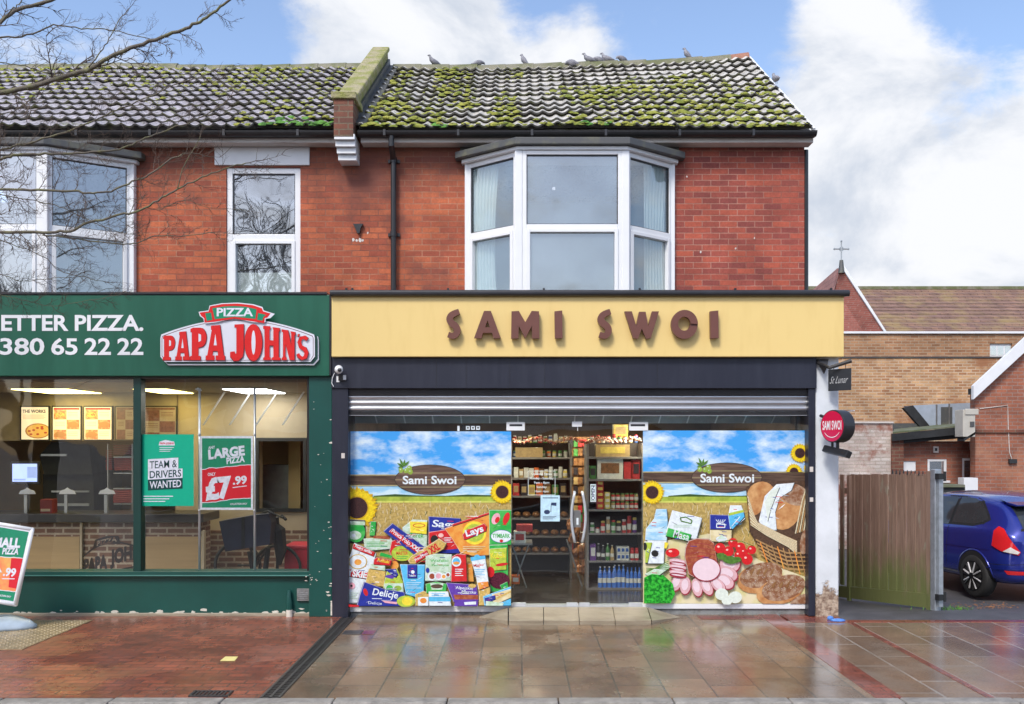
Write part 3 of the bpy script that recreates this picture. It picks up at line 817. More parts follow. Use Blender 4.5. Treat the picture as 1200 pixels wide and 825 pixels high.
for (p0, p1, yy) in ((573, 612, 11.9), (742, 786, 11.9), (690, 735, 14), (620, 650, 14)):
    t = thing('ceiling_light', 'warm strip light inside the food shop, %s' % {573: 'above the left glass door', 742: 'above the right glass door', 690: 'far back right of centre', 620: 'far back left of centre'}[p0], 'ceiling light', (X((p0+p1)/2, yy), yy, zc-.03), 'strip lights inside the food shop')
    b = MB().use(M['whitepaint']); b.box(X(p0, yy), yy-.2, zc-.02, X(p1, yy), yy+.2, zc-.001); b.build('housing', t)
    b = MB().use(M['lampw']); b.box(X(p0+1, yy), yy-.19, zc-.032, X(p1-1, yy), yy+.19, zc-.021); b.build('diffuser', t)
# windows: sill, glass, frames
b = MB().use(M['whitepaint'])
pbox(b, 408, 710.5, 599, 717, YG-.03, YG+.05); pbox(b, 753, 707.5, 948, 713.5, YG-.03, YG+.05); b.each('window_sill', right, bevel=.004)
b = MB().use(M['alu_grey']); b.box(X(408, YG), YG-.005, -.05, X(599, YG), YG+.3, Z(717, YG)); b.box(X(753, YG), YG-.005, -.05, X(948, YG), YG+.3, Z(713, YG)); b.each('plinth', right)
b = MB().use(M['glass_shop']); b.face([P(408, 482, YG), P(599.5, 482, YG), P(599.5, 711, YG), P(408, 711, YG)]); b.face([P(753, 482, YG), P(948, 482, YG), P(948, 708, YG), P(753, 708, YG)])
b.face([P(599.5, 482, YG), P(753, 482, YG), P(753, 497.5, YG), P(599.5, 497.5, YG)]); b.each('shop_window', right)
for (x0, x1, hs) in ((600, 677, 1), (678, 752.5, -1)):
    b = MB().use(M['glass_door']); b.box(X(x0+.4, YG), YG-.005, Z(709, YG), X(x1-.4, YG), YG+.005, Z(498.5, YG)); d = b.build('glass_door', right)
    b = MB().use(M['alu'])
    pbox(b, x0+(.5 if hs > 0 else 59), 706.5, x0+(16 if hs > 0 else 74), 712, YG-.02, YG+.02); pbox(b, (664 if hs > 0 else 679), 706.5, (677 if hs > 0 else 691), 712, YG-.02, YG+.02)
    b.each('patch_fitting', d, bevel=.003)
    b = MB().use(M['whitepaint']); pbox(b, (593.5 if hs > 0 else 737.5), 494.5, (615 if hs > 0 else 759.5), 504.5, YG-.022, YG+.02); b.use(M['blacktrim']); pbox(b, (597 if hs > 0 else 739), 497, (612 if hs > 0 else 756), 499.5, YG-.024, YG-.021); b.build('top_patch', d, bevel=.002)
    b = MB().use(M['alu']); pts = []
    for k in range(13):
        f = k/12; py = 577+58*f; bow = 4.2*math.sin(PI*f)
        pts.append((X((673.5-bow*.9) if hs > 0 else (682.5+bow*.9), YG-.05), YG-.05+.0*f, Z(py, YG-.05)))
    pts = [(pts[0][0], YG, pts[0][2])]+pts+[(pts[-1][0], YG, pts[-1][2])]
    b.tube(pts, .016, 8); b.build('door_handle', d, smooth=True)
b = MB().use(M['whitepaint']); pbox(b, 670.5, 494, 682, 500, YG-.02, YG+.02); b.box(X(676.6, YG), YG-.006, Z(505, YG), X(677.4, YG), YG+.006, Z(500, YG)); b.build('door_stop', right)
b = MB().use(M['alu']); pbox(b, 599, 709.5, 753, 711.5, YG-.04, YG+.1); b.build('threshold', right)
# stone ramp step
b = MB().use(M['stone']); zt, yt, yb = .098, YG-.045, 10.17
xs_t = [596, 637, 677.5, 718, 758.5]; xs_b = [596, 637, 679, 721, 763.5]
for i in range(4):
    a, c = X(xs_t[i]+.3, yt), X(xs_t[i+1]-.3, yt); e, g = X(xs_b[i]+.3, yb), X(xs_b[i+1]-.3, yb)
    b.raw([(a, yt, zt), (c, yt, zt), (g, yb, .05), (e, yb, .05), (a, yt, -.02), (c, yt, -.02), (g, yb, -.02), (e, yb, -.02)], [(0, 1, 2, 3), (3, 2, 6, 7), (0, 3, 7, 4), (1, 5, 6, 2), (0, 4, 5, 1)])
a, c, e = X(759, yt), X(764, yb), X(798, 10.6)
b.raw([(a, yt, zt), (c, yb, .05), (e, 10.62, .004), (a, yt, -.02), (c, yb, -.02), (e, 10.62, -.02), (X(762, yt), yt, zt)], [(0, 1, 2), (1, 4, 5, 2), (0, 2, 5, 3)])
a, c, e = X(595, yt), X(595, yb), X(561, 10.6)
b.raw([(a, yt, zt), (c, yb, .05), (e, 10.62, .004), (a, yt, -.02), (c, yb, -.02), (e, 10.62, -.02)], [(0, 1, 2), (1, 4, 5, 2), (0, 2, 5, 3)])
tag(b.build('entrance_ramp', bevel=.004), 'shallow stone slab ramp leading up to the glass shop doors', 'step')
# white pillar with damp, broken plaster foot
M['pillar'] = None
m = bpy.data.materials.new('white_render'); m.use_nodes = True; t = NT(m.node_tree); t.n.clear()
g = t.node('ShaderNodeNewGeometry').outputs['Position']; zz = t.sep(g)[2]
nz = t.noise(g, 9, 6, .7)
dm = t.smooth(t.math('SUBTRACT', t.math('MULTIPLY', nz, .75), zz), .02, .1)
c = t.mix(dm, t.mix(t.ramp(t.noise(g, 2.5, 4), [(.4, 0), (.7, 1)]), (.72, .76, .8), (.6, .64, .67)), t.mix(t.ramp(t.noise(g, 22, 4), [(.4, 0), (.6, 1)]), (.5, .4, .3), (.2, .13, .09)))
bb = t.node('ShaderNodeBsdfPrincipled', i={'Base Color': c, 'Roughness': .65}); bn = t.node('ShaderNodeBump', i={'Height': t.math('SUBTRACT', t.math('MULTIPLY', nz, .3), t.math('MULTIPLY', dm, t.noise(g, 40, 4))), 'Strength': .6, 'Distance': .02}); t.l.new(bn.outputs[0], bb.inputs['Normal'])
t.node('ShaderNodeOutputMaterial', i={'Surface': bb.outputs[0]}); M['pillar'] = m
b = MB().use(M['pillar']); b.box(X(955.8, YN+.04), YN+.04, -.02, X(983, YN+.04), YN+.5, Z(419.5, YN+.04)+.02); b.build('white_pillar', right, bevel=.012)
b = MB().use(M['pillar']); b.box(XR-.28, 11.13, 0, XR-.01, YW+.26, 3.66); b.build('side_return_wall', right)
b = MB().use(M['oldwhite'])
for (x0, y0, x1, y1) in ((949, 547, 953, 553), (949, 583, 953, 588), (400, 531, 404, 537)): pbox(b, x0, y0, x1, y1, YN+.015, YN+.02)
b.each('small_sticker', right)

# ---- yellow fascia sign
t = thing('shop_sign', 'long pale yellow fascia sign with brown raised letters SAMI SWOI over the navy shopfront', 'sign', (X(689, YF), YF, Z(418.5, YF)))
b = MB().use(M['yellow']); pbox(b, 388.5, 347, 989, 418, YF, YF+.18); b.build('sign_board', t, bevel=.006)
b = MB().use(M['blacktrim']); xa, xb = X(386.5, YF-.06), X(996, YF-.06); b.tube([(xa, YF-.03, Z(343.5, YF-.03)), (xb, YF-.03, Z(343.5, YF-.03))], .037, 12); b.box(xa, YF-.03, Z(343.5, YF)-.03, xb, YF+.1, Z(343.5, YF)+.032)
b.build('top_trough', t)
b = MB().use(M['blackpl'])
for px in (405, 412, 524, 636, 748, 860, 972): b.box(X(px, YF), YF-.03, Z(340, YF), X(px+2.5, YF), YF+.0, Z(338, YF))
b.each('trough_clip', t)
# raised letters: outlines with the swelling strokes of the photo, in photo pixels
def stroke(pts, ws):
    L, Rr = [], []
    for i, p in enumerate(pts):
        a = pts[max(i-1, 0)]; c = pts[min(i+1, len(pts)-1)]; d = math.hypot(c[0]-a[0], c[1]-a[1]) or 1
        nx, ny = -(c[1]-a[1])/d, (c[0]-a[0])/d; w = ws[i]/2 if isinstance(ws, (list, tuple)) else ws/2
        L.append((p[0]+nx*w, p[1]+ny*w)); Rr.append((p[0]-nx*w, p[1]-ny*w))
    return L, Rr
def strip_letter(name, quads, depth=.07):
    """quads: list of quads/polys in photo units"""
    b = MB()
    for i, q in enumerate(quads):
        e = .0006*i
        pts = [P(x, y, YF)+Vector((0, -depth-.012-e, 0)) for x, y in q]
        n = len(pts); bk = [p+Vector((0, depth-.01, 0)) for p in pts]
        b.raw(pts+bk, [tuple(range(n))], M['choc']); b.raw(pts+bk, [(k, k+n, (k+1) % n+n, (k+1) % n) for k in range(n)]+[tuple(range(2*n-1, n-1, -1))], M['choc2'])
    o = b.build(name, t); return o
def from_stroke(L, Rr): return [[L[i], L[i+1], Rr[i+1], Rr[i]] for i in range(len(L)-1)]
def S(x0, x1):
    c = []; w = x1-x0
    ctl = [(.88, .05), (.62, .10), (.34, .19), (.24, .32), (.36, .45), (.58, .54), (.74, .66), (.72, .80), (.50, .91), (.14, .86)]
    pts = [(x0+w*(u*.96+.02), 364.5+33*v) for u, v in ctl]
    # smooth
    sm = []
    for i in range(len(pts)-1):
        for k in range(4):
            f = k/4; p0 = pts[max(i-1, 0)]; p1 = pts[i]; p2 = pts[i+1]; p3 = pts[min(i+2, len(pts)-1)]
            sm.append(tuple(.5*((2*p1[j])+(-p0[j]+p2[j])*f+(2*p0[j]-5*p1[j]+4*p2[j]-p3[j])*f*f+(-p0[j]+3*p1[j]-3*p2[j]+p3[j])*f**3) for j in (0, 1)))
    sm.append(pts[-1]); ws = [6.2+1.8*math.sin(PI*i/(len(sm)-1)) for i in range(len(sm))]
    L, Rr = stroke(sm, ws)
    q = L+Rr[::-1]
    return [q]
def I(x0, x1): return [[(x0, 366), (x1-.5, 365), (x1, 397), (x0+.5, 397.5)]]
def A(x0, x1):
    m = (x0+x1)/2
    return [[(m-4, 365.5), (m+4, 365.5), (x1, 397), (x1-8.5, 397.5), (x1-10.2, 391), (m, 391), (m, 384.5), (m+2.6, 384.5), (m, 376.5), (m-2.6, 384.5), (m, 384.5), (m, 391), (x0+10.2, 391), (x0+8.5, 397.5), (x0, 397)]]
def Mm(x0, x1):
    m = (x0+x1)/2
    return [[(x0, 366), (x0+8.5, 365.5), (m, 378.5), (x1-8.5, 365.5), (x1, 366), (x1+.5, 397.5), (x1-8, 397.5), (x1-8.5, 383), (m, 397.5), (x0+8.5, 383), (x0+8, 397.5), (x0-.5, 397.5)]]
def W(x0, x1):
    m = (x0+x1)/2
    return [[(x0, 366), (x0+8.5, 366), (x0+13.5, 383), (m-3, 366.5), (m+4.5, 366.5), (x1-12.5, 383), (x1-8, 366), (x1, 366), (x1-9.5, 397), (x1-15, 398), (m, 386), (x0+15.5, 398), (x0+10, 397)]]
def O(x0, x1):
    cx, rx = (x0+x1)/2, (x1-x0)/2; q = []
    out = [(cx+rx*math.cos(2*PI*k/36), 381.3+16.8*math.sin(2*PI*k/36)) for k in range(36)]; inn = [(cx-.3+rx*.46*math.cos(2*PI*k/36), 380.5+8*math.sin(2*PI*k/36)) for k in range(36)]
    return [[out[k], out[(k+1) % 36], inn[(k+1) % 36], inn[k]] for k in range(36)]
strip_letter('letter_s', S(523, 541)); strip_letter('letter_a', A(556, 587)); strip_letter('letter_m', Mm(599.5, 631.5)); strip_letter('letter_i', I(649.5, 659))
strip_letter('letter_s', S(699, 717)); strip_letter('letter_w', W(731, 771)); strip_letter('letter_o', O(785, 816)); strip_letter('letter_i', I(830.5, 840.5))

# ---- security camera on the header
yy = 10.5
t = thing('security_camera', 'small white dome security camera at the left end of the navy header', 'camera', P(397, 434, yy))
b = MB().use(M['upvc']); b.ball(P(397, 433, yy), .05, 14); b.use(M['blackpl']); b.lathe(P(399, 434, yy)+Vector((0, -.052, 0)), [(.024, .0), (.02, -.006)], 14, axis='y'); b.build('camera_head', t, smooth=True)
b = MB().use(M['upvc']); b.tube([P(397, 433, yy), P(397, 433, YN)], .022, 10); b.box(X(392, yy), YN-.012, Z(447, yy), X(396, yy), YN-.002, Z(440, yy)); b.build('bracket', t)
b = MB().use(M['blackpl']); pbox(b, 396.5, 439, 404.5, 446, YN-.03, YN); b.use(M['alu']); pbox(b, 402, 439.5, 405.5, 445, YN-.034, YN-.03); b.build('junction_box', t)
b = MB().use(M['upvc']); b.tube([P(392, 437, YN-.02), P(389.5, 443, YN-.02), P(388.8, 449, YN-.02), P(391, 453, YN-.02)], .005, 6); b.build('cable', t)

# ---- round projecting sign
M['signred'] = mat('red_sign_face', (.62, .006, .06), .2, var=.03)
M['white'] = mat('white_print', (.82, .84, .86), .5, var=.02)
c = P(980, 499.5, 10.25); c = Vector((3.62, 10.34, Z(499.5, 10.34)))
t = thing('projecting_sign', 'round red projecting sign with white writing on the white pillar', 'sign', tuple(c))
rot = Matrix.Rotation(R(-31), 3, 'Z')                      # faces towards the left of the street
def drum(mb, rad, t0, t1, n=40):
    vs = []
    for tt in (t0, t1):
        for k in range(n):
            a = 2*PI*k/n; vs.append(c+rot @ Vector((rad[0]*math.cos(a)*1, 0, rad[1]*math.sin(a)))*1+rot @ Vector((0, tt, 0)))
    mb.raw(vs, [(k, (k+1) % n, n+(k+1) % n, n+k) for k in range(n)]+[tuple(range(n)), tuple(range(2*n-1, n-1, -1))])
rot = Matrix.Rotation(R(-70), 3, 'Z')
b = MB().use(M['blacktrim']); drum(b, (.205, .185), -.075, .075); b.build('sign_case', t, bevel=.008)
b = MB().use(M['signred']); drum(b, (.19, .172), -.079, -.0755); drum(b, (.19, .172), .0755, .079); b.build('sign_face', t)
b = MB()
for sgn in (-1, 1):
    vs, fs = glyphs('SAMI SWOI', .02)
    b.raw([c+rot @ Vector((((u-.5)*.32)*(1 if sgn < 0 else -1), sgn*.0805, (v-.5)*.105+.01)) for u, v in vs], fs, M['white'])
    arc = [c+rot @ Vector((.15*math.cos(R(a))*(1 if sgn < 0 else -1), sgn*.0805, .13*math.sin(R(a)))) for a in range(215, 326, 10)]
    for p, q in zip(arc, arc[1:]): b.raw([p, q, q+Vector((0, 0, .008)), p+Vector((0, 0, .008))], [(0, 1, 2, 3)], M['white'])
b.build('sign_lettering', t)
b = MB().use(M['blackpl']); b.tube([c+Vector((0, 0, -.17)), c+Vector((0, 0, -.27))], .02, 8); b.tube([c+rot @ Vector((-.09, 0, 0))+Vector((0, 0, -.15)), c+rot @ Vector((-.09, 0, -.25))], .016, 8)
rb = rot
b.box(c.x-.23, c.y-.035, c.z-.33, c.x+.20, c.y+.035, c.z-.25, rot=rb, piv=(c.x, c.y, c.z-.29)); b.v[-8:] = [tuple(Vector((c.x, c.y, c.z-.29))+Matrix.Rotation(R(24), 3, 'Y') @ (Vector(v_)-Vector((c.x, c.y, c.z-.29)))) for v_ in b.v[-8:]]; b.tube([c+rot @ Vector((-.2, 0, .1)), c+rot @ Vector((-.3, 0, .13))], .02, 8)
b.each('sign_bracket', t, bevel=.01)
# ---- small hanging black sign
yy = 10.45
t = thing('hanging_sign', 'small square black hanging sign with silver script below the yellow fascia corner', 'sign', P(983, 455, yy))
rot2 = Matrix.Rotation(R(-52), 3, 'Z')
pc = P(984, 445, yy)
b = MB().use(M['blacktrim']); b.box(pc.x-.145, pc.y-.008, pc.z-.125, pc.x+.145, pc.y+.008, pc.z+.125, rot=rot2, piv=pc); b.build('sign_plate', t, bevel=.003)
M['silver'] = mat('silver_print', (.6, .6, .6), .35, .3, var=.1)
b = MB(); vs, fs = glyphs('St Lunar', -.005); b.raw([pc+rot2 @ Vector(((u-.5)*.22+(v-.5)*.03, -.010, (v-.5)*.08)) for u, v in vs], fs, M['silver']); b.build('sign_lettering', t)
b = MB().use(M['blackpl']); b.tube([P(958, 425, 10.62), P(972, 431, yy), P(998, 422.5, yy-.1)], [.02, .02, .024], 8)
b.prism([P(956, 421, 10.64), P(970, 421, 10.64), P(968, 431, 10.6), P(965, 438, 10.64)], (0, -.03, 0))
b.tube([P(977, 428, yy), P(977, 434, yy)], .004, 5); b.tube([P(991, 425, yy), P(991, 433, yy)], .004, 5)
b.build('sign_bracket', t)

# ------------------------------------------------------------------ pizza shopfront (left building)
YP = 10.6
t = thing('shop_sign', 'long green fascia sign with white slogan, phone number and red PAPA JOHNS PIZZA badge', 'sign', (X(190, YP), YP, Z(441, YP)))
b = MB().use(M['green2']); b.box(-9.5, YP, Z(440.5, YP), X(386, YP), YP+.2, Z(345.5, YP)); b.build('sign_board', t, bevel=.005)
b = MB().use(M['blacktrim']); b.box(-9.5, YP-.012, Z(345, YP), X(383, YP), YP+.2, Z(342.5, YP)); b.box(X(386.2, YP), YP-.01, Z(440, YP), X(388, YP), YP+.1, Z(345, YP)); b.build('top_trim', t)
p = Print(YP-.004); p.step = .0006
p.txt('ETTER PIZZA.', 1.5, 369, 168, 388, M['white'], .028)
p.txt('B', -14, 369, -2, 388, M['white'], .028, same=True)
p.txt('380', 0, 396, 52, 416, M['white'], .022, same=True); p.txt('65', 60, 396, 91, 416, M['white'], .022, same=True); p.txt('22', 99, 396, 130, 416, M['white'], .022, same=True); p.txt('22', 137.5, 396, 168, 416, M['white'], .022, same=True)
p.build('slogan_lettering', t)
# badge
M['badgered'] = mat('badge_red', (.72, .012, .012), .35, var=.03); M['badgegreen'] = mat('badge_green', (.0, .26, .13), .4, var=.04); M['badgewhite'] = mat('badge_white', (.74, .76, .84), .45, var=.03)
M['badgedark'] = mat('badge_dark_green', (.004, .05, .04), .4); M['badgebrown'] = mat('badge_outline', (.12, .01, .02), .4)
def badge_outline(e):
    # hump-backed badge, e = outwards growth in px
    top = []
    for k in range(25):
        u = k/24; x = 189-e+(368-189+2*e)*u
        s = abs(2*u-1); y = 373.5+18.5*(s**1.9)-e
        top.append((x, y))
    return top+[(369+e, 396), (369+e, 418+e*.6), (364, 424+e), (193, 424+e), (188-e, 418+e*.6), (188-e, 396)]
yb = YP-.05
bp = Print(yb); bp.step = .0008
def slab(outl, m, d):
    pts = [P(x, y, yb) for x, y in outl]; mb = MB().use(m); mb.prism([q+Vector((0, -d, 0)) for q in pts], (0, .03, 0)); return mb
mb = slab([(x+3.2, y+3) for x, y in badge_outline(.8)], M['badgewhite'], -.02); mb.build('badge_rim', t, bevel=.003)
mb = slab([(x+2.6, y+1.8) for x, y in badge_outline(.3)], M['badgedark'], -.012); mb.build('badge_body', t)
bp.poly(badge_outline(0), M['badgewhite']); bp.poly(badge_outline(-1.6), M['badgebrown']); bp.poly(badge_outline(-2.2), M['badgewhite'])
Z2 = lambda x, y: (180+x/5.4545, 330+y/5.4545)
def zp(pts): return [Z2(*q) for q in pts]
# slab letters PAPA JOHN'S in the enlarged measuring units
def lt(polys, holes=()):
    for m_, e in ((M['badgebrown'], 5), (M['badgered'], 0)):
        bp.k += 1
        for q in polys:
            cx = sum(a[0] for a in q)/len(q); cy = sum(a[1] for a in q)/len(q)
            qq = [(x+(e*(.8 if x > cx else -.2)), y+e*.9*(1 if y > cy else .1)) for x, y in q]
            bp.poly(zp(qq), m_, True)
    if holes:
        bp.k += 1
        for q in holes: bp.poly(zp(q), M['badgewhite'], True)
def letP(x0, x1, y0, y1):
    w = x1-x0; h = y1-y0; r = .5*h
    pts = [(x0, y0+8), (x0+w*.15, y0)]+[(x0+w*.6+w*.4*math.sin(a), y0+h*.30-h*.30*math.cos(a)) for a in [PI*k/10 for k in range(11)]]+[(x0+w*.5, y0+h*.62), (x0+w*.5, y1-h*.13), (x0+w*.62, y1-h*.13), (x0+w*.62, y1), (x0-2, y1), (x0-2, y1-h*.13), (x0+w*.08, y1-h*.13), (x0+w*.08, y0+h*.14), (x0, y0+h*.14)]
    lt([pts], [[(x0+w*.5, y0+h*.18), (x0+w*.66, y0+h*.22), (x0+w*.66, y0+h*.4), (x0+w*.5, y0+h*.44)]])
def letA(x0, x1, y0, y1):
    w = x1-x0; h = y1-y0
    lt([[(x0+w*.28, y0+4), (x0+w*.74, y0), (x0+w*.94, y1-h*.13), (x1, y1-h*.13), (x1, y1), (x0+w*.52, y1), (x0+w*.52, y1-h*.13), (x0+w*.64, y1-h*.13), (x0+w*.62, y1-h*.26), (x0+w*.38, y1-h*.26), (x0+w*.36, y1-h*.13), (x0+w*.46, y1-h*.13), (x0+w*.46, y1), (x0, y1), (x0, y1-h*.13), (x0+w*.08, y1-h*.13), (x0+w*.32, y0+h*.14), (x0+w*.28, y0+h*.14)]],
       [[(x0+w*.5, y0+h*.25), (x0+w*.58, y0+h*.58), (x0+w*.42, y0+h*.58)]])
letP(62, 138, 345, 502); letA(140, 232, 318, 502); letP(238, 340, 295, 502); letA(335, 458, 278, 502)
lt([[(520, 275), (578, 272), (578, 440), (572, 480), (545, 505), (515, 508), (492, 480), (492, 450), (520, 446), (524, 462), (532, 460), (532, 295), (520, 295)]])
lt([[(640+57*math.cos(2*PI*k/20), 390+118*math.sin(2*PI*k/20)) for k in range(20)]], [[(641+13*math.cos(2*PI*k/14), 390+78*math.sin(2*PI*k/14)) for k in range(14)]])
lt([[(704, 284), (750, 286), (750, 306), (744, 308), (744, 375), (768, 378), (768, 312), (762, 292), (808, 298), (808, 318), (802, 320), (802, 484), (812, 486), (812, 502), (758, 502), (758, 486), (768, 484), (768, 410), (744, 408), (744, 484), (752, 486), (752, 502), (704, 502), (704, 486), (712, 484), (712, 304), (704, 304)]])
lt([[(822, 306), (862, 312), (882, 410), (882, 335), (876, 318), (908, 324), (908, 342), (903, 346), (903, 502), (872, 502), (846, 400), (846, 484), (854, 486), (854, 502), (822, 502), (822, 486), (830, 484), (830, 324), (822, 322)]])
lt([[(926, 336), (936, 336), (930, 352), (922, 352)]])
ss = [(985, 372), (968, 358), (945, 362), (934, 388), (944, 418), (968, 432), (980, 455), (972, 484), (952, 492), (932, 478), (925, 462)]
L_, R_ = stroke(ss, [24, 24, 22, 24, 26, 28, 26, 24, 22, 22, 20]); lt([L_+R_[::-1]])
# ribbon
bp.poly(zp([(292, 195), (355, 186), (362, 155), (440, 140), (545, 136), (640, 146), (700, 164), (708, 186), (778, 208), (750, 235), (720, 240), (718, 262), (640, 262), (520, 235), (405, 262), (330, 270), (322, 238), (300, 222)]), M['badgewhite'])
bp.poly(zp([(298, 200), (356, 192), (366, 160), (440, 146), (540, 142), (640, 153), (695, 172), (704, 192), (752, 206), (730, 232), (714, 236), (712, 268), (650, 258), (520, 238), (400, 258), (330, 264), (328, 236), (310, 222)]), M['badgered'])
bp.poly(zp([(380, 172), (460, 160), (520, 158), (590, 162), (662, 178), (655, 240), (520, 228), (395, 242)]), M['badgegreen'])
bp.poly(zp([(335, 204), (372, 200), (380, 246), (345, 254), (340, 232)]), M['badgegreen'], True); bp.poly(zp([(672, 202), (722, 214), (706, 228), (700, 252), (665, 246)]), M['badgegreen'], True)
bp.fm2 = Z2; bp.txt('PIZZA', 408, 170, 640, 224, M['badgewhite'], .03, arch=lambda u: 1.0+.0*u); bp.fm2 = lambda x, y: (x, y)
bp.build('badge', t)

# shopfront joinery
b = MB().use(M['green']); b.box(X(362, YP+.05), YP+.05, 0, X(389, YP+.05), YP+.5, Z(440, YP+.05)); b.build('pilaster', left, bevel=.006)
b = MB().use(M['green']); b.box(-9.5, YP+.12, .03, X(362, YP+.1), YP+.3, Z(676, YP+.12)); b.build('stall_riser', left)
b = MB().use(M['green']); b.box(-9.5, YP+.06, Z(676, YP+.08), X(362.5, YP+.08), YP+.3, Z(669.5, YP+.08)); b.use(M['greenline']); b.box(-9.5, YP+.052, Z(674.8, YP+.08), X(362.5, YP+.08), YP+.06, Z(673.6, YP+.08)); b.build('window_sill', left, bevel=.003)
b = MB().use(M['stone']); b.box(-9.5, YP+.09, -.03, X(387, YP+.1), YP+.3, .035); b.build('plaster_base', left, bevel=.01)
b = MB().use(M['dgreen']); pbox(b, 156, 440.5, 165, 669.5, YP+.08, YP+.22); pbox(b, -300, 440.5, -292, 669.5, YP+.08, YP+.22); b.each('mullion', left, bevel=.004)
b = MB().use(M['blackpl']); b.box(-9.5, YP+.09, Z(444, YP+.1), X(362, YP+.1), YP+.2, Z(440, YP+.1)); b.box(X(359.8, YP+.1), YP+.1, Z(669, YP+.1), X(362, YP+.1), YP+.2, Z(444, YP+.1)); b.build('window_beading', left)
YQ = YP+.14
b = MB().use(M['glass_shop']); b.face([P(-330, 443, YQ), P(156.5, 443, YQ), P(156.5, 670, YQ), P(-330, 670, YQ)]); b.face([P(164.5, 443, YQ), P(361, 443, YQ), P(361, 670, YQ), P(164.5, 670, YQ)]); b.each('shop_window', left)
M['chip'] = mat('bare_plaster', (.6, .58, .5), .8, var=.2, scale=20)
b = MB().use(M['chip']); rnd = random.Random(11)
for i in range(95):
    if i < 55: px, py, r, yy = rnd.uniform(20, 386), 719.6-abs(rnd.gauss(0, 1.8)), rnd.uniform(.8, 3), YP+.118
    elif i < 70: px, py, r, yy = rnd.uniform(384, 388.5), rnd.uniform(470, 720), rnd.uniform(.5, 1.6), YP+.048
    elif i < 80: px, py, r, yy = rnd.gauss(366, 4), rnd.gauss(677, 4), rnd.uniform(.4, 1.1), YP+.045
    else: px, py, r, yy = rnd.uniform(365, 388), rnd.uniform(460, 720), rnd.uniform(.3, .9), YP+.048
    b.prism([P(px+r*rnd.uniform(.6, 1.7)*math.cos(a*PI/3.5)*1.3, py+r*rnd.uniform(.4, 1)*math.sin(a*PI/3.5), yy) for a in range(7)], (0, -.0015-.00002*i, 0))
b.box(X(386.5, YP), YP+.044, Z(722, YP), X(389, YP), YP+.049, Z(707, YP))
tag(b.build('bare_plaster_patches', left), kind='stuff')
b = MB().use(M['alu_grey']); yy = YP+.09
pbox(b, 348, 690, 362, 704, yy, yy+.03)
for i in range(5): pbox(b, 349, 691.5+i*2.4, 361, 692.6+i*2.4, yy-.006, yy)
b.build('air_brick_vent', left)
b = MB().use(M['green']); b.tube([P(339, 727, yy-.02), P(339, 706, yy-.02), P(338.5, 700, yy-.02), P(339, 692, yy-.01)], [.035, .035, .028, .02], 10); b.use(M['chip']); b.tube([P(339, 727, yy-.021), P(339, 714.5, yy-.021)], .037, 10); b.build('stub_pipe', left)

# ---- inside the pizza shop
M['beige'] = mat('beige_wall', (.44, .31, .13), .8, var=.12, scale=1); M['beige2'] = mat('pale_wall', (.42, .34, .23), .8, var=.06); M['grey_wall'] = mat('taupe_bulkhead', (.3, .25, .19), .7, var=.1)
M['wood'] = mat('pale_wood_panel', (.42, .28, .14), .45, var=.12, scale=2, stretch=(.3, 1, 6))
M['worktop'] = mat('dark_worktop', (.03, .028, .03), .3); M['dark'] = mat('dark_equipment', (.018, .02, .022), .65, var=.5, scale=4); M['steelk'] = mat('kitchen_steel', (.35, .36, .36), .3, .7, var=.2)
YB = 13.2; zc2 = 2.75; xl = -9.3; xr = -2.35
b = MB().use(M['beige']); b.box(xl, YB+1.6, 0, xr, YB+1.7, zc2); b.use(M['beige2']); b.box(xr, YQ+.1, 0, xr+.05, YB+1.7, zc2); b.use(M['beige']); b.box(xl-.05, YQ+.1, 0, xl, YB+1.7, zc2)
b.use(M['grey_wall']); b.box(xl, YQ+.1, zc2, xr, YB+1.7, zc2+.05); b.use(M['tilefloor']); b.box(xl, YQ+.1, -.02, xr, YB+1.7, .05)
# bulkhead that carries the menu boards
b.use(M['grey_wall']); b.box(xl, YB-.1, Z(516.5, YB-.1), X(207, YB-.1), YB+.2, zc2)
b.use(M['beige2']); b.box(X(207, YB), YB-.05, 0, X(301, YB), YB+.3, zc2-.0); b.box(X(301, YB), YB-.05, 0, xr, YB+.3, Z(598, YB)); b.box(X(301, YB), YB-.05, Z(515, YB), xr, YB+.3, zc2-.0); b.box(X(357, YB), YB-.05, Z(598, YB), xr, YB+.3, Z(515, YB))
b.use(M['brick_inside']); b.box(X(237, YB), YB-.08, 0, xr, YB-.052, Z(621, YB))
b.build('shop_room', left)
b = MB().use(M['dark']);                       # hatch window frame
for q in ((299, 513, 303, 600), (355, 513, 359, 600)): pbox(b, *q, YB-.08, YB-.03)
pbox(b, 303, 513, 355, 517, YB-.08, YB-.03); pbox(b, 303, 596, 355, 600, YB-.08, YB-.03); b.build('serving_hatch', left)
b = MB().use(M['steelk']); b.box(X(303, YB+.8), YB+.8, .8, X(340, YB+.8), YB+1.3, Z(545, YB+.8)); b.build('kitchen_oven', left); b = MB().use(M['beige']); b.box(X(338, YB+.6), YB+.6, .8, X(352, YB+.6), YB+.65, 2.4); b.build('kitchen_partition', left)
b = MB().use(M['whitepaint'])  # white bars model the slanted streaks reflected in the window
for i in range(6):
    x0 = 237+i*31; b.prism([P(x0, 498, YB-.3), P(x0+2, 498, YB-.3), P(x0+27, 459, YB-.6), P(x0+25, 459, YB-.6)], (0, .02, 0))
b.build('slanted_reflection_bars', left)
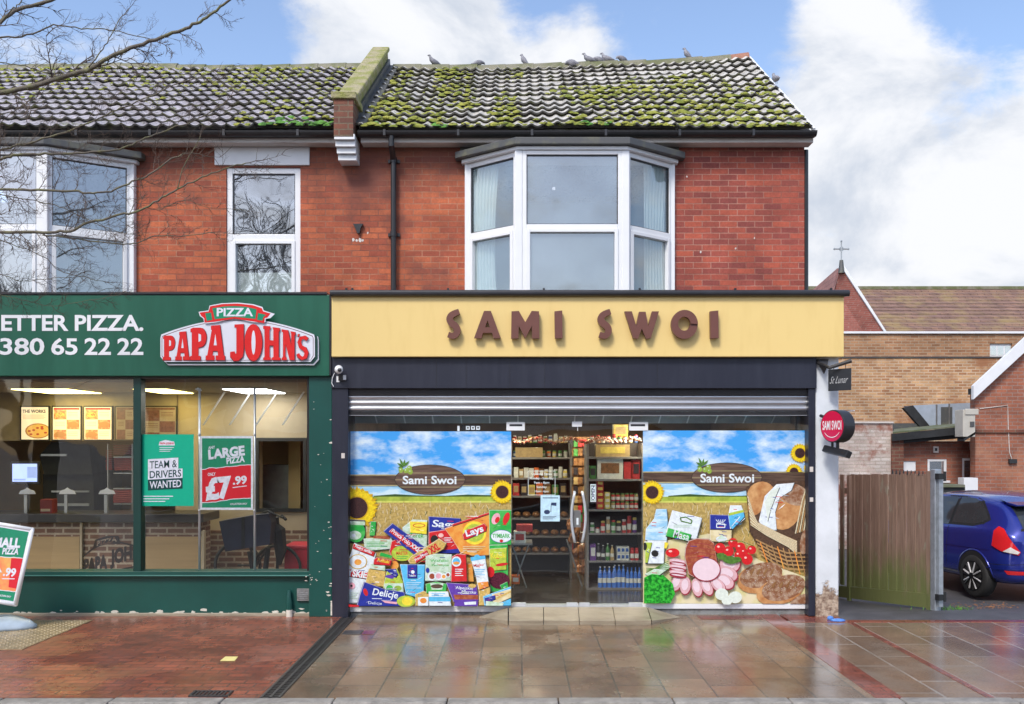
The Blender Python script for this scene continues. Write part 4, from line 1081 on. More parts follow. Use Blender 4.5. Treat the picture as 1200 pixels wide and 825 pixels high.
for (x0, x1, mm, wh, lb) in ((28, 108, 'lampy', 0, 'yellow ceiling light panel inside the left pizza shop window'), (165, 220, 'lampy', 0, 'yellow ceiling light panel right of the green window mullion'), (266, 332, 'lampwhite', 0, 'white ceiling light panel above the pizza offer poster'), (-120, -60, 'lampy', 0, None)):
    if lb is None: continue
    ya, yb2 = 12.0, 12.9
    t = thing('ceiling_light', lb, 'ceiling light', (X((x0+x1)/2, 12.4), 12.4, zc2-.02), 'light panels in the pizza shop')
    z_ = zc2-.015
    b = MB().use(M['whitepaint']); b.box(X(x0+8, 12.4), 11.85, z_, X(x1-8, 12.4), 12.95, z_+.012); b.build('frame', t)
    b = MB().use(M[mm]); b.box(X(x0+9, 12.4), 11.9, z_-.008, X(x1-9, 12.4), 12.9, z_-.001); b.build('diffuser', t)
# menu boards
def pizza(p, cx, cy, rx, ry, rot=0):
    p.ell(cx, cy, rx, ry, M['crust'], rot); p.ell(cx, cy, rx*.88, ry*.86, M['cheese'], rot)
    rnd = random.Random(int(cx*10)); p.k += 1
    for i in range(9):
        a = rnd.random()*6.28; r = rnd.random()**.5*.7
        p.ell(cx+rx*r*math.cos(a), cy+ry*r*math.sin(a), rx*.13, ry*.13, M['pepperoni'], 0, 8, True)
for nm, c in (('crust', (.45, .2, .06)), ('cheese', (.7, .4, .09)), ('pepperoni', (.45, .06, .02)), ('menu_tan', (.62, .38, .2)), ('menu_cream', (.78, .64, .42))):
    M[nm] = mat(nm, c, .5, emit=.55 if nm in ('menu_cream', 'menu_tan') else .35, var=.05)
M['menu_dim'] = mat('menu_unlit', (.3, .24, .2), .5); M['menu_dim2'] = mat('menu_unlit_photo', (.16, .07, .06), .5, var=.4, scale=20)
M['menu_photo'] = mat('menu_photo', (.45, .13, .05), .5, col2=(.7, .35, .14), scale=22, emit=.45)
M['ink'] = mat('dark_ink', (.03, .02, .02), .5, var=.0)
lab = ['lit menu board with big pizza picture headed THE WORKS', 'lit menu board of pizza photos, second from the left', 'lit menu board of pizza photos, third from the left', 'unlit menu board just left of the green mullion', 'unlit menu board just right of the green mullion']
YM = YB-.13
for i, (x0, x1, y1) in enumerate(((25, 56.5, 515), (62, 94, 515), (99, 130.5, 515), (136, 158, 515), (168, 206, 520))):
    t = thing('menu_board', lab[i], 'menu board', P((x0+x1)/2, y1, YM), 'menu boards over the pizza counter')
    b = MB().use(M['dark']); pbox(b, x0-1.2, 475.5, x1+1.2, y1+1, YM, YM+.03); b.build('frame', t)
    p = Print(YM-.002); lit = i < 3; bgm = M['menu_cream'] if lit else M['menu_dim']; ph = M['menu_photo'] if lit else M['menu_dim2']; hd = M['badgered'] if lit else M['menu_dim2']
    p.rect4(x0, 477, x1, y1, bgm)
    if i == 0:
        p.txt('THE WORKS', x0+1.5, 480, x1-3, 484, M['ink'], .03)
        p.k += 1
        for k in range(4): p.rect4(x0+2, 486+k*1.4, x1-3-2*(k % 2), 486.6+k*1.4, M['menu_tan'], True)
        p.rect = (x0, 477, x1, y1); pizza(p, x1-12, 505, 15, 9)
    else:
        p.rect4(x0+1, 478, x1-1, 480.2, hd); w = (x1-x0-2)/2; h = (y1-480.5)/3; p.k += 1
        for k in range(3):
            cx0 = x0+1+(k % 2)*w; p.rect4(cx0, 480.5+k*h, cx0+w, 480.5+(k+1)*h-.4, ph, True)
            ox = x0+1+((k+1) % 2)*w
            for q in range(3): p.rect4(ox+1.5, 483+k*h+q*2, ox+w-2, 483.6+k*h+q*2, M['menu_tan'] if lit else M['menu_dim2'], True)
        if lit:
            for k in range(3): cx0 = x0+1+(k % 2)*w; p.ell(cx0+w/2, 480.5+(k+.5)*h, w*.42, h*.32, M['crust'], same=True) if k else pizza(p, cx0+w/2, 480.5+(k+.5)*h, w*.42, h*.3)
    p.build('menu_print', t)
# counter
t = thing('shop_counter', 'brick fronted pizza counter with dark top and pale wood panels', 'counter', (X(115, 12.4), 12.4, .05))
b = MB().use(M['brick_inside']); b.box(xl+.3, 12.4, .05, X(232, 12.4), 12.9, Z(612, 12.4)); b.build('counter_front', t)
b = MB().use(M['worktop']); b.box(xl+.3, 12.32, Z(612, 12.35), X(239, 12.35), 13.0, Z(602, 12.35)); b.build('worktop', t, bevel=.008)
for (x0, x1) in ((-60, 2), (-5, 93), (170, 236)):
    if x0 == -60: continue
    b = MB().use(M['wood']); pbox(b, x0, 629, x1, 700, 12.36, 12.39); b.build('wood_panel', t)
b = MB().use(M['beige2']); pbox(b, 93.5, 611.5, 95.8, 700, 12.35, 12.395); pbox(b, 165.5, 611.5, 168.5, 700, 12.35, 12.395); pbox(b, 236, 622, 239, 700, 12.34, 12.42); b.each('cover_strip', t)
p = Print(12.385, (96, 600, 165, 669)); p.step = .0006      # the dark badge on the brick
fmr = lambda x, y: (x, y-8-(x-96)*.235)
p.fm2 = fmr
p.poly([(96, 660), (112, 651), (134, 650), (164, 664), (190, 678), (190, 688), (96, 686)], M['ink']); p.poly([(97.5, 661.5), (113, 653.2), (134, 652), (162, 665), (188, 679), (188, 686), (97.5, 684.6)], M['brick_inside'])
p.txt('PAPA', 98, 664, 126, 682, M['ink'], .06, shear=-.0); p.txt('JOHNS', 129, 660, 172, 683, M['ink'], .06, same=True)
p.poly([(109, 653), (112, 644), (125, 643), (139, 646), (141, 656), (136, 655), (125, 651), (112, 654)], M['ink']); p.txt('PIZZA', 113.5, 646, 137, 652, M['brick_inside'], .03)
p.build('counter_badge', t)
# till screen, equipment, steel cups
t = thing('till_screen', 'glowing pale blue till screen on the pizza counter', 'monitor', P(29, 570, 12.7))
b = MB().use(M['blackpl']); pbox(b, 12, 540.5, 46, 567.5, 12.7, 12.74); b.box(X(27, 12.7), 12.74, Z(602, 12.7), X(31, 12.7), 12.77, Z(560, 12.7)); b.build('screen_case', t, bevel=.006)
M['screen'] = mat('screen_light', (.35, .45, .85), emit=.9, var=.03); M['screen2'] = mat('screen_panel', (.25, .33, .62), emit=.7, var=.1)
p = Print(12.697); p.rect4(14.5, 543.5, 43.5, 564.5, M['screen']); p.rect4(32, 547, 43, 560, M['screen2']); p.rect4(16, 561, 30, 563, M['screen2'], True); p.build('screen', t)
t = thing('pizza_oven', 'large dark pizza oven hood behind the counter', 'oven', (X(80, 13.6), 13.6, .05))
b = MB().use(M['dark']); yy = 13.6
b.box(X(50, yy), yy, .05, X(110, yy), yy+.7, Z(555, yy)); b.build('oven_body', t, bevel=.01)
b = MB().use(M['dark']); b.prism([P(46, 534, yy-.1), P(60, 518, yy-.1), P(104, 518, yy-.1), P(108, 556, yy-.1), P(52, 556, yy-.1)], (0, .7, 0)); b.build('hood', t)
b = MB().use(M['steelk']); pbox(b, 48, 532, 78, 534.5, yy-.13, yy-.1); pbox(b, 60, 575, 104, 577, yy-.03, yy); pbox(b, 55, 590, 104, 593, yy-.03, yy); b.each('rail', t)
t = thing('pizza_box_rack', 'tall rack stacked with dark red pizza boxes by the mullion', 'rack', (X(143, 13.5), 13.5, .05))
M['boxred'] = mat('dark_red_card', (.2, .03, .03), .6, var=.2, scale=10)
b = MB().use(M['steelk'])
for z in (535, 554, 572, 590): pbox(b, 133, z, 156, z+1.2, 13.45, 13.9)
for px in (127.5, 156): b.box(X(px, 13.5), 13.45, .05, X(px+1, 13.5), 13.9, Z(520, 13.5))
b.build('rack_frame', t)
b = MB().use(M['boxred'])
for (x0, y0, x1, y1) in ((133, 521, 155, 534), (134, 537, 156, 553), (133, 572.5, 155, 589.5), (124, 527, 131, 553)):
    n = int((y1-y0)/2.4)
    for k in range(n): pbox(b, x0+random.uniform(-.5, .5), y0+k*2.4, x1, y0+k*2.4+2.1, 13.46, 13.86)
b.build('card_boxes', t)
cup0 = None
for i, (px, ll) in enumerate(((32, 'below the till screen'), (79, 'before the oven'), (125.5, 'beside the box rack'))):
    b = MB().use(M['steelk']); q = P(px, 579.5, 12.6); b.box(q.x-.02, 12.55, q.z-.25, q.x+.02, 12.57, q.z); b.use(M['badgewhite']); b.prism([P(px-10, 579, 12.545), P(px-8, 575, 12.545), P(px-3, 573.4, 12.545), P(px, 571.3, 12.545), P(px+3, 573.4, 12.545), P(px+8, 575, 12.545), P(px+10, 579, 12.545)], (0, -.004, 0))
    tag(b.build('counter_badge_stand'), 'small grey badge stand on the pizza counter, '+ll, 'display', 'badge stands along the pizza counter')
b = MB().use(M['badgered'])
for i in range(7):
    q = P(50+i*2.6, 601, 12.5); 
b = MB().use(M['boxred']); b.box(X(49, 12.5), 12.45, Z(601.8, 12.5), X(63, 12.5), 12.6, Z(585, 12.5)); b.use(M['beige2']); b.box(X(50, 12.5), 12.447, Z(599, 12.5), X(61, 12.5), 12.449, Z(596, 12.5)); tag(b.build('leaflet_box', bevel=.004), 'small dark red leaflet box on the pizza counter left of the oven', 'box')
M['redbin'] = mat('red_box_plastic', (.55, .02, .045), .4, var=.05)
yy = 11.9
b = MB().use(M['redbin']); pbox(b, 333, 643, 372, 720, yy, yy+.5); pbox(b, 331.5, 639.5, 374, 643.5, yy-.02, yy+.52)
tag(b.build('storage_bin', bevel=.01), 'bright red lidded bin in the pizza shop window corner', 'bin')
# bicycle with big delivery bag
yy = 11.7
t = thing('delivery_bicycle', 'dark bicycle parked inside the pizza shop window behind a delivery bag', 'bicycle', P(318, 720, yy))
b = MB().use(M['dark'])
def ring(mb, c, r, w, n=28): mb.tube([c+Vector((r*math.cos(2*PI*k/n), 0, r*math.sin(2*PI*k/n))) for k in range(n+1)], w, 6, cap=False)
wc1 = P(322, 668, yy)+Vector((.0, .12, 0)); wc2 = wc1+Vector((-.62, .35, 0))
ring(b, wc1, .30, .022); b.build('wheel', t)
b = MB().use(M['dark']); ring(b, wc2, .30, .022); b.build('wheel', t)
b = MB().use(M['dark']); hp = P(325, 606, yy)
b.tube([wc1, hp+Vector((.0, .05, -.15)), hp], .02, 8); b.tube([hp+Vector((0, .05, -.2)), wc2+Vector((.25, 0, 0))], .018, 8); b.tube([wc2+Vector((.25, 0, 0)), wc2+Vector((.05, .0, .55))], .016, 8); b.tube([wc2, wc2+Vector((.25, 0, 0))], .012, 6); b.tube([hp+Vector((0, .05, -.08)), wc2+Vector((.1, 0, .45))], .018, 8)
b.build('bicycle_frame', t)
b = MB().use(M['dark']); b.tube([P(306, 602, yy), P(314, 599, yy-.08), P(325, 604, yy-.1), P(332, 607, yy-.2)], .014, 8); b.tube([P(322, 603, yy), P(318, 596, yy)], .01, 6); b.tube([P(330, 604, yy-.15), P(335, 609, yy-.2)], .02, 8)
b.build('handlebar', t)
b = MB().use(M['dark']); b.tube([P(318, 612, yy+.05), P(326, 622, yy+.05), P(329, 645, yy+.05), P(327, 662, yy+.05)], [.05, .1, .08, .03], 8); b.tube([P(292, 646, yy), P(296, 668, yy)], .03, 8); b.tube([P(314, 642, yy), P(311, 668, yy)], .035, 8); b.each('fork', t)
b = MB(); M['bagnavy'] = mat('navy_bag_cloth', (.02, .025, .05), .6, var=.2)
b.use(M['bagnavy']); b.prism([P(256.5, 611, yy-.25), P(296, 604, yy-.25), P(314, 602, yy-.25), P(318, 612, yy-.25), P(316, 638, yy-.25), P(264, 646.5, yy-.25)], (0, .3, 0))
b.use(M['dark']); b.prism([P(283, 606, yy-.253), P(287, 605.4, yy-.253), P(287, 642, yy-.253), P(283, 643, yy-.253)], (0, -.006, 0))
tag(b.build('delivery_bag', bevel=.015), 'big tilted navy insulated delivery bag leaning on the bicycle', 'bag')
# poster cables / poles
for i, (px, lb) in enumerate(((233.8, 'silver poster pole left of the pizza offer poster'), (298.5, 'silver poster pole right of the pizza offer poster'))):
    yy = YQ+.08
    t = thing('poster_pole', lb, 'pole', P(px, 669, yy))
    b = MB().use(M['alu']); b.tube([P(px, 672, yy), P(px, 455, yy)], .0145, 10); b.build('pole', t, smooth=True)
    for py in (509, 598): b = MB().use(M['whitepaint']); b.ball(P(px-.5, py, yy-.02), .014, 8); b.build('clip', t, smooth=True)
b = MB().use(M['whitepaint']); b.ball(P(232, 456, YQ+.08), .02, 8); b.tube([P(229, 456, YQ+.1), P(236, 457.5, YQ+.06)], .008, 6); tag(b.build('pole_hook', smooth=True), 'tiny white hook at the top of the left poster pole', 'hook')
# ------------------------------------------------------------------ printed window vinyls of the food shop
def pm(n, c, **k):
    v = k.pop('var', .16); s_ = k.pop('scale', 22)
    M[n] = mat('print_'+n, c, .42, var=v, spec=.4, scale=s_, **k)
    c2 = k.get('col2')
    k2 = dict(k)
    if c2: k2['col2'] = tuple(q*.5 for q in c2)
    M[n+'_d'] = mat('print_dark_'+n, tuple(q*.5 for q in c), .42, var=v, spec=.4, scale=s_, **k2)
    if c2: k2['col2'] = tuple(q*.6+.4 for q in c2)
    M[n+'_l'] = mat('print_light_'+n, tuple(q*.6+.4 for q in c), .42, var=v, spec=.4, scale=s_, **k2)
    return M[n]
pm('sky', (.05, .34, .8), col2=(.72, .84, .9), thr=(.44, .62), scale=1.7, stretch=(1, 1, 2.0)); pm('sky2', (.3, .58, .8), col2=(.6, .78, .86), scale=5, stretch=(1, 1, 4))
pm('deepsky', (.04, .15, .68), col2=(.1, .4, .85), thr=(.35, .6), scale=3)
pm('plank', (.12, .075, .05), col2=(.06, .035, .025), scale=5, stretch=(.5, 1, 9)); pm('plank2', (.09, .055, .04), col2=(.16, .1, .075), scale=5, stretch=(.5, 1, 10)); pm('plankedge', (.45, .4, .2))
pm('wheat', (.55, .4, .13), col2=(.38, .27, .08), scale=34, thr=(.4, .6)); pm('field', (.35, .45, .06), scale=10, var=.3); pm('hill', (.04, .09, .02)); pm('field2', (.58, .62, .12))
pm('petal', (.8, .6, .015), var=.2, scale=40); pm('petal2', (.62, .38, .01)); pm('seed', (.05, .02, .02), var=.5, scale=60); pm('olive', (.28, .42, .06)); pm('leaf', (.08, .2, .03), var=.4, scale=30); pm('pwhite', (.72, .8, .84)); pm('palegreen', (.45, .62, .42), col2=(.6, .75, .65), scale=20)
pm('pblue', (.02, .035, .3)); pm('cyan', (.1, .48, .78)); pm('pgreen', (.02, .38, .06), col2=(.08, .48, .1), scale=9); pm('lime', (.42, .55, .06), var=.25, scale=30); pm('pred', (.6, .02, .025)); pm('orange', (.75, .25, .04), col2=(.8, .4, .08), scale=8); pm('pyellow', (.82, .68, .05)); pm('purple', (.12, .05, .38)); pm('gold', (.6, .42, .12), var=.3, scale=40)
pm('currant', (.09, .01, .03), var=.8, scale=60); pm('pink', (.78, .4, .48)); pm('cream', (.78, .7, .45), col2=(.66, .56, .3), scale=10); pm('ham', (.3, .06, .03), col2=(.42, .13, .06), scale=20); pm('hamface', (.78, .62, .68), var=.05); pm('slice', (.68, .42, .45), var=.12, scale=25); pm('rind', (.3, .03, .05)); pm('tomato', (.62, .015, .02)); pm('shine', (.85, .5, .45))
pm('bread', (.42, .17, .055), col2=(.66, .38, .16), thr=(.35, .65), scale=9); pm('loaf', (.24, .1, .045), col2=(.55, .42, .3), thr=(.42, .72), scale=16); pm('wicker', (.4, .24, .1), var=.3, scale=30); pm('wickerd', (.09, .05, .03), var=.5, scale=40); pm('straw', (.68, .62, .42), var=.2, scale=50); pm('lettuce', (.04, .5, .04), col2=(.0, .15, .01), scale=26, thr=(.42, .58)); pm('board', (.66, .62, .3), col2=(.75, .68, .45), scale=6); pm('dblack', (.02, .02, .02)); pm('garlic', (.7, .78, .7), var=.1, scale=30)
mm = M
def common(p, x0, x1, y0, y1, band0, band1, ocx, ocy, hx=.0):
    p.rect4(x0, y0, x1, y1, mm['sky'])
    for (a, b_, c_, d_) in ((x0+.66*(x1-x0)*(1 if hx == 0 else 0), y0, 0, 0),): pass
    rnd = random.Random(5+int(x0)); p.k += 1
    for c in range(7):
        cx = x0+rnd.uniform(.1, .9)*(x1-x0); cy = y0+rnd.uniform(14, 38); 
    p.rect4(x0, band1, x1, 583, mm['sky2'])
    p.poly([(x0+30, 581), (x0+55, 579), (x0+80, 580.5), (x0+115, 581), (x0+140, 579.5), (x1, 581), (x1, 586), (x0+30, 586)], mm['hill'])
    p.rect4(x0, 582, x1, 590, mm['field']); p.rect4(x0, 587, x1, 589, mm['field2'])
    p.rect4(x0, 589, x1, y1, mm['wheat']); p.k += 2
    for i in range(240):                                # stalks
        sx, sy = rnd.uniform(x0, x1), rnd.uniform(590, 640); dx = rnd.uniform(-3, 3); ln = rnd.uniform(3, 7)
        p.line([(sx, sy), (sx+dx, sy-ln)], .55, mm['straw'] if i % 3 else mm['hill'] if i % 9 == 0 else mm['gold'], True)
    p.k += 2
    p.rect4(x0, band0, x1, band1, mm['plankedge']); p.rect4(x0, band0+1.2, x1, band1-1.2, mm['plank'])
    p.ell(ocx, ocy, 41.5, 17.6, mm['dblack'], n=40); p.ell(ocx, ocy, 40.8, 17, mm['plank2'], n=40); p.k += 1
    for dy in (-8, 0, 8.5):
        w = 40.8*math.sqrt(1-(dy/17)**2); p.rect4(ocx-w, ocy+dy, ocx+w, ocy+dy+.5, mm['plankedge'], True)
def olives(p, x, y):
    p.k += 1
    for (a, l) in ((-150, 9), (-115, 11), (-80, 9), (-45, 10), (170, 7)):
        c, s_ = math.cos(R(a)), math.sin(R(a)); p.poly([(x, y), (x+c*l*.5-s_*1.4, y+s_*l*.5+c*1.4), (x+c*l, y+s_*l), (x+c*l*.5+s_*1.4, y+s_*l*.5-c*1.4)], mm['leaf'], True)
    p.k += 1
    for (dx, dy) in ((-3, 4), (3, 4.5), (7, 1.5), (8, 6)): p.ell(x+dx, y+dy, 2.9, 3.1, mm['olive'], n=12, same=True); 
    p.k += 1
    for (dx, dy) in ((-3, 4), (3, 4.5), (7, 1.5), (8, 6)): p.ell(x+dx-.7, y+dy-.9, .9, .8, mm['palegreen'], n=8, same=True)
def sunflower(p, x, y, r, ri):
    for (kk, mt, rr) in ((0, 'petal2', 1.0), (1, 'petal', .93)):
        p.k += 1; pts = []
        N = 22
        for k in range(N*2):
            a = PI*k/N+kk*.12; q = r*rr*(1.0 if k % 2 else .82)*(1+.06*math.sin(k*3.7)); pts.append((x+q*math.cos(a), y+q*math.sin(a)))
        p.poly(pts, mm[mt])
    p.ell(x, y, ri*1.12, ri*1.12, mm['petal2'], n=24); p.ell(x, y, ri, ri, mm['seed'], n=24)
def squig(p, x0, x1, y, m, n=3, h=1.2):
    """unreadably small print as fine lines"""
    p.k += 1
    for i in range(n): p.rect4(x0, y+i*2*h, x0+(x1-x0)*(1-.13*(i % 3)), y+i*2*h+h*.7, m, True)

YV = YG-.012
p = Print(YV, (408.5, 505.5, 599, 710), step=.00032)
common(p, 408, 600, 505, 710.5, 556, 569.5, 504, 562)
p.txt('Sami Swoi', 472, 557.5, 535, 567.5, mm['pwhite'], .022); olives(p, 473, 547)
sunflower(p, 418.5, 595, 25, 12.5); sunflower(p, 588.5, 576.5, 14.5, 7.4)
L2 = lambda x, y: (400+x/5.714, 590+y/5.714)
p.fm2 = L2
gr = random.Random(77)
def G(pts, m, same=False):
    """a printed pack: soft dark rim, lit edge and a few lines of small print"""
    xs_ = [q[0] for q in pts]; ys_ = [q[1] for q in pts]; w_, h_ = max(xs_)-min(xs_), max(ys_)-min(ys_)
    if w_ < 45 or h_ < 45 or m in ('board', 'wickerd', 'lettuce'): return p.poly(pts, mm[m], same)
    cx, cy = sum(xs_)/len(xs_), sum(ys_)/len(ys_)
    sh = lambda f, ox, oy: [(cx+(x-cx)*f+ox, cy+(y-cy)*f+oy) for x, y in pts]
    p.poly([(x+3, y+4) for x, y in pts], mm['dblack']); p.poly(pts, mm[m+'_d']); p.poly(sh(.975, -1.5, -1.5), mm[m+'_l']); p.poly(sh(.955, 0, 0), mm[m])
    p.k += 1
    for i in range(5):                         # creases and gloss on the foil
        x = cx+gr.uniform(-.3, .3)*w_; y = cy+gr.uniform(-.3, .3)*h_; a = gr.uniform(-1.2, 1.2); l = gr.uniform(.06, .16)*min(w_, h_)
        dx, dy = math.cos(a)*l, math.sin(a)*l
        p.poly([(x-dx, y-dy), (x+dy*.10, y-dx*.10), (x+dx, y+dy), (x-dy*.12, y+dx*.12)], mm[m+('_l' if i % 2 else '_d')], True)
    for i in range(4):
        x = cx+gr.uniform(-.3, .1)*w_; y = cy+gr.uniform(-.32, .32)*h_; p.poly([(x, y), (x+w_*.2, y+2), (x+w_*.2, y+6), (x, y+4)], mm[gr.choice(('pwhite', 'pblue', 'pred', m+'_l'))], True)
def T(text, x0, y0, x1, y1, m, off=.02, rot=0, shear=0): p.txt(text, x0, y0, x1, y1, mm[m], off, rot, shear)
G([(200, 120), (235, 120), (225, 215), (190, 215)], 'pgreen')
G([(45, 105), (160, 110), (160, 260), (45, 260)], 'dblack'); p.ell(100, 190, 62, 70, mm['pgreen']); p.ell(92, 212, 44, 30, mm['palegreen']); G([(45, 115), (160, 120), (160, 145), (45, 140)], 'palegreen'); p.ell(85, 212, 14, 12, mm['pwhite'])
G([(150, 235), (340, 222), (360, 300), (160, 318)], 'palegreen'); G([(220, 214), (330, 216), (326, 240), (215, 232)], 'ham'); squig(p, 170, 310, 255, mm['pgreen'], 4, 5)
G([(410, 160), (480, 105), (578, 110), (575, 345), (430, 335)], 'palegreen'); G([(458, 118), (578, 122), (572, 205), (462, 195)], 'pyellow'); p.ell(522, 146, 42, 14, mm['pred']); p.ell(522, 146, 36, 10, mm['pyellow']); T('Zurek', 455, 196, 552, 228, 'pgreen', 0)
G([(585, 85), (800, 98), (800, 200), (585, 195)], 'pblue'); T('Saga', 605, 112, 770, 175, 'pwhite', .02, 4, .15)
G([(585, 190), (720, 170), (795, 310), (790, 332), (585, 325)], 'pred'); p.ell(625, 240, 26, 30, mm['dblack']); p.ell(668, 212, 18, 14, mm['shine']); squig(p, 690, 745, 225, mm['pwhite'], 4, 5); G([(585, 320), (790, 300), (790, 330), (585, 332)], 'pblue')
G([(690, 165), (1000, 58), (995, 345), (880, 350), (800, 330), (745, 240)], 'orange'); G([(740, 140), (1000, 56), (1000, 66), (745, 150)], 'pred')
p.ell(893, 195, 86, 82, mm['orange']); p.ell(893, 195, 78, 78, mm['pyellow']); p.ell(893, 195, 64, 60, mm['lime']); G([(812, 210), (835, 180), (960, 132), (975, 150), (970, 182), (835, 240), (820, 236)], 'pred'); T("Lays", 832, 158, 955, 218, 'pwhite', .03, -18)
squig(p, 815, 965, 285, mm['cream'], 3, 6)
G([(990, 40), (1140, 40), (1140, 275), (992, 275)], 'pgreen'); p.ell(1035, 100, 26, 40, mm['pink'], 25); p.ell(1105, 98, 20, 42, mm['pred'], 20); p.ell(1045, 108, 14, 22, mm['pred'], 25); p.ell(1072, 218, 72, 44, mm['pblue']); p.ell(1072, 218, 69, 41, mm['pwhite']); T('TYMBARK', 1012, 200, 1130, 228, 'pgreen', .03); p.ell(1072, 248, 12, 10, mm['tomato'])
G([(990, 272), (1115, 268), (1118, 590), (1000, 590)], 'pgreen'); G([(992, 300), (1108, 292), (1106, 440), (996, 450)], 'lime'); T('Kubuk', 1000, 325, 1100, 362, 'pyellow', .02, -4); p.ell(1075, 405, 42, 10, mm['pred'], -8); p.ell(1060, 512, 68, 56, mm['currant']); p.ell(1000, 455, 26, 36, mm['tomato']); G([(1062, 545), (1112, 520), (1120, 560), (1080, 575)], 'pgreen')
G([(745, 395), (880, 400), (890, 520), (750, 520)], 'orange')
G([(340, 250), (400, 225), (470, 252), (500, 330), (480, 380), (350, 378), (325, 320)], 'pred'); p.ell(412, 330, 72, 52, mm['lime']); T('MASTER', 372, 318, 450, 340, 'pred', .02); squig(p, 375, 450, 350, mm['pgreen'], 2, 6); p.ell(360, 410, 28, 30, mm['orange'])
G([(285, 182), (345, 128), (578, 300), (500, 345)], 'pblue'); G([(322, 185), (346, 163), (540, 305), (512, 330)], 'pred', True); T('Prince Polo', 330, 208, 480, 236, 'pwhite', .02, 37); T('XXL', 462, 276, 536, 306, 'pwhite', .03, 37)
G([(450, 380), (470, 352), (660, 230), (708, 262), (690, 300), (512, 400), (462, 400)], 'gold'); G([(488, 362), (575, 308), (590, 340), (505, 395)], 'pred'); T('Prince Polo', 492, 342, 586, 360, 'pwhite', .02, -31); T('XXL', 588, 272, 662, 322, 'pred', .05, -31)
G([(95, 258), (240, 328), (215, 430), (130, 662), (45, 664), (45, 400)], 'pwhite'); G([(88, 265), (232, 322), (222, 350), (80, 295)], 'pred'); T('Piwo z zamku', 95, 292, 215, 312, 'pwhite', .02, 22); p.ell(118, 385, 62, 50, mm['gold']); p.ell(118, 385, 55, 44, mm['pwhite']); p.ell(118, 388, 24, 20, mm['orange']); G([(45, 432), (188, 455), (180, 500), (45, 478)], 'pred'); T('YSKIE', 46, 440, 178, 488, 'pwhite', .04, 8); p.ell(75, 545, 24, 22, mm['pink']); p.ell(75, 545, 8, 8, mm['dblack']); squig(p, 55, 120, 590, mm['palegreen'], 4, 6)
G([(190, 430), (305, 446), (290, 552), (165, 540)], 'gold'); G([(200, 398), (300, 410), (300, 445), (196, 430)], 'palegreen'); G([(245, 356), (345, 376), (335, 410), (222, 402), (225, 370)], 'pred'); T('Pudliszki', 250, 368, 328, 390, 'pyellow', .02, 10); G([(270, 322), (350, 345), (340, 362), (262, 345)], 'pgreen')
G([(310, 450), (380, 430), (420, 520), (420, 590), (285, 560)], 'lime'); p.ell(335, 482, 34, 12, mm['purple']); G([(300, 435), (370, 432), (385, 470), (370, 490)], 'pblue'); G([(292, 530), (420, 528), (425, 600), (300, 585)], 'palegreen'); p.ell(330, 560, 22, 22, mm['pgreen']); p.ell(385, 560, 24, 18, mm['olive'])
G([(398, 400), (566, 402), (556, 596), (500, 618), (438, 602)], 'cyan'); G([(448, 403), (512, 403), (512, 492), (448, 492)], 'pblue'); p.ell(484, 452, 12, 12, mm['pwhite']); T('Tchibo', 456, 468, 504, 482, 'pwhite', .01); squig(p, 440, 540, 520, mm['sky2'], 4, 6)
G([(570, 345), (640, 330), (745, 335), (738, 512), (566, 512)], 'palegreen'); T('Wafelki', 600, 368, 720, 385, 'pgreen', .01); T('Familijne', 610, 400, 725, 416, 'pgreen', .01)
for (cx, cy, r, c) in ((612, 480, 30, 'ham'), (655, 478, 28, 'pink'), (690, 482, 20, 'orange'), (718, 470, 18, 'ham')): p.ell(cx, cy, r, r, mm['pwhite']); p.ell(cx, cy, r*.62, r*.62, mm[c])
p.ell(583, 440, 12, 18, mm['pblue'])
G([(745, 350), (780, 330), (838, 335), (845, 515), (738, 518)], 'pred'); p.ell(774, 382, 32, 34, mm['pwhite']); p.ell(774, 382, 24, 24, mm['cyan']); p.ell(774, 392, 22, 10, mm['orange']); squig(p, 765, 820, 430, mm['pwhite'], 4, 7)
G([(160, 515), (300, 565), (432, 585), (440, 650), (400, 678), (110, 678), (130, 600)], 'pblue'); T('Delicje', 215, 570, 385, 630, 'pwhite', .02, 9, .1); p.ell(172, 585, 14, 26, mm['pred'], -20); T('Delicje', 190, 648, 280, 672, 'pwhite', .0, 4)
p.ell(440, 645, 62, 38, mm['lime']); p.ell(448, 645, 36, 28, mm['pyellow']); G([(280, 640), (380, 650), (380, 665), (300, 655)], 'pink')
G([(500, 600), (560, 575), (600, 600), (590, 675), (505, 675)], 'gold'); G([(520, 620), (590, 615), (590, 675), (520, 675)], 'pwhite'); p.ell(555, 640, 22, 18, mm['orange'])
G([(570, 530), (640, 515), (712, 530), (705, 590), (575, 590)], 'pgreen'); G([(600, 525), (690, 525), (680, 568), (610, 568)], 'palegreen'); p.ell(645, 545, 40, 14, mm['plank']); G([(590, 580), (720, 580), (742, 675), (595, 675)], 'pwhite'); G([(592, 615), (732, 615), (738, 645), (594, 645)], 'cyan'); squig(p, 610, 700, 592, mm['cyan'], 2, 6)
G([(705, 520), (910, 535), (922, 640), (755, 650)], 'purple'); G([(755, 600), (920, 602), (920, 632), (765, 632)], 'ham'); T('Alpejskie', 770, 545, 885, 572, 'pwhite', .01, 3); T('Mleczko', 810, 572, 905, 592, 'pwhite', .01, 3); G([(765, 640), (918, 640), (915, 676), (760, 676)], 'purple'); G([(825, 650), (905, 645), (905, 665), (830, 668)], 'pwhite'); p.ell(880, 542, 26, 14, mm['gold'])
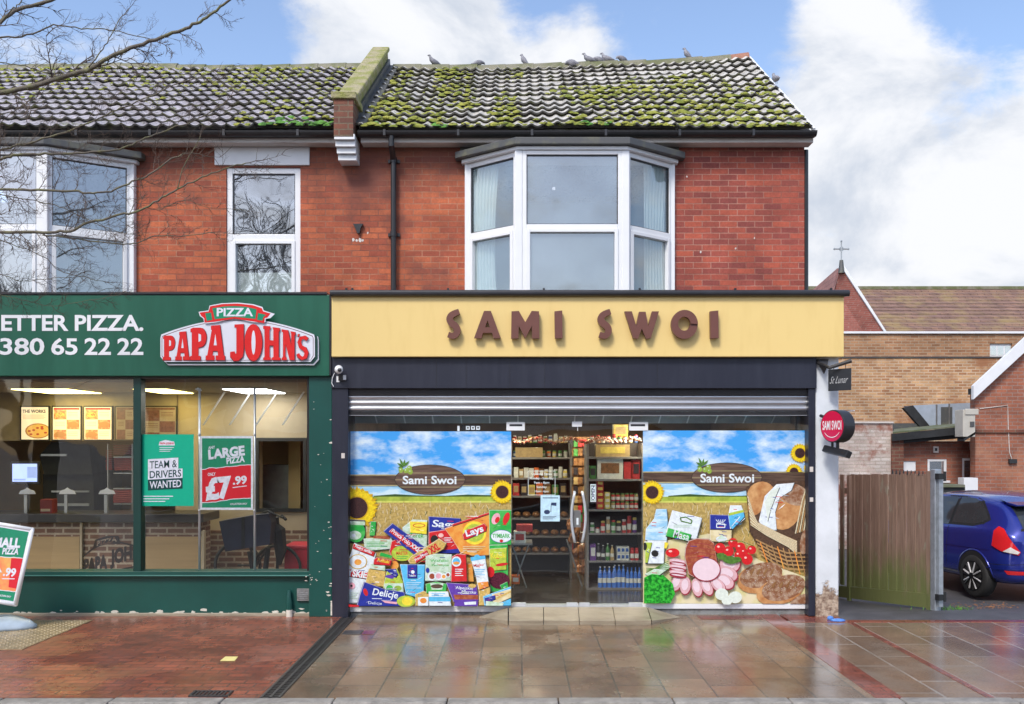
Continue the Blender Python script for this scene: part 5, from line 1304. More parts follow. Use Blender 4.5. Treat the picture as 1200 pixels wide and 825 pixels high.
G([(925, 520), (990, 515), (1000, 575), (980, 672), (925, 672)], 'gold'); G([(868, 352), (965, 340), (992, 540), (922, 568), (905, 480)], 'pwhite'); G([(868, 352), (965, 340), (968, 362), (872, 378)], 'cyan'); p.ell(912, 352, 20, 18, mm['cyan']); T('Mleko', 888, 394, 955, 412, 'pred', .01, -8); squig(p, 895, 965, 430, mm['cyan'], 4, 6); G([(915, 520), (985, 512), (990, 545), (925, 568)], 'orange')
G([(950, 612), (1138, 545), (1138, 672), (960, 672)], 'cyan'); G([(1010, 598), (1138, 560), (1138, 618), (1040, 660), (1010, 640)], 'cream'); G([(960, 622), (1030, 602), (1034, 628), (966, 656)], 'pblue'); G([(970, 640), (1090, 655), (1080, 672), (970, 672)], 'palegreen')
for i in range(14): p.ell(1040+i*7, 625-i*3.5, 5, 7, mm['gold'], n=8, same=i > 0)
G([(45, 662), (130, 668), (128, 680), (45, 680)], 'pred')
o = p.build('window_vinyl')
tag(o, 'window vinyl of packed groceries and crisps under an oval SAMI SWOI board', 'poster')

p = Print(YV, (753.5, 504.5, 946.5, 707), step=.00032)
common(p, 753, 947, 504, 708, 552.5, 566, 851.5, 559.6, 1)
p.txt('Sami Swoi', 820.5, 555, 883.5, 565.5, mm['pwhite'], .022); olives(p, 823, 546)
sunflower(p, 764, 577, 14.5, 7.4); sunflower(p, 937, 531, 11.5, 5.8); p.rect = (753.5, 504.5, 946.5, 553); sunflower(p, 930, 553, 10, 5); sunflower(p, 948, 548, 7, 4); p.rect = (753.5, 504.5, 946.5, 707)
L3 = lambda x, y: (745+x/5.714, 590+y/5.714)
p.fm2 = L3
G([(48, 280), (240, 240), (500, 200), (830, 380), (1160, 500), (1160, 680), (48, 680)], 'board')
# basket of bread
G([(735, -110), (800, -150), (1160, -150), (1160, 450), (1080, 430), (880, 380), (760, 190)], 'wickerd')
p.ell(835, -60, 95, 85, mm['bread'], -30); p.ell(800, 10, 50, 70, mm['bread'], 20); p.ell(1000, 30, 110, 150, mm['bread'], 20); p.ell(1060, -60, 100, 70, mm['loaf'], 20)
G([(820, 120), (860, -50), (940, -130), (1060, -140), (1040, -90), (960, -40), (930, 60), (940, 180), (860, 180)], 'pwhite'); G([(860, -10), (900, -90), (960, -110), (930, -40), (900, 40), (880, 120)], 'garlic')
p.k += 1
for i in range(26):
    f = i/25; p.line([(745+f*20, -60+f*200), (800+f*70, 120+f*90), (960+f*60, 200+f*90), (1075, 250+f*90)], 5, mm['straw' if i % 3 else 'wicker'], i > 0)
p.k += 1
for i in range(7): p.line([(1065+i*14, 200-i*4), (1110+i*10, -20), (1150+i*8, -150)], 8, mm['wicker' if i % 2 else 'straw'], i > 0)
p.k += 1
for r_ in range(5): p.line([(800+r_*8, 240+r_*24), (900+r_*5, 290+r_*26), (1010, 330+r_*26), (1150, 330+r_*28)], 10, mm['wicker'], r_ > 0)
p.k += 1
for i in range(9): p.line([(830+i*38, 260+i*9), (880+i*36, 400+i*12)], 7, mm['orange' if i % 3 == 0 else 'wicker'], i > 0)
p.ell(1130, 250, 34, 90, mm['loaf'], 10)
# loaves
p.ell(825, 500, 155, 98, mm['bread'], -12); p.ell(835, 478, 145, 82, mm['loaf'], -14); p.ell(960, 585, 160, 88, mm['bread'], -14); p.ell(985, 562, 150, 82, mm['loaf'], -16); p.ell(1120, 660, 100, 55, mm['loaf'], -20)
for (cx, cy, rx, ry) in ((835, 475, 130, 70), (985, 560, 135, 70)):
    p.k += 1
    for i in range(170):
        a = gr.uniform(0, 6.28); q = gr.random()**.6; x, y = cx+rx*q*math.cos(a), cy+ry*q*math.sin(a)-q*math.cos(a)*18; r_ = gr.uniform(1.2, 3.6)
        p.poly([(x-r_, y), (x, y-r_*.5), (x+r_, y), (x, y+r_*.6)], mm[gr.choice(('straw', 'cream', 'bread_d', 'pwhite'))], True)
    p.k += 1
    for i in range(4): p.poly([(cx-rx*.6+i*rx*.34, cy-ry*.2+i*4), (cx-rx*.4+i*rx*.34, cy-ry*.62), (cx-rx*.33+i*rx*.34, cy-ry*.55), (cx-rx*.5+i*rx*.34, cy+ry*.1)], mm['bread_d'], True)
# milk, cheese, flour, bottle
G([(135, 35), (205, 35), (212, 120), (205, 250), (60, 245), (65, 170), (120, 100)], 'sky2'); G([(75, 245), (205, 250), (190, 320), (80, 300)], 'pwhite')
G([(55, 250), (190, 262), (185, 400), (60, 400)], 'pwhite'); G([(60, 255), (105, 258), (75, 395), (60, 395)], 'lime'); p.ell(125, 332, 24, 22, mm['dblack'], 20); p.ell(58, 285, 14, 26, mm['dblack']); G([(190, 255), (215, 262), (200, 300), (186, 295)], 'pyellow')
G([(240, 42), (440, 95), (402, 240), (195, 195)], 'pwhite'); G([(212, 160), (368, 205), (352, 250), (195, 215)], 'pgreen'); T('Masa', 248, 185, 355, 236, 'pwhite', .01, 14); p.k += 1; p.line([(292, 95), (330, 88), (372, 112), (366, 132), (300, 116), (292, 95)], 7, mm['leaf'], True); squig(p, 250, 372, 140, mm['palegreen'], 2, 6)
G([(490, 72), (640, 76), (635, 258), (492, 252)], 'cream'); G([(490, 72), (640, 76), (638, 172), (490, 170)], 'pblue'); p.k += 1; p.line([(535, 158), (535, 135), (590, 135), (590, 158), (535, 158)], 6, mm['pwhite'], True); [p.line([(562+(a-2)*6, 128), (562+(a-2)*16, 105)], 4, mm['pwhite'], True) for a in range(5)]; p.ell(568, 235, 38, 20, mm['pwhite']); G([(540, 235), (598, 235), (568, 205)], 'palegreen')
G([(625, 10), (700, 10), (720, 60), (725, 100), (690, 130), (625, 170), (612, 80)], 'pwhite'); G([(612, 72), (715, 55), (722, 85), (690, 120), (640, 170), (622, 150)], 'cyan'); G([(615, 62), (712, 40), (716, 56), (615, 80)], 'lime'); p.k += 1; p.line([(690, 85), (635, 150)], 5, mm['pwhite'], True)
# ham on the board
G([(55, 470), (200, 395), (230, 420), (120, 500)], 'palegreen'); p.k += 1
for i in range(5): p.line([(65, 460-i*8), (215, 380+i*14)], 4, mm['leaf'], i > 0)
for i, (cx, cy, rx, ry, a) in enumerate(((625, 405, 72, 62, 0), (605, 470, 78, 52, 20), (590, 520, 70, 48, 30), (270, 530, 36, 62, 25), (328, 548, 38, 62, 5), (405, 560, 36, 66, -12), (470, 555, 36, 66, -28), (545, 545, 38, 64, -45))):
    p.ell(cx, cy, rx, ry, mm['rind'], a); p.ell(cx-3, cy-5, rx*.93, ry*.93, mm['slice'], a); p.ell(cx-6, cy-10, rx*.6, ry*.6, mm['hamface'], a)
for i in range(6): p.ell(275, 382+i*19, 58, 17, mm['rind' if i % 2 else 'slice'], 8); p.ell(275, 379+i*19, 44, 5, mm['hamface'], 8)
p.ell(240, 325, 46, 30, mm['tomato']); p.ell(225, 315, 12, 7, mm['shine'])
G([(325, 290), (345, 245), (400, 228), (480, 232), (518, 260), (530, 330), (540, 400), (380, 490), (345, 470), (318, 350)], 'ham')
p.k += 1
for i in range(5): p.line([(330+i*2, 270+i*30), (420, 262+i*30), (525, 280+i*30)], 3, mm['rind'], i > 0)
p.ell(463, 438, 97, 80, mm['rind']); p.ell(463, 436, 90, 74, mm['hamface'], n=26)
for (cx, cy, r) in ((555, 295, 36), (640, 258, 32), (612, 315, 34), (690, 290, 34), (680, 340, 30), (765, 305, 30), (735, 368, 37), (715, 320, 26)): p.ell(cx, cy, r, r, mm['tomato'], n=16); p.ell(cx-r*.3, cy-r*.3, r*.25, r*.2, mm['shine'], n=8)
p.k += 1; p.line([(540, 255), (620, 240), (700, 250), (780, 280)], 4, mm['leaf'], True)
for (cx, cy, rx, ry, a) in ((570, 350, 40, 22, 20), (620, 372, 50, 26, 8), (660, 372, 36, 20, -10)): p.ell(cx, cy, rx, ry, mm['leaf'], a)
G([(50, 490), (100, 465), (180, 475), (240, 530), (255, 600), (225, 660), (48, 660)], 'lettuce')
for (cx, cy, r) in ((565, 600, 44), (655, 620, 44), (600, 640, 36)): p.ell(cx, cy, r, r*.9, mm['garlic'])
o = p.build('window_vinyl')
tag(o, 'window vinyl of sliced ham, tomatoes and bread basket under an oval SAMI SWOI board', 'poster')

# door papers
pm('notice', (.5, .72, .84)); pm('ink2', (.03, .05, .12))
p = Print(YG-.008); p.rect4(633.5, 580.5, 656, 611, mm['notice']); squig(p, 636, 654, 583, mm['ink2'], 1, 1.4); p.k += 1; p.line([(646, 590), (645.5, 600)], .7, mm['ink2'], True); p.poly([(646, 589), (652, 589), (652, 593), (646, 592)], mm['ink2'], True); p.ell(641, 600, 3.5, 2.6, mm['ink2'], same=True); squig(p, 636, 652, 605, mm['ink2'], 3, .7)
tag(p.build('door_notice'), 'pale blue paper notice taped inside the left glass door', 'notice')
p = Print(YG-.008); b = p; p.k += 1
p.line([(619, 552), (650.5, 552), (650.5, 580), (619, 580), (619, 552)], .5, mm['pwhite'], True)
for i, (a, w_) in enumerate((('Opening Times', 24), ('Monday - Saturday', 28), ('9am - 8pm', 18), ('Sunday', 12), ('10am - 6pm', 16))): p.txt(a, 634.7-w_/2, 554+i*5.1, 634.7+w_/2, 557.3+i*5.1, mm['pwhite'], .01, same=True)
tag(p.build('opening_times'), 'white outlined opening times lettering on the left glass door', 'lettering')
p = Print(YG-.008); p.rect4(691.8, 567.5, 698.5, 588, mm['pwhite']); p.rect4(692.5, 568.5, 697.8, 587, mm['leaf']); p.rect4(693, 569, 697.4, 586.5, mm['pwhite'])
p.txt('OPEN', 686.5, 575.8, 703.5, 579.6, mm['ink2'], .03, -90)
tag(p.build('open_sign'), 'narrow upright white OPEN sign on the right glass door', 'sign')
b = MB().use(M['steelk']); pbox(b, 671.8, 598, 680.5, 618, YG-.02, YG-.006); b.use(M['pwhite']); pbox(b, 675.5, 607, 678, 615, YG-.022, YG-.0205); tag(b.build('lock_plate', bevel=.002), 'grey lock plate between the two curved door handles', 'lock')
p = Print(YG-.006); p.rect4(541, 498, 563, 505.4, mm['dblack']); p.k += 1
for i in range(3): p.rect4(546+i*6, 499.2, 550.5+i*6, 503.6, mm['pwhite'], True)
p.k += 1
for i in range(3): p.rect4(547.2+i*6, 500.6, 549.3+i*6, 502.2, mm['dblack'], True)
p.rect4(536, 499, 538.6, 505, mm['pwhite'], True)
tag(p.build('payment_sticker'), 'black strip of payment symbols above the left window vinyl', 'sticker')

# ------------------------------------------------------------------ pizza shop posters and pavement board
pm('emerald', (.0, .42, .25), var=.03); pm('dinkg', (.0, .05, .05)); pm('offergreen', (.01, .25, .13), var=.08); pm('offerred', (.66, .015, .03), var=.03); pm('offwhite', (.72, .74, .82)); pm('amber', (.8, .45, .12), col2=(.85, .25, .1), scale=5)
YO = YQ-.012
p = Print(YO); p.rect4(163.5, 509, 227, 593, mm['emerald'])
p.poly([(187, 517.5), (194, 515.5), (204, 517.5), (205, 522), (186, 522)], mm['offwhite']); p.txt('PAPA JOHNS', 187.3, 518.4, 203.8, 521.5, mm['offerred'], .04); squig(p, 187, 204, 524, mm['offwhite'], 3, 1.1)
p.fm2 = lambda x, y: (x, y-(x-195)*.055)
p.poly([(173.5, 537), (209, 537), (209, 550), (214, 550), (214, 561), (173.5, 561)], mm['offwhite']); p.poly([(173.5, 561), (214, 561), (214, 573.5), (173.5, 573.5)], mm['dinkg'], True)
p.txt('TEAM &', 175.5, 539.5, 207.5, 548.3, mm['dinkg'], .006); p.txt('DRIVERS', 175.5, 551, 212.5, 559.6, mm['dinkg'], .015, same=True); p.txt('WANTED', 175.5, 563, 212.5, 571.6, mm['offwhite'], .015, same=True)
p.fm2 = lambda x, y: (x, y); squig(p, 168, 203, 581, mm['offwhite'], 3, 1.5)
tag(p.build('recruitment_poster'), 'green TEAM & DRIVERS WANTED poster inside the pizza shop window', 'poster')
def offer(p, x0, y0, x1, y1, word, price, cents, foot, mapf=lambda x, y: (x, y), amber=False):
    """a two colour offer print drawn in a 0..100 square"""
    f = lambda u, v: mapf(x0+(x1-x0)*u/100, y0+(y1-y0)*v/100)
    p.fm2 = f
    p.poly([(0, 0), (100, 0), (100, 100), (0, 100)], mm['offwhite']); p.poly([(3, 2.5), (97, 2.5), (97, 97.5), (3, 97.5)], mm['offergreen'])
    rnd = random.Random(2); top = [(3+94*i/14, 45-6*i/14+rnd.uniform(-.8, .8)) for i in range(15)]; bot = [(97-94*i/14, 83+8*i/14+rnd.uniform(-.8, .8)) for i in range(15)]
    p.poly([(q[0], q[1]-1) for q in top]+[(q[0], q[1]+1) for q in bot], mm['offwhite']); p.poly(top+bot, mm['amber'] if amber else mm['offerred'])
    if amber: p.poly([(72, 41), (97, 39), (97, 80), (80, 80)], mm['offerred'])
    p.k += 1
    p.txt('ANY', 15, 13, 28, 17, mm['offwhite'], .03, -4, same=True); p.txt(word, 15, 15, 85, 29, mm['offwhite'], .05, -5, same=True); p.txt('PIZZA', 50, 27.5, 85, 36.5, mm['offwhite'], .04, -5, same=True)
    p.txt('ONLY', 14, 49.5, 29, 54, mm['offwhite'], .03, -3, same=True); p.txt(price, 9, 55, 60, 87, mm['offwhite'], .06, -4, same=True); p.txt(cents, 62, 54, 89, 66, mm['offwhite'], .04, -3, same=True); p.poly([(62, 69.5), (89, 67), (89, 68.2), (62, 70.7)], mm['offwhite'], True)
    p.txt(foot, 57, 91, 90, 93.6, mm['offwhite'], .03, -1, same=True)
YO2 = YQ+.05
p = Print(YO2); b = p
p.rect4(234.6, 511, 296.5, 597.5, mm['pwhite']); offer(p, 235, 511.5, 296, 597, 'LARGE', '£7', '.99', 'COLLECTION ONLY')
o = p.build('offer_poster'); tag(o, 'white framed ANY LARGE PIZZA £7.99 poster hung between two silver poles', 'poster')

# swinging pavement board, in its own tilted plane
ya = 9.95
t = thing('pavement_sign', 'leaning white framed pavement sign reading SMALL PIZZA on a pale blue base', 'pavement sign', P(0, 738, ya))
tiltM = Matrix.Rotation(R(9.5), 3, 'Y') @ Matrix.Rotation(R(-6), 3, 'X')
BW, BH = .52, .82
def bp_(u, v, d=0): return cpt+tiltM @ Vector((u, d, v))
cpt = P(38, 620.5, ya)-tiltM @ Vector((BW, 0, BH))
b = MB(); b.use(M['alu'])
b2 = MB().use(M['whitepaint'])
for (a, c_) in (((0, 0), (BW, 0)), ((BW, 0), (BW, BH)), ((BW, BH), (0, BH)), ((0, BH), (0, 0))): b2.tube([bp_(*a), bp_(*c_)], .021, 10)
for q in ((0, 0), (BW, 0), (BW, BH), (0, BH)): b2.ball(bp_(*q), .021, 10)
b2.build('sign_frame', t, smooth=True)
b = MB().use(M['whitepaint']); b.prism([bp_(.01, .01, -.008), bp_(BW-.01, .01, -.008), bp_(BW-.01, BH-.01, -.008), bp_(.01, BH-.01, -.008)], tiltM @ Vector((0, .016, 0))); b.build('sign_panel', t)
p = Print(ya); p.step = .0005
p.tf = None
def ptb(x, y, s=p): return bp_(x, y, -.0105-.0006*s.k)
p.pt = lambda x, y: ptb(x, y)
offer(p, .012, BH-.012, BW-.012, .012, 'SMALL', '£', '.99', 'COLLECTION ONLY', amber=True)
p.build('sign_print', t)
b = MB().use(M['steelk']); b.tube([bp_(BW*.55, .0), bp_(BW*.55, -.06), Vector((bp_(BW*.55, 0).x-.02, ya, .12))], .022, 8); b.build('spring_foot', t)
M['baseblue'] = mat('pale_blue_plastic', (.34, .42, .5), .4, var=.2, scale=6)
b = MB().use(M['baseblue']); bx = bp_(BW*.5, 0).x
prof = [(.0, .0), (.36, .0), (.37, .035), (.30, .09), (.16, .13), (.06, .14)]
vs = []; n = 24
for r_, h_ in prof[1:]:
    for k in range(n):
        a = 2*PI*k/n; lob = 1+.10*math.cos(4*a+.6); vs.append((bx+r_*1.05*lob*math.cos(a), ya+.05+r_*.72*lob*math.sin(a), h_))
m_ = len(prof)-1
b.raw(vs, [(i*n+k, i*n+(k+1) % n, (i+1)*n+(k+1) % n, (i+1)*n+k) for i in range(m_-1) for k in range(n)]+[tuple(range(n-1, -1, -1)), tuple(range((m_-1)*n, m_*n))])
b.build('water_filled_base', t, smooth=True)

# ------------------------------------------------------------------ goods seen through the glass doors
pm('ctan', (.4, .27, .12)); pm('cwhite', (.6, .58, .52)); pm('cred', (.42, .03, .03), var=.2, scale=30); pm('cblue', (.03, .09, .3)); pm('cdark', (.03, .025, .03)); pm('cyel', (.6, .45, .1)); pm('cgreen', (.06, .2, .05)); pm('cbrown', (.2, .09, .035), var=.5, scale=20); pm('cor', (.7, .14, .03)); pm('cpurp', (.12, .04, .2))
M['petblue'] = mat('blue_plastic_bottle', (.05, .16, .5), .15, var=.1); M['shelfm'] = mat('shop_shelf', (.22, .2, .19), .5, .3); M['shelfd'] = mat('dark_shelf_back', (.03, .022, .02), .7)
YT = 12.0
def shelf_unit(label, x0, x1, ys, Y, top, back=True, depth=.45, mt='shelfm'):
    t = thing('shelving_unit', label, 'shelves', (X((x0+x1)/2, Y), Y, .1))
    b = MB().use(M[mt]); b.box(X(x0, Y)-.03, Y, .1, X(x0, Y), Y+depth, Z(top, Y)); b.build('side_panel', t); b = MB().use(M[mt]); b.box(X(x1, Y), Y, .1, X(x1, Y)+.03, Y+depth, Z(top, Y)); b.build('side_panel', t)
    b = MB().use(M['shelfd']); b.box(X(x0, Y), Y+depth-.02, .1, X(x1, Y), Y+depth, Z(top, Y)); b.build('back_panel', t)
    for y in ys:
        b = MB().use(M[mt]); b.box(X(x0, Y), Y, Z(y, Y)-.025, X(x1, Y), Y+depth-.02, Z(y, Y)); b.build('shelf', t)
    return t
shelf_unit('tall grocery shelves with bottles behind the right glass door', 690, 752, (535.5, 561.5, 597, 624.5, 657, 689), YT, 519)
GR = {}
def bottle(px, base, h, w, m, label, Y=YT, cap=None, grp=None, nm='bottle', neck=.35):
    q = P(px, base, Y+w*Y/FO/2+.02); H = h*Y/FO; r = w*Y/FO/2
    key = (h, w, m, nm, cap, Y)
    if key in GR:
        o = copy_tree(GR[key]); o.location = (q.x, q.y, q.z)
    else:
        b = MB().use(M[m]); b.lathe(q, [(r*.92, 0), (r, .01), (r, H*.62), (r*.8, H*.74), (r*neck, H*.84), (r*neck, H*.97)], 12)
        b.use(M[cap or 'cwhite']); b.lathe(q+Vector((0, 0, H*.955)), [(r*neck*1.15, 0), (r*neck*1.15, H*.05)], 10)
        b.use(M['cwhite']) ; b.lathe(q+Vector((0, 0, H*.25)), [(r*1.02, 0), (r*1.02, H*.22)], 12)
        o = b.build(nm, smooth=False); GR[key] = o
    tag(o, label, nm.replace('_', ' '), grp); return o
def jar(px, base, h, w, m, label, Y=YT, lid='cred', grp=None):
    q = P(px, base, Y+w*Y/FO/2+.02); H = h*Y/FO; r = w*Y/FO/2; key = ('jar', h, w, m, lid, Y)
    if key in GR: o = copy_tree(GR[key]); o.location = (q.x, q.y, q.z)
    else:
        b = MB().use(M[m]); b.lathe(q, [(r*.9, 0), (r, .01), (r, H*.75), (r*.8, H*.84)], 12); b.use(M[lid]); b.lathe(q+Vector((0, 0, H*.84)), [(r*.86, 0), (r*.86, H*.15)], 12); b.use(M['cwhite']); b.lathe(q+Vector((0, 0, H*.2)), [(r*1.02, 0), (r*1.02, H*.35)], 12)
        o = b.build('jar'); GR[key] = o
    tag(o, label, 'jar', grp); return o
def carton(x0, y0, x1, y1, m, label, Y=YT, m2=None, d=.16, nm='carton', grp=None, band=None):
    b = MB().use(M[m]); pbox(b, x0, y0, x1, y1, Y+.02, Y+.02+d)
    if m2:
        w, h = x1-x0, y1-y0; pbox(b, x0+w*.14, y0+h*.22, x1-w*.14, y1-h*.25, Y+.0185, Y+.021) if False else b.box(X(x0+w*.14, Y+.02), Y+.018, Z(y1-h*.28, Y+.02), X(x1-w*.14, Y+.02), Y+.0199, Z(y0+h*.2, Y+.02))
        b.mats.append(M[m2]) if M[m2] not in b.mats else None
        for k in range(6): b.fm[-1-k] = b.mats.index(M[m2])
    o = b.build(nm, bevel=.003); tag(o, label, nm.replace('_', ' '), grp); return o
for i in range(4): bottle(746.5-i*5.4-27, 688.8, 25, 5.2, 'petblue', 'clear blue water bottle in the left half of the bottom shelf behind the right door', grp='small water bottles left')
for i in range(3): bottle(720.5+i*5, 688.8, 27, 4.8, 'petblue', 'tall blue water bottle in the middle of the bottom shelf behind the right door', grp='water bottles in the middle')
for i in range(4): bottle(735.5+i*4.6, 688.8, 24, 4.4, 'petblue', 'slim deep blue bottle at the right end of the bottom shelf', cap='cblue', grp='slim blue bottles at the right')
for i in range(3):
    for j in range(2): carton(723+i*4.9, 641+j*8, 727.5+i*4.9, 648.6+j*8, 'cwhite', 'small white tub in the block of six on the second lowest shelf', m2='cblue', nm='tub', grp='block of white tubs')
for i, m in enumerate(('cdark', 'cdark', 'cgreen', 'ctan')): bottle(701.5+i*5.3, 656.8, 20-i % 2*2, 4.6, m, ['dark bottle at the left of the second lowest shelf', 'dark bottle second from the left of the second lowest shelf', 'green bottle on the second lowest shelf', 'tan bottle beside the block of white tubs'][i], nm='bottle')
carton(691.5, 638, 698.5, 656.8, 'cpurp', 'purple carton with pale oval at the left end of the second lowest shelf', m2='cwhite')
for i in range(2): jar(741+i*5.2, 656.8, 15, 4.8, 'cred', 'dark red jar right of the white tubs', grp='dark red jars')
for i, (m, h) in enumerate((('cgreen', 12), ('cwhite', 6), ('cred', 14), ('ctan', 19), ('cgreen', 15), ('cdark', 14), ('cred', 16), ('cred', 20), ('cpurp', 18))):
    jar(694+i*6.2, 624.3, h, 5.2, m, 'jar number %s on the middle shelf, %s' % ('one two three four five six seven eight nine'.split()[i], {'cgreen': 'green', 'cwhite': 'low and white', 'cred': 'red', 'ctan': 'tall and tan', 'cdark': 'dark', 'cpurp': 'purple'}[m]), lid=['cwhite', 'cred', 'cyel'][i % 3])
for i in range(5): carton(699.5, 563.2+i*6.7, 707.3, 569.5+i*6.7, 'cred', 'small red box in the tall stack beside the OPEN sign', m2='cyel', nm='box', grp='stack of red boxes')
for i in range(3): carton(708.6, 577+i*6.6, 715, 583.2+i*6.6, 'cyel', 'small yellow box stacked left of the red jars', m2='cwhite', nm='box', grp='stack of yellow boxes')
for i in range(6):
    for j in range(2): jar(718.5+i*5.4, 596.8-j*9.6, 9.3, 4.9, 'cred' if (i+j) % 3 else 'ctan', ('red' if (i+j) % 3 else 'tan')+' jar in the double row above the middle shelf', lid='cgreen', grp='double row of '+('red' if (i+j) % 3 else 'tan')+' jars')
carton(700, 538, 730, 561.2, 'cwhite', 'wide white gift box with brown window on the upper shelf', m2='cbrown', nm='gift_box')
carton(731, 541, 740, 561.2, 'cred', 'plain red box beside the white gift box', nm='box'); carton(741, 539, 750, 561.2, 'cred', 'red and dark box at the right end of the upper shelf', m2='cdark', nm='box'); carton(691, 546, 698.5, 561.2, 'cgreen', 'dark green tin at the left end of the upper shelf', nm='tin', m2='cdark')
carton(698, 521, 738, 535.2, 'ctan', 'long tan carton with yellow label on top of the right shelves', m2='cyel'); carton(719, 497.5, 736, 513, 'cyel', 'square yellow box high above the right shelves', m2='ctan', Y=12.5, nm='box')
b = MB().use(M['shelfd']); b.box(X(690, 12.5), 12.5, Z(514.5, 12.5), X(756, 12.5), 12.8, Z(513, 12.5)); tag(b.build('high_shelf'), 'thin high dark shelf carrying the square yellow box', 'shelf')
# left side of the shop
shelf_unit('deep bread shelves behind the left glass door', 600, 668, (536, 560, 581, 607, 628, 648), 13.0, 519)
carton(604, 524.5, 636, 535.8, 'ctan', 'long tan carton on top of the left shelves', Y=13.0, m2='ctan')
for i in range(5): jar(640+i*5.6, 559.8, 10+i % 2*3, 5, ['cyel', 'cwhite', 'cgreen', 'cwhite', 'cyel'][i], ['yellow', 'white', 'green', 'second white', 'second yellow'][i]+' jar under the light on the left shelves', Y=13.0, lid='cwhite')
for r_, (y, w) in enumerate(((606.5, 'top'), (627.6, 'middle'), (647.7, 'bottom'))):
    for i in range(6):
        q = P(606+i*11, y-3.6, 13.12); b = MB().use(M['cbrown']); key = 'loaf'
        if key in GR: o = copy_tree(GR[key]); o.location = (q.x, q.y, q.z-.045)
        else: b.ball(q, (.062, .12, .045), 12); o = b.build('bread_loaf', smooth=True); GR[key] = o
        tag(o, 'brown bread loaf on the %s bread shelf of the left unit' % w, 'bread', 'loaves on the %s bread shelf' % w)
for i in range(7): carton(601+i*9.2, 566.5+(i % 3), 608.5+i*9.2, 580.8, ['cred', 'cdark', 'cyel', 'cor', 'cbrown', 'cgreen', 'cdark'][i], ['red', 'first dark', 'yellow', 'orange', 'brown', 'green', 'second dark'][i]+' packet on the shelf above the loaves', Y=13.0, m2='ctan', nm='packet')
rg = random.Random(31)
cols = ['cred', 'cyel', 'cgreen', 'cwhite', 'cor', 'cbrown', 'ctan', 'cblue']
nmz = dict(cred='red', cyel='yellow', cgreen='green', cwhite='white', cor='orange', cbrown='brown', ctan='tan', cblue='blue')
for i in range(11):
    m = cols[rg.randrange(8)]; jar(603+i*6, 519, 7+rg.random()*4, 4.6, m, nmz[m]+' jar on top of the left shelves by the foil garland', Y=13.05, lid='cwhite', grp=nmz[m]+' jars on top of the left shelves')
for i in range(9):
    m = cols[rg.randrange(8)]; jar(694+i*6.4, 519, 7+rg.random()*4, 4.8, m, nmz[m]+' jar on top of the right shelves by the foil garland', Y=YT+.05, lid='cred', grp=nmz[m]+' jars on top of the right shelves')
for i in range(6):
    m = cols[rg.randrange(8)]; carton(602+i*6, 547+rg.random()*4, 607.4+i*6, 559.8, m, nmz[m]+' packet in the left half of the second left shelf', Y=13.0, m2='cwhite', nm='packet', grp=nmz[m]+' packets on the second left shelf')
for i in range(10):
    m = cols[rg.randrange(8)]; jar(603.5+i*6.6, 535.8, 8, 4.6, m, nmz[m]+' jar on the top left shelf', Y=13.2, lid='cgreen', grp=nmz[m]+' jars on the top left shelf')
# wall display between the two shelving units
t = thing('wall_display', 'dim wooden wall display of small packets between the two shelving units', 'display', P(678, 600, 14.6))
b = MB().use(M['cbrown']); b.box(X(655, 14.6), 14.6, .1, X(705, 14.6), 14.7, Z(512, 14.6)); b.build('backing_board', t)
b = MB()
for r_ in range(12):
    for c_ in range(9):
        m = ['cbrown', 'cdark', 'cbrown', 'ctan', 'cred', 'cdark', 'cgreen', 'cbrown'][rg.randrange(8)]; x = 656+c_*5.4; y = 515+r_*11; b.use(M[m]); b.box(X(x, 14.58), 14.56, Z(y+8.5, 14.58), X(x+4.6, 14.58), 14.599, Z(y, 14.58))
tag(b.build('small_packets', t), kind='stuff')
# folding table with cartons at the left door edge
yy = 11.3
t = thing('folding_table', 'folding table on crossed steel legs behind the left edge of the door', 'table', P(609, 690, yy))
b = MB().use(M['steelk']); b.box(X(598, yy), yy, Z(637, yy)-.02, X(624, yy), yy+.5, Z(637, yy)); b.build('table_top', t)
for a, c_ in (((620, 637.5), (601, 689)), ((600, 637.5), (617, 689))):
    b = MB().use(M['steelk']); b.tube([P(*a, yy+.03), P(*c_, yy+.03)], .009, 6); b.tube([P(*a, yy+.47), P(*c_, yy+.47)], .009, 6); b.build('leg', t)
carton(602, 623, 616, 637, 'cwhite', 'white box with red mark on the folding table', Y=yy, m2='cred', nm='box'); carton(605, 615, 624, 623.2, 'cred', 'flat red box on top of the white box', Y=yy+.05, nm='box')
carton(599.5, 675, 609, 684.5, 'cor', 'bright orange box on the floor under the folding table', Y=yy, m2='cwhite', nm='box')
# wicker basket with packets in the middle
yy = 12.3
M['cello'] = mat('brown_packets', (.25, .09, .03), .25, col2=(.45, .2, .08), scale=14)
b = MB().use(M['cello'])
rnd = random.Random(9)
for i in range(22):
    f = rnd.random(); q = P(rnd.uniform(665, 687), 612+62*f, yy+rnd.uniform(0, .2)); q.x = X(676+(rnd.random()-.5)*(20-6*f)+5*f, yy)
    b.ball(q, (.055, .04, .07), 7, rot=Matrix.Rotation(rnd.uniform(-.8, .8), 3, 'Y'))
tag(b.build('packet_display', smooth=False), 'hanging display of brown snack packets behind the door handles', 'display')
b = MB().use(M['steelk']); b.tube([P(664, 632, yy), P(683, 690, yy)], .012, 6); b.tube([P(686, 690, yy), P(686, 560, yy)], .01, 6); tag(b.build('display_stand'), 'thin slanting metal stand behind the snack packets', 'stand')
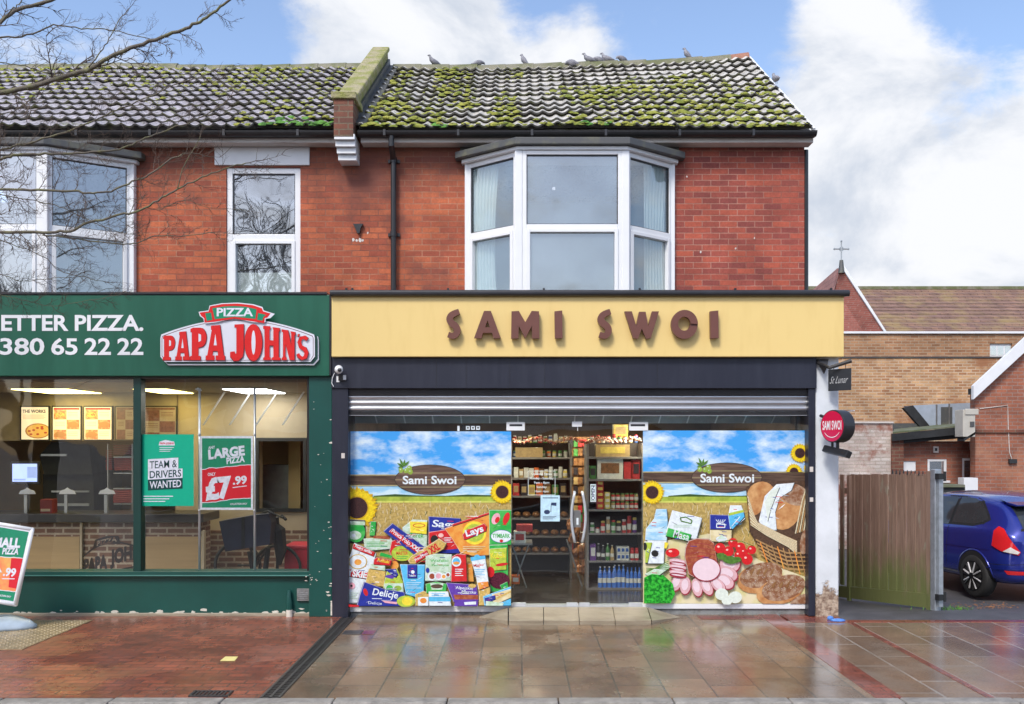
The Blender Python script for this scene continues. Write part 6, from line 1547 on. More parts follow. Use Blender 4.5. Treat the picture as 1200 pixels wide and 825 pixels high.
# string of red foil flowers near the ceiling
M['foil'] = mat('red_foil', (.5, .05, .03), .3, .3, col2=(.6, .45, .3), scale=30)
b = MB().use(M['foil']); rnd = random.Random(4)
for i in range(150): q = P(602+i, 516+2.2*math.sin(i*.17)+rnd.uniform(-1.5, 1.5), 11.7+rnd.uniform(-.08, .08)); b.ball(q, rnd.uniform(.012, .026), 5)
tag(b.build('foil_garland'), 'string of red and pale foil flowers strung behind the glass door tops', 'garland')
# ------------------------------------------------------------------ behind and beside: yard, fence, car, brick buildings, church
GZ = -.22
yb = 24.0
t = thing('stock_brick_building', 'long yellow brick building with blank wall behind the yard', 'building', (X(1200, yb), yb, GZ))
b = MB().use(M['brick_stock_dark']); wz0, wz1 = Z(418.5, yb), Z(391, yb)
wx0, wx1, wy0, wy1 = X(1160, yb), X(1186, yb), Z(418.4, yb), Z(402.5, yb)
b.box(6.5, yb, wz0, wx0, yb+.3, wz1); b.box(wx1, yb, wz0, 26, yb+.3, wz1); b.box(wx0, yb, wy1, wx1, yb+.3, wz1); b.build('upper_wall', t)
b = MB().use(M['brick_stock']); b.box(6.5, yb-.02, GZ, 26, yb+.3, wz0-.003); b.build('wall', t)
b = MB().use(M['lead']); b.box(6.5, yb-.05, wz0-.02, 26, yb-.0, wz0+.012); b.build('string_course', t)
b = MB().use(M['whitepaint']); b.box(6.4, yb-.06, wz1, 26.1, yb+.4, wz1+.055); b.build('parapet_coping', t)
b = MB().use(M['whitepaint']); b.box(wx0, yb+.05, wy0, wx1, yb+.1, wy1); wdw = b.build('window', t)
b = MB().use(M['glass_left'])
for i in range(3): b.box(wx0+.04+i*.19, yb+.04, wy0+.05, wx0+.19+i*.19, yb+.048, wy1-.06)
b.build('pane', wdw)
b = MB().use(M['roomdark']); b.box(6.5, yb+.3, GZ, 26, yb+6, wz1-.05); b.build('building_body', t)
# painted older wall
yp = 19.4
b = MB().use(M['brick_painted']); b.box(X(950, yp), yp, GZ, X(1046, yp), yp+.25, Z(496, yp)); b.use(M['oldwhite']); b.box(X(950, yp), yp-.03, Z(496, yp), X(1046.5, yp), yp+.28, Z(494, yp))
b.use(M['brick_corbel']); b.box(X(1044, yp), yp-.04, GZ, X(1058, yp), yp+.2, Z(508, yp))
tag(b.build('painted_wall'), 'flaking white painted brick wall behind the timber fence', 'wall')
# flat roofed outbuilding
ys_ = 19.6
t = thing('outbuilding', 'low red brick outbuilding with mossy flat felt roof and white windows', 'building', (X(1100, ys_), ys_, GZ))
op = [(X(1058.5, ys_), X(1073.5, ys_), Z(552, ys_), Z(540.5, ys_)), (X(1087, ys_), X(1109.5, ys_), Z(563, ys_), Z(538, ys_)), (X(1127.5, ys_), X(1148, ys_), Z(563, ys_), Z(537, ys_))]
b = MB().use(M['brick_shed']); wall_open(b, X(1050, ys_), X(1200, ys_), GZ, Z(517, ys_), op, ys_, .2); b.box(X(1050, ys_), ys_+.2, GZ, X(1050, ys_)+.2, ys_+3, Z(517, ys_)); b.build('wall', t)
for i, o_ in enumerate(op):
    x0, x1, z0, z1 = o_
    b = MB().use(M['upvc'])
    if i == 0: b.box(x0, ys_+.02, z0, x1, ys_+.05, z1); b.build('blank_panel', t); continue
    b.box(x0, ys_+.01, z0, x0+.05, ys_+.06, z1); b.box(x1-.05, ys_+.01, z0, x1, ys_+.06, z1); b.box(x0+.05, ys_+.01, z1-.05, x1-.05, ys_+.06, z1); b.box(x0+.05, ys_+.01, z0, x1-.05, ys_+.06, z0+.05); b.box(x0-.05, ys_-.06, z0-.05, x1+.05, ys_, z0-.0)
    wdw = b.build('window', t, bevel=.004)
    b = MB().use(M['glass_left']); b.box(x0+.05, ys_+.03, z0+.05, x1-.05, ys_+.034, z1-.05); b.build('pane', wdw)
    b = MB().use(M['dinkg']); b.box(x0+.05, ys_+.15, z0, x1-.05, ys_+.16, z1); b.build('room', wdw)
b = MB().use(M['roofgrey'] or M['lead']); M['felt'] = mat('mossy_felt', (.1, .12, .06), .8, col2=(.16, .17, .12), scale=4); b.use(M['felt'])
b.prism([P(1046, 508, ys_-.35), P(1146, 498.5, ys_-.35), P(1146, 494, ys_+1.5), P(1050, 501, ys_+1.5)], (0, 0, .03)); b.build('felt_roof', t)
b = MB().use(M['dark']); b.prism([P(1046, 508.3, ys_-.35), P(1146, 498.8, ys_-.35), P(1146, 507, ys_-.35), P(1046, 517, ys_-.35)], (0, .06, 0)); b.prism([P(1050, 516, ys_-.2), P(1146, 507, ys_-.2), P(1146, 512, ys_-.2), P(1050, 520, ys_-.2)], (0, .2, 0)); b.build('eaves_board', t)
for (x0, y0, x1, y1) in ((1094, 523, 1100, 530.5), (1136.5, 518.5, 1142.5, 527)): b = MB().use(M['oldwhite']); pbox(b, x0, y0, x1, y1, ys_-.03, ys_); b.use(M['dark']); pbox(b, x0+1.5, y0+2, x1-1.5, y1-2, ys_-.033, ys_-.03); b.build('wall_vent', t)
b = MB().use(M['dark']); pbox(b, 1104, 571, 1131, 580, 18.5, 18.9); b.use(M['felt']); pbox(b, 1104, 568, 1131, 571, 18.45, 18.95); b.use(M['brick_gable']); b.box(X(1090, 18.6), 18.6, GZ, X(1131, 18.6), 18.85, Z(580, 18.6)); tag(b.build('low_yard_wall'), 'low dark topped brick yard wall just behind the parked blue car', 'wall')
b = MB().use(M['whitepaint']); b.box(X(1129.5, 18.7), 18.7, GZ, X(1146, 18.7), 18.95, Z(560, 18.7)); tag(b.build('white_pier'), 'white painted brick pier at the corner of the gabled building', 'pier')
# sheet metal duct and air conditioner
M['ductm'] = mat('duct_sheet_metal', (.36, .42, .5), .5, .15, var=.12)
t = thing('rooftop_duct', 'grey blue sheet metal duct with slanted black mouth on the outbuilding roof', 'duct', P(1100, 502, 20.3))
yy = 20.2
b = MB().use(M['ductm']); b.prism([P(1070, 475, yy), P(1160, 471, yy), P(1160, 503, yy), P(1092, 503, yy)], (0, .5, 0)); b.build('duct_body', t)
b = MB().use(M['dark']); b.prism([P(1059, 478, yy-.05), P(1070, 475, yy-.05), P(1092, 502, yy-.05), P(1081, 503, yy-.05)], (0, .12, 0)); b.build('duct_mouth', t)
b = MB().use(M['steelk']); b.box(X(1096.5, yy), yy-.02, Z(502, yy), X(1098, yy), yy, Z(474, yy)); b.box(X(1111, yy), yy-.03, Z(502, yy), X(1112.5, yy), yy, Z(473, yy)); b.use(M['lead']); pbox(b, 1103, 477, 1116, 500, yy-.015, yy); b.each('duct_seam', t)
b = MB().use(M['lead']); pbox(b, 1044, 496, 1078, 506, yy, yy+.5); b.build('roof_upstand', t)
yg = 18.9
t = thing('gabled_building', 'red brick gabled building with white sloping verge board on the right', 'building', (X(1200, yg), yg, GZ))
gx = X(1143, yg); apx = X(1330, yg); apz = Z(300, yg)
b = MB().use(M['brick_gable']); b.prism([(gx, yg, GZ), (apx*2-gx, yg, GZ), (apx*2-gx, yg, Z(461, yg)), (apx, yg, Z(461, yg)+(apx-gx)*.93), (gx, yg, Z(461, yg))], (0, .22, 0)); b.build('wall', t)
b = MB().use(M['whitepaint'])
s0 = P(1141, 452, yg-.15); e0 = s0+Vector((apx-gx+.2, 0, (apx-gx+.2)*.93)); dn = Vector((0, 0, -.3))
b.prism([s0, e0, e0+dn, s0+dn+Vector((0, 0, .02))], (0, .1, 0)); b.build('verge_board', t)
b = MB().use(M['lead']); b.prism([s0+Vector((.3, .1, .02)), e0+Vector((0, .1, -.26)), e0+Vector((0, .1, -.19)), s0+Vector((.3, .1, .09))], (0, .3, 0)); b.build('roof', t)
b = MB().use(M['brick_corbel']); b.box(gx, yg-.04, Z(507, yg), gx+9, yg-.002, Z(503.5, yg)); b.build('string_course', t)
b = MB().use(M['dark']); pbox(b, 1140, 455, 1142.8, 462, yg-.1, yg+.1); pbox(b, 1183, 538, 1192, 543, yg-.05, yg-.0); b.each('wall_fitting', t)
b = MB().use(M['oldwhite']); b.tube([P(1148, 479, yg-.01), P(1181, 475, yg-.01), P(1181.5, 500, yg-.01), P(1183, 530, yg-.01), P(1186, 539, yg-.01)], .009, 6); b.build('cable', t)
t = thing('air_conditioner', 'cream wall mounted air conditioning unit at the corner of the gabled building', 'air conditioner', P(1137, 515, 18.6))
M['acm'] = mat('cream_metal', (.5, .48, .42), .5, var=.08)
b = MB().use(M['acm']); pbox(b, 1128.5, 480, 1143, 512, 18.6, 18.95); pbox(b, 1131, 479, 1147, 486, 18.58, 18.6); b.build('casing', t, bevel=.02)
b = MB().use(M['lead']); pbox(b, 1137, 494, 1142, 500, 18.585, 18.6); b.build('grille', t)
b = MB().use(M['dark']); b.prism([P(1130, 514, 18.6), P(1143, 506, 18.6), P(1143, 509, 18.6), P(1130, 517, 18.6)], (0, .3, 0)); b.build('bracket', t)
# church
t = thing('church', 'distant church with red brick gable, iron cross and long brown tiled nave roof', 'church', (14, 37, GZ))
M['chroof'] = brick('church_roof_tiles', (.27, .16, .115), (.2, .12, .1), (.09, .055, .045), bw=.3, bh=.21, ms=.012, stain=(.3, .22, .1), stain_thr=(.44, .72))
ye, yr = 36, 40.5; ze, zr = Z(390, 36), Z(338.5, 40.5)
b = MB().use(M['chroof'])
N = 13; vs = []
for i in range(N):
    f0, f1 = i/N, (i+1)/N
    for x in (9, 40): vs += [(x, ye+(yr-ye)*f0, ze+(zr-ze)*f0+.05), (x, ye+(yr-ye)*f1, ze+(zr-ze)*f1)]
fs = [(4*i, 4*i+1, 4*i+3, 4*i+2) for i in range(N)]+[(4*i+1, 4*i+4, 4*i+6, 4*i+3) for i in range(N-1)]
b.raw(vs, fs); b.face([(9, yr, zr), (40, yr, zr), (40, yr+4.5, ze), (9, yr+4.5, ze)]); b.build('nave_roof', t)
b = MB().use(M['ridge']); b.box(9, yr-.12, zr-.03, 40, yr+.12, zr+.1); b.build('ridge_tiles', t)
b = MB().use(M['brick_church']); b.box(9, ye+.1, GZ, 40, yr+4.4, ze-.02); b.build('nave_wall', t)
yc = 35.2; A_ = P(986, 311, yc); Bq = P(1037.5, 391, yc); Cq = P(966, 391, yc+.9)
b = MB().use(M['brick_church']); bt_ = [(A_.x, A_.y, A_.z), (Bq.x, Bq.y, Bq.z), (Bq.x, Bq.y, GZ), (Cq.x, Cq.y, GZ), (Cq.x, Cq.y, Cq.z)]
b.prism([Vector(q) for q in bt_], (.0, .3, 0)); b.build('gable_wall', t)
b = MB().use(M['whitepaint']); b.prism([A_+Vector((.03, -.06, .08)), Bq+Vector((.06, -.06, .02)), Bq+Vector((-.02, -.06, 0)), A_+Vector((-.03, -.06, -.05))], (0, .4, 0)); b.build('gable_coping', t)
M['pinkroof'] = brick('transept_tiles', (.4, .2, .17), (.32, .16, .14), (.18, .1, .09), bw=.3, bh=.2, ms=.01)
b = MB().use(M['pinkroof']); q0 = P(931, 352, yc+5); q1 = P(975, 341, yc+.6)
b.face([A_+Vector((0, 0, .03)), P(952, 340, yc+4.5), P(930, 358, yc+4.5), Cq+Vector((-.05, 0, .02)), Vector(A_)*.45+Vector(Cq)*.55+Vector((-.04, 0, .02))]); b.build('transept_roof', t)
b = MB().use(M['lead']); b.tube([A_+Vector((0, 0, -.3)), A_+Vector((0, 0, .2))], [.13, .07], 8); b.build('finial_base', t)
b = MB().use(M['steelk']); b.tube([A_, A_+Vector((0, 0, .95))], .022, 6); zc_ = A_.z+.63
b.tube([(A_.x-.27, A_.y, zc_), (A_.x+.27, A_.y, zc_)], .022, 6)
for (dx, dz) in ((-.27, 0), (.27, 0), (0, .3)): b.ball((A_.x+dx, A_.y, zc_+dz), .045, 7)
b.lathe((A_.x, A_.y, zc_), [(.09, -.012), (.09, .012)], 12, axis='y'); b.build('iron_cross', t)

# timber gate/fence panel, mossy at its foot
m = bpy.data.materials.new('weathered_boards'); m.use_nodes = True; tt = NT(m.node_tree); tt.n.clear()
g = tt.node('ShaderNodeNewGeometry').outputs['Position']; gz = tt.sep(g)[2]
base = tt.mix(tt.ramp(tt.noise(tt.vscale(g, (9, 9, .8)), 3, 6, .65), [(.3, 0), (.7, 1)]), (.2, .125, .09), (.34, .23, .175))
base = tt.mix(tt.smooth(tt.noise(tt.vscale(g, (1, 1, .35)), 9, 3), .6, .7), base, (.3, .26, .2))
ms = tt.smooth(tt.math('ADD', tt.math('MULTIPLY', gz, -1.0), tt.math('MULTIPLY', tt.noise(tt.vscale(g, (3, 3, .8)), 2.5, 5), 1.3)), -.18, .62)
base = tt.mix(tt.math('MULTIPLY', ms, .85), base, (.13, .17, .045))
bb = tt.node('ShaderNodeBsdfPrincipled', i={'Base Color': base, 'Roughness': .75}); bn = tt.node('ShaderNodeBump', i={'Height': tt.noise(tt.vscale(g, (14, 14, 1)), 4, 4), 'Strength': .4, 'Distance': .01}); tt.l.new(bn.outputs[0], bb.inputs['Normal'])
tt.node('ShaderNodeOutputMaterial', i={'Surface': bb.outputs[0]}); M['boards'] = m
fa = Vector((X(984, 13.25), 13.25, 0)); fb = Vector((X(1091, 11.35), 11.35, 0)); fd = (fb-fa); FL = fd.length; fd.normalize(); fn = Vector((fd.y, -fd.x, 0));
if fn.x > 0: fn = -fn
t = thing('timber_gate', 'weathered brown board fence panel with green mossy foot beside the white pillar', 'fence', tuple((fa+fb)/2))
n = 21; w = FL/n; rnd = random.Random(3)
def fz(u): return -.1*min(max((fa+fd*u).y-10.9, 0), 2.2)
for i in range(n):
    u0 = i*w+.004; u1 = (i+1)*w-.003; e = rnd.uniform(-.004, .004); tp = 1.575+.075*(i/n)+rnd.uniform(-.004, .004)
    b = MB().use(M['boards']); o0 = fa+fd*u0+fn*(.012*(i % 2)+e); o1 = fa+fd*u1+fn*(.012*(i % 2)+e)
    if i == 1: continue
    b.prism([o0+Vector((0, 0, .2+fz(u0))), o1+Vector((0, 0, .2+fz(u1))), o1+Vector((0, 0, tp)), o0+Vector((0, 0, tp))], fn*-.018); b.build('board', t)
b = MB().use(M['boards']); b.prism([fa+fn*.03+Vector((0, 0, .02+fz(0))), fb+fn*.03+Vector((0, 0, .02+fz(FL))), fb+fn*.03+Vector((0, 0, .20+fz(FL))), fa+fn*.03+Vector((0, 0, .18+fz(0)))], fn*-.05); b.build('gravel_board', t)
b = MB().use(M['boards']); b.prism([fa-fn*.03+Vector((0, 0, 1.3)), fb-fn*.03+Vector((0, 0, 1.35)), fb-fn*.03+Vector((0, 0, 1.43)), fa-fn*.03+Vector((0, 0, 1.38))], fn*-.05); b.build('rail', t)
b = MB().use(M['boards']); q = fa+fd*(3*w)+fn*.03; b.box(q.x-.03, q.y-.02, fz(0), q.x+.03, q.y+.02, 1.57, rot=Matrix.Rotation(math.atan2(fd.y, fd.x), 3, 'Z'), piv=(q.x, q.y, .5)); b.build('post', t)
b = MB().use(M['blackpl'])
for i in range(9): q = fa+fd*(FL-.75+.075*i); b.tube([q+Vector((0, 0, 1.62)), q+Vector((0, 0, 1.68))], [.014, .004], 5)
b.build('wall_spikes', t)
rz = Matrix.Rotation(math.atan2(fd.y, fd.x), 3, 'Z')
q = fb+fd*.0; b = MB().use(M['boards']); b.box(q.x-.05, q.y-.03, -.08, q.x+.03, q.y+.03, 1.68, rot=rz, piv=(q.x, q.y, .5)); b.build('end_post', t)
t = thing('steel_gate_post', 'tall galvanised steel gate post between the board fence and the blue car', 'post', tuple(fb+fd*.08))
q = fb+fd*.085; b = MB().use(M['steel']); b.box(q.x-.045, q.y-.045, -.08, q.x+.045, q.y+.045, 1.705, rot=rz, piv=(q.x, q.y, .5)); b.build('post', t, bevel=.008)
b = MB().use(M['steel']); b.box(q.x+.055, q.y-.02, .02, q.x+.085, q.y+.04, 1.64, rot=rz, piv=(q.x, q.y, .5)); b.build('channel', t)
for z in (1.62, .14): b = MB().use(M['dark']); b.box(q.x+.05, q.y-.05, z-.035, q.x+.12, q.y+.02, z+.035, rot=rz, piv=(q.x, q.y, z)); b.tube([q+Vector((.09, -.05, z-.06)), q+Vector((.09, -.05, z+.06))], .018, 8); b.build('hinge', t)
b = MB().use(M['weed']); rnd = random.Random(2)
for i in range(90):
    q = fb+Vector((rnd.gauss(.2, .16), rnd.gauss(0, .05), -.04)); h = rnd.uniform(.02, .06); a = rnd.uniform(-.03, .03); b.face([q, q+Vector((.012, 0, 0)), q+Vector((a, a, h))])
tag(b.build('weeds'), kind='stuff')
b = MB().use(M['cbrown']); rnd = random.Random(8)
for i in range(160): q = Vector((X(rnd.uniform(1125, 1200), 11.6), rnd.gauss(11.75, .12), -.075)); s_ = rnd.uniform(.01, .03); a = rnd.uniform(0, 3); b.face([q, q+Vector((s_*math.cos(a), s_*math.sin(a), .01)), q+Vector((-s_*math.sin(a), s_*math.cos(a), .006))])
tag(b.build('fallen_leaves'), kind='stuff')

# ------------------------------------------------------------------ parked blue hatchback
M['carblue'] = mat('metallic_blue_paint', (.016, .03, .27), .22, .4, var=.04, coat=1.0)
M['carglass'] = mat('dark_car_glass', (.03, .036, .04), .06, var=.1, spec=.8); M['tyre'] = mat('tyre_rubber', (.018, .018, .018), .75); M['rim'] = mat('dark_alloy', (.02, .02, .022), .3, .6); M['rimedge'] = mat('machined_alloy', (.6, .6, .62), .4, .2)
M['tail'] = mat('tail_lens', (.6, .015, .02), .15, var=.05, coat=.5); M['clear'] = mat('clear_lens', (.6, .58, .56), .15, var=.1, coat=.5); M['archm'] = mat('wheel_arch_dark', (.008, .008, .01), .8)
# stations from the tail (y=0) forward: y, half width rocker/mid/belt/roof edge, heights rocker/mid/belt/roof edge/roof centre
ST = [(-.02, .50, .58, .56, .48, .34, .52, .78, .86, .87), (.03, .66, .74, .70, .60, .30, .56, .88, .99, 1.0), (.14, .76, .83, .77, .60, .25, .60, .95, 1.10, 1.12), (.32, .81, .86, .81, .60, .24, .62, .98, 1.26, 1.30), (.52, .83, .865, .83, .60, .24, .62, .98, 1.38, 1.42),
      (.85, .84, .865, .835, .61, .23, .62, .965, 1.42, 1.465), (1.3, .84, .865, .835, .62, .22, .62, .95, 1.435, 1.48), (1.9, .84, .865, .835, .62, .22, .61, .93, 1.42, 1.47), (2.35, .84, .865, .83, .61, .22, .60, .92, 1.34, 1.39), (2.8, .84, .86, .82, .64, .22, .60, .90, 1.08, 1.13),
      (3.15, .83, .855, .79, .62, .24, .58, .88, .93, .95), (3.6, .78, .82, .72, .5, .26, .55, .76, .82, .84), (3.88, .62, .68, .6, .4, .3, .5, .64, .69, .7), (3.95, .45, .5, .45, .3, .34, .48, .58, .61, .62)]
car = thing('parked_car', 'dark blue three door hatchback parked behind the steel gate post', 'car', (0, 0, 0))
vs = []; 
for s_ in ST:
    y, w0, w1, w2, w3, z0, z1, z2, z3, z4 = s_
    half = [(0, z0-.02), (w0*.7, z0-.01), (w0, z0), (w1, (z0+z1)/2+.02), (w1, z1), (w1*.4+w2*.6, z1*.35+z2*.65), (w2, z2), (w2*.96, z2+.02), (w3*1.02, z3-.03), (w3*.9, z3), (w3*.4, z4)]
    row = [Vector((x, y, z)) for x, z in half]+[Vector((0, y, z4))]+[Vector((-x, y, z)) for x, z in half[:0:-1]]
    vs += row
nr = len(vs)//len(ST); fs = [(i*nr+k, i*nr+(k+1) % nr, (i+1)*nr+(k+1) % nr, (i+1)*nr+k) for i in range(len(ST)-1) for k in range(nr)]
fs += [tuple(range(nr-1, -1, -1)), tuple(range((len(ST)-1)*nr, len(ST)*nr))]
b = MB().use(M['carblue']); b.raw(vs, fs); body = b.build('body', car, smooth=True)
md = body.modifiers.new('s', 'SUBSURF'); md.levels = md.render_levels = 2
dg = bpy.context.evaluated_depsgraph_get(); ev = body.evaluated_get(dg); nm_ = bpy.data.meshes.new_from_object(ev); body.modifiers.clear(); body.data = nm_
nm_.polygons.foreach_set('use_smooth', [True]*len(nm_.polygons))
bmx = bmesh.new(); bmx.from_mesh(nm_); tree = BVHTree.FromBMesh(bmx)
# cut the wheel arches open
def arch(bmx, cy, cz, r):
    dele = [f for f in bmx.faces if abs(f.calc_center_median().x) > .55 and math.hypot(f.calc_center_median().y-cy, f.calc_center_median().z-cz) < r]
    bmesh.ops.delete(bmx, geom=dele, context='FACES')
bmx.to_mesh(nm_); 
def patch(name, par, m, poly, mode, off=.004, cuts=4, sub=True):
    """a skin laid on the body: poly in (y,z) from the side (+-x) or (x,z) from the rear, or a diagonal view"""
    if mode in ('L', 'Rt'): dr = Vector((1, 0, 0)) if mode == 'L' else Vector((-1, 0, 0)); org = lambda u, v: Vector((-3*dr.x, u, v))
    elif mode == 'B': dr = Vector((0, 1, 0)); org = lambda u, v: Vector((u, -3, v))
    elif mode == 'DL': dr = Vector((1, 1, 0)).normalized(); org = lambda u, v: Vector((-.75, .1, 0))+Vector((1, -1, 0)).normalized()*u+Vector((0, 0, v))-dr*3
    elif mode == 'DR': dr = Vector((-1, 1, 0)).normalized(); org = lambda u, v: Vector((.75, .1, 0))+Vector((1, 1, 0)).normalized()*u+Vector((0, 0, v))-dr*3
    q = bmesh.new(); q.faces.new([q.verts.new((u, v, 0)) for u, v in poly]); bmesh.ops.triangulate(q, faces=q.faces[:])
    for _ in range(cuts): 
        long = [e for e in q.edges if e.calc_length() > .06]
        if not long: break
        bmesh.ops.subdivide_edges(q, edges=long, cuts=1, use_grid_fill=False); bmesh.ops.triangulate(q, faces=q.faces[:])
    pts = []; okf = {}
    for v in q.verts:
        o_ = org(v.co.x, v.co.y); hit = tree.ray_cast(o_, dr)
        if hit[0] is None: okf[v.index] = 0; pts.append(o_+dr*3)
        else: pts.append(hit[0]+hit[1]*off*(1 if hit[1].dot(dr) < 0 else -1)); okf[v.index] = 1
    q.verts.index_update()
    fcs = [tuple(v.index for v in f.verts) for f in q.faces if all(okf[v.index] for v in f.verts)]
    q.free()
    mb = MB().use(m); mb.raw(pts, fcs); return mb.build(name, par, smooth=True)
WR = [(.70, .30), (3.15, .30)]
for sd_i, mode in ((-1, 'L'), (1, 'Rt')):
    patch('side_window', car, M['carglass'], [(.56, 1.12), (.66, 1.22), (.84, 1.35), (1.0, 1.385), (1.30, 1.392), (1.30, 1.015), (.80, 1.03), (.62, 1.07)], mode)
    patch('side_window', car, M['carglass'], [(1.36, .98), (1.36, 1.385), (1.9, 1.37), (2.28, 1.27), (2.62, 1.0), (2.5, .965)], mode)
    patch('door_gap', car, M['archm'], [(1.325, .97), (1.325, .42), (1.335, .42), (1.335, .97)], mode, .002)
    patch('sill_trim', car, M['steelk'], [(1.05, .30), (2.75, .30), (2.75, .325), (1.05, .325)], mode, .006)
    for (wy, wz) in WR:
        patch('wheel_arch', car, M['archm'], [(wy+.365*math.cos(2*PI*k/26), wz+.365*math.sin(2*PI*k/26)) for k in range(26)], mode, .006)
        ring_ = []
        mbx = MB().use(M['carblue']); pp = []
        for k in range(15):
            a = R(-12+204*k/14); h = tree.ray_cast(Vector((3*sd_i, wy+.372*math.cos(a), wz+.372*math.sin(a))), Vector((-sd_i, 0, 0)))
            if h[0]: pp.append(h[0])
        if len(pp) > 3: mbx.tube(pp, .014, 8); mbx.build('arch_lip', car, smooth=True)
def wheel(cx, cy, cz, sgn):
    w_ = thing('wheel', None, None, (0, 0, 0)); w_.parent = car; w_['_org'] = [0, 0, 0]
    b = MB().use(M['tyre']); b.lathe((cx, cy, cz), [(.2, -.09), (.28, -.095), (.305, -.07), (.31, 0), (.305, .07), (.28, .095), (.2, .09)], 36, axis='x'); b.build('tyre', w_, smooth=True)
    b = MB().use(M['rim']); b.lathe((cx+sgn*.085, cy, cz), [(.215, -.03*sgn), (.215, .012*sgn), (.2, .012*sgn), (.195, -.02*sgn)], 30, axis='x')
    for k in range(8):
        a = 2*PI*k/8+.2
        for da in (-.12, .12):
            d0 = Vector((0, math.cos(a), math.sin(a))); d1 = Vector((0, math.cos(a+da), math.sin(a+da))); c_ = Vector((cx+sgn*.1, cy, cz))
            b.use(M['rimedge'] if da > 0 else M['rim']); b.tube([c_+d0*.03, c_+d1*.2], [.014, .011], 5)
    b.use(M['rim']); b.lathe((cx+sgn*.1, cy, cz), [(.045, -.02), (.045, .012)], 14, axis='x'); b.build('rim', w_)
for wy, wz in WR:
    for s_ in (-1, 1): wheel(s_*.785, wy, wz, s_)
for mode, s_ in (('DL', -1), ('DR', 1)):
    fl = 1 if mode == 'DL' else -1
    patch('bumper_line', car, M['archm'], [(fl*-.42, .50), (fl*.30, .545), (fl*.30, .552), (fl*-.42, .507)], mode, .003)
    patch('bumper_crease', car, M['carblue'], [(fl*-.30, .455), (fl*.34, .475), (fl*.34, .495), (fl*-.30, .47)], mode, .018)
for mode in ('L', 'Rt'):
    patch('window_trim', car, M['archm'], [(.50, 1.11), (.58, 1.19), (.80, 1.36), (1.0, 1.41), (2.0, 1.40), (2.34, 1.29), (2.72, .985), (2.5, .95), (1.3, .985), (.80, 1.0), (.60, 1.045)], mode, .0015)
    patch('side_crease', car, M['carblue'], [(.4, .70), (2.9, .66), (2.9, .672), (.4, .718)], mode, .009)
patch('rear_window', car, M['carglass'], [(-.56, 1.02), (.56, 1.02), (.50, 1.33), (-.50, 1.33)], 'B')
patch('rear_window_band', car, M['archm'], [(-.60, .985), (.60, .985), (.58, 1.02), (-.58, 1.02)], 'B', .003)
for mode, s_ in (('DL', -1), ('DR', 1)):
    fl = 1 if mode == 'DL' else -1
    patch('tail_light', car, M['tail'], [(fl*-.22, .77), (fl*-.20, .97), (fl*-.14, 1.03), (fl*-.07, 1.0), (fl*.13, .71), (fl*.11, .665), (fl*-.10, .71)], mode, .02, 4)
    patch('reversing_light', car, M['clear'], [(fl*-.07, .705), (fl*.10, .678), (fl*.12, .71), (fl*.02, .77)], mode, .027, 3)
    patch('rear_reflector', car, M['tail'], [(fl*-.02, .395), (fl*.2, .395), (fl*.27, .44), (fl*-.06, .45)], mode, .008, 3)
patch('rear_valance', car, M['archm'], [(-.42, .25), (.42, .25), (.50, .30), (.38, .42), (-.38, .42), (-.50, .30)], 'B', .008)
patch('number_plate', car, M['pyellow'], [(-.26, .60), (.26, .60), (.26, .71), (-.26, .71)], 'B', .012)
patch('tailgate_gap', car, M['archm'], [(-.62, .50), (.62, .50), (.62, .508), (-.62, .508)], 'B', .003)
patch('tailgate_badge', car, M['rimedge'], [(.06*math.cos(2*PI*k/14), .86+.028*math.sin(2*PI*k/14)) for k in range(14)], 'B', .012)
b = MB().use(M['carblue']); b.raw([(-.56, .42, 1.37), (.56, .42, 1.37), (.54, .60, 1.425), (-.54, .60, 1.425), (-.53, .22, 1.335), (.53, .22, 1.335), (-.53, .24, 1.31), (.53, .24, 1.31), (-.54, .45, 1.33), (.54, .45, 1.33)], [(0, 1, 2, 3), (4, 5, 1, 0), (6, 7, 5, 4), (8, 9, 7, 6), (0, 4, 6, 8), (1, 5, 7, 9)]); sp = b.build('roof_spoiler', car, bevel=.012)
sp.modifiers['bevel'].segments = 3
b = MB().use(M['carblue']); b.ball((-.93, 2.45, .99), (.09, .06, .065), 10); b.tube([(-.8, 2.48, .95), (-.92, 2.46, .97)], .02, 6); b.build('door_mirror', car, smooth=True)
b = MB().use(M['carblue']); b.ball((.93, 2.45, .99), (.09, .06, .065), 10); b.tube([(.8, 2.48, .95), (.92, 2.46, .97)], .02, 6); b.build('door_mirror', car, smooth=True)
bmx.free()
car.location = (7.50, 12.55, -.17-.0); car.rotation_euler = (0, 0, R(9))

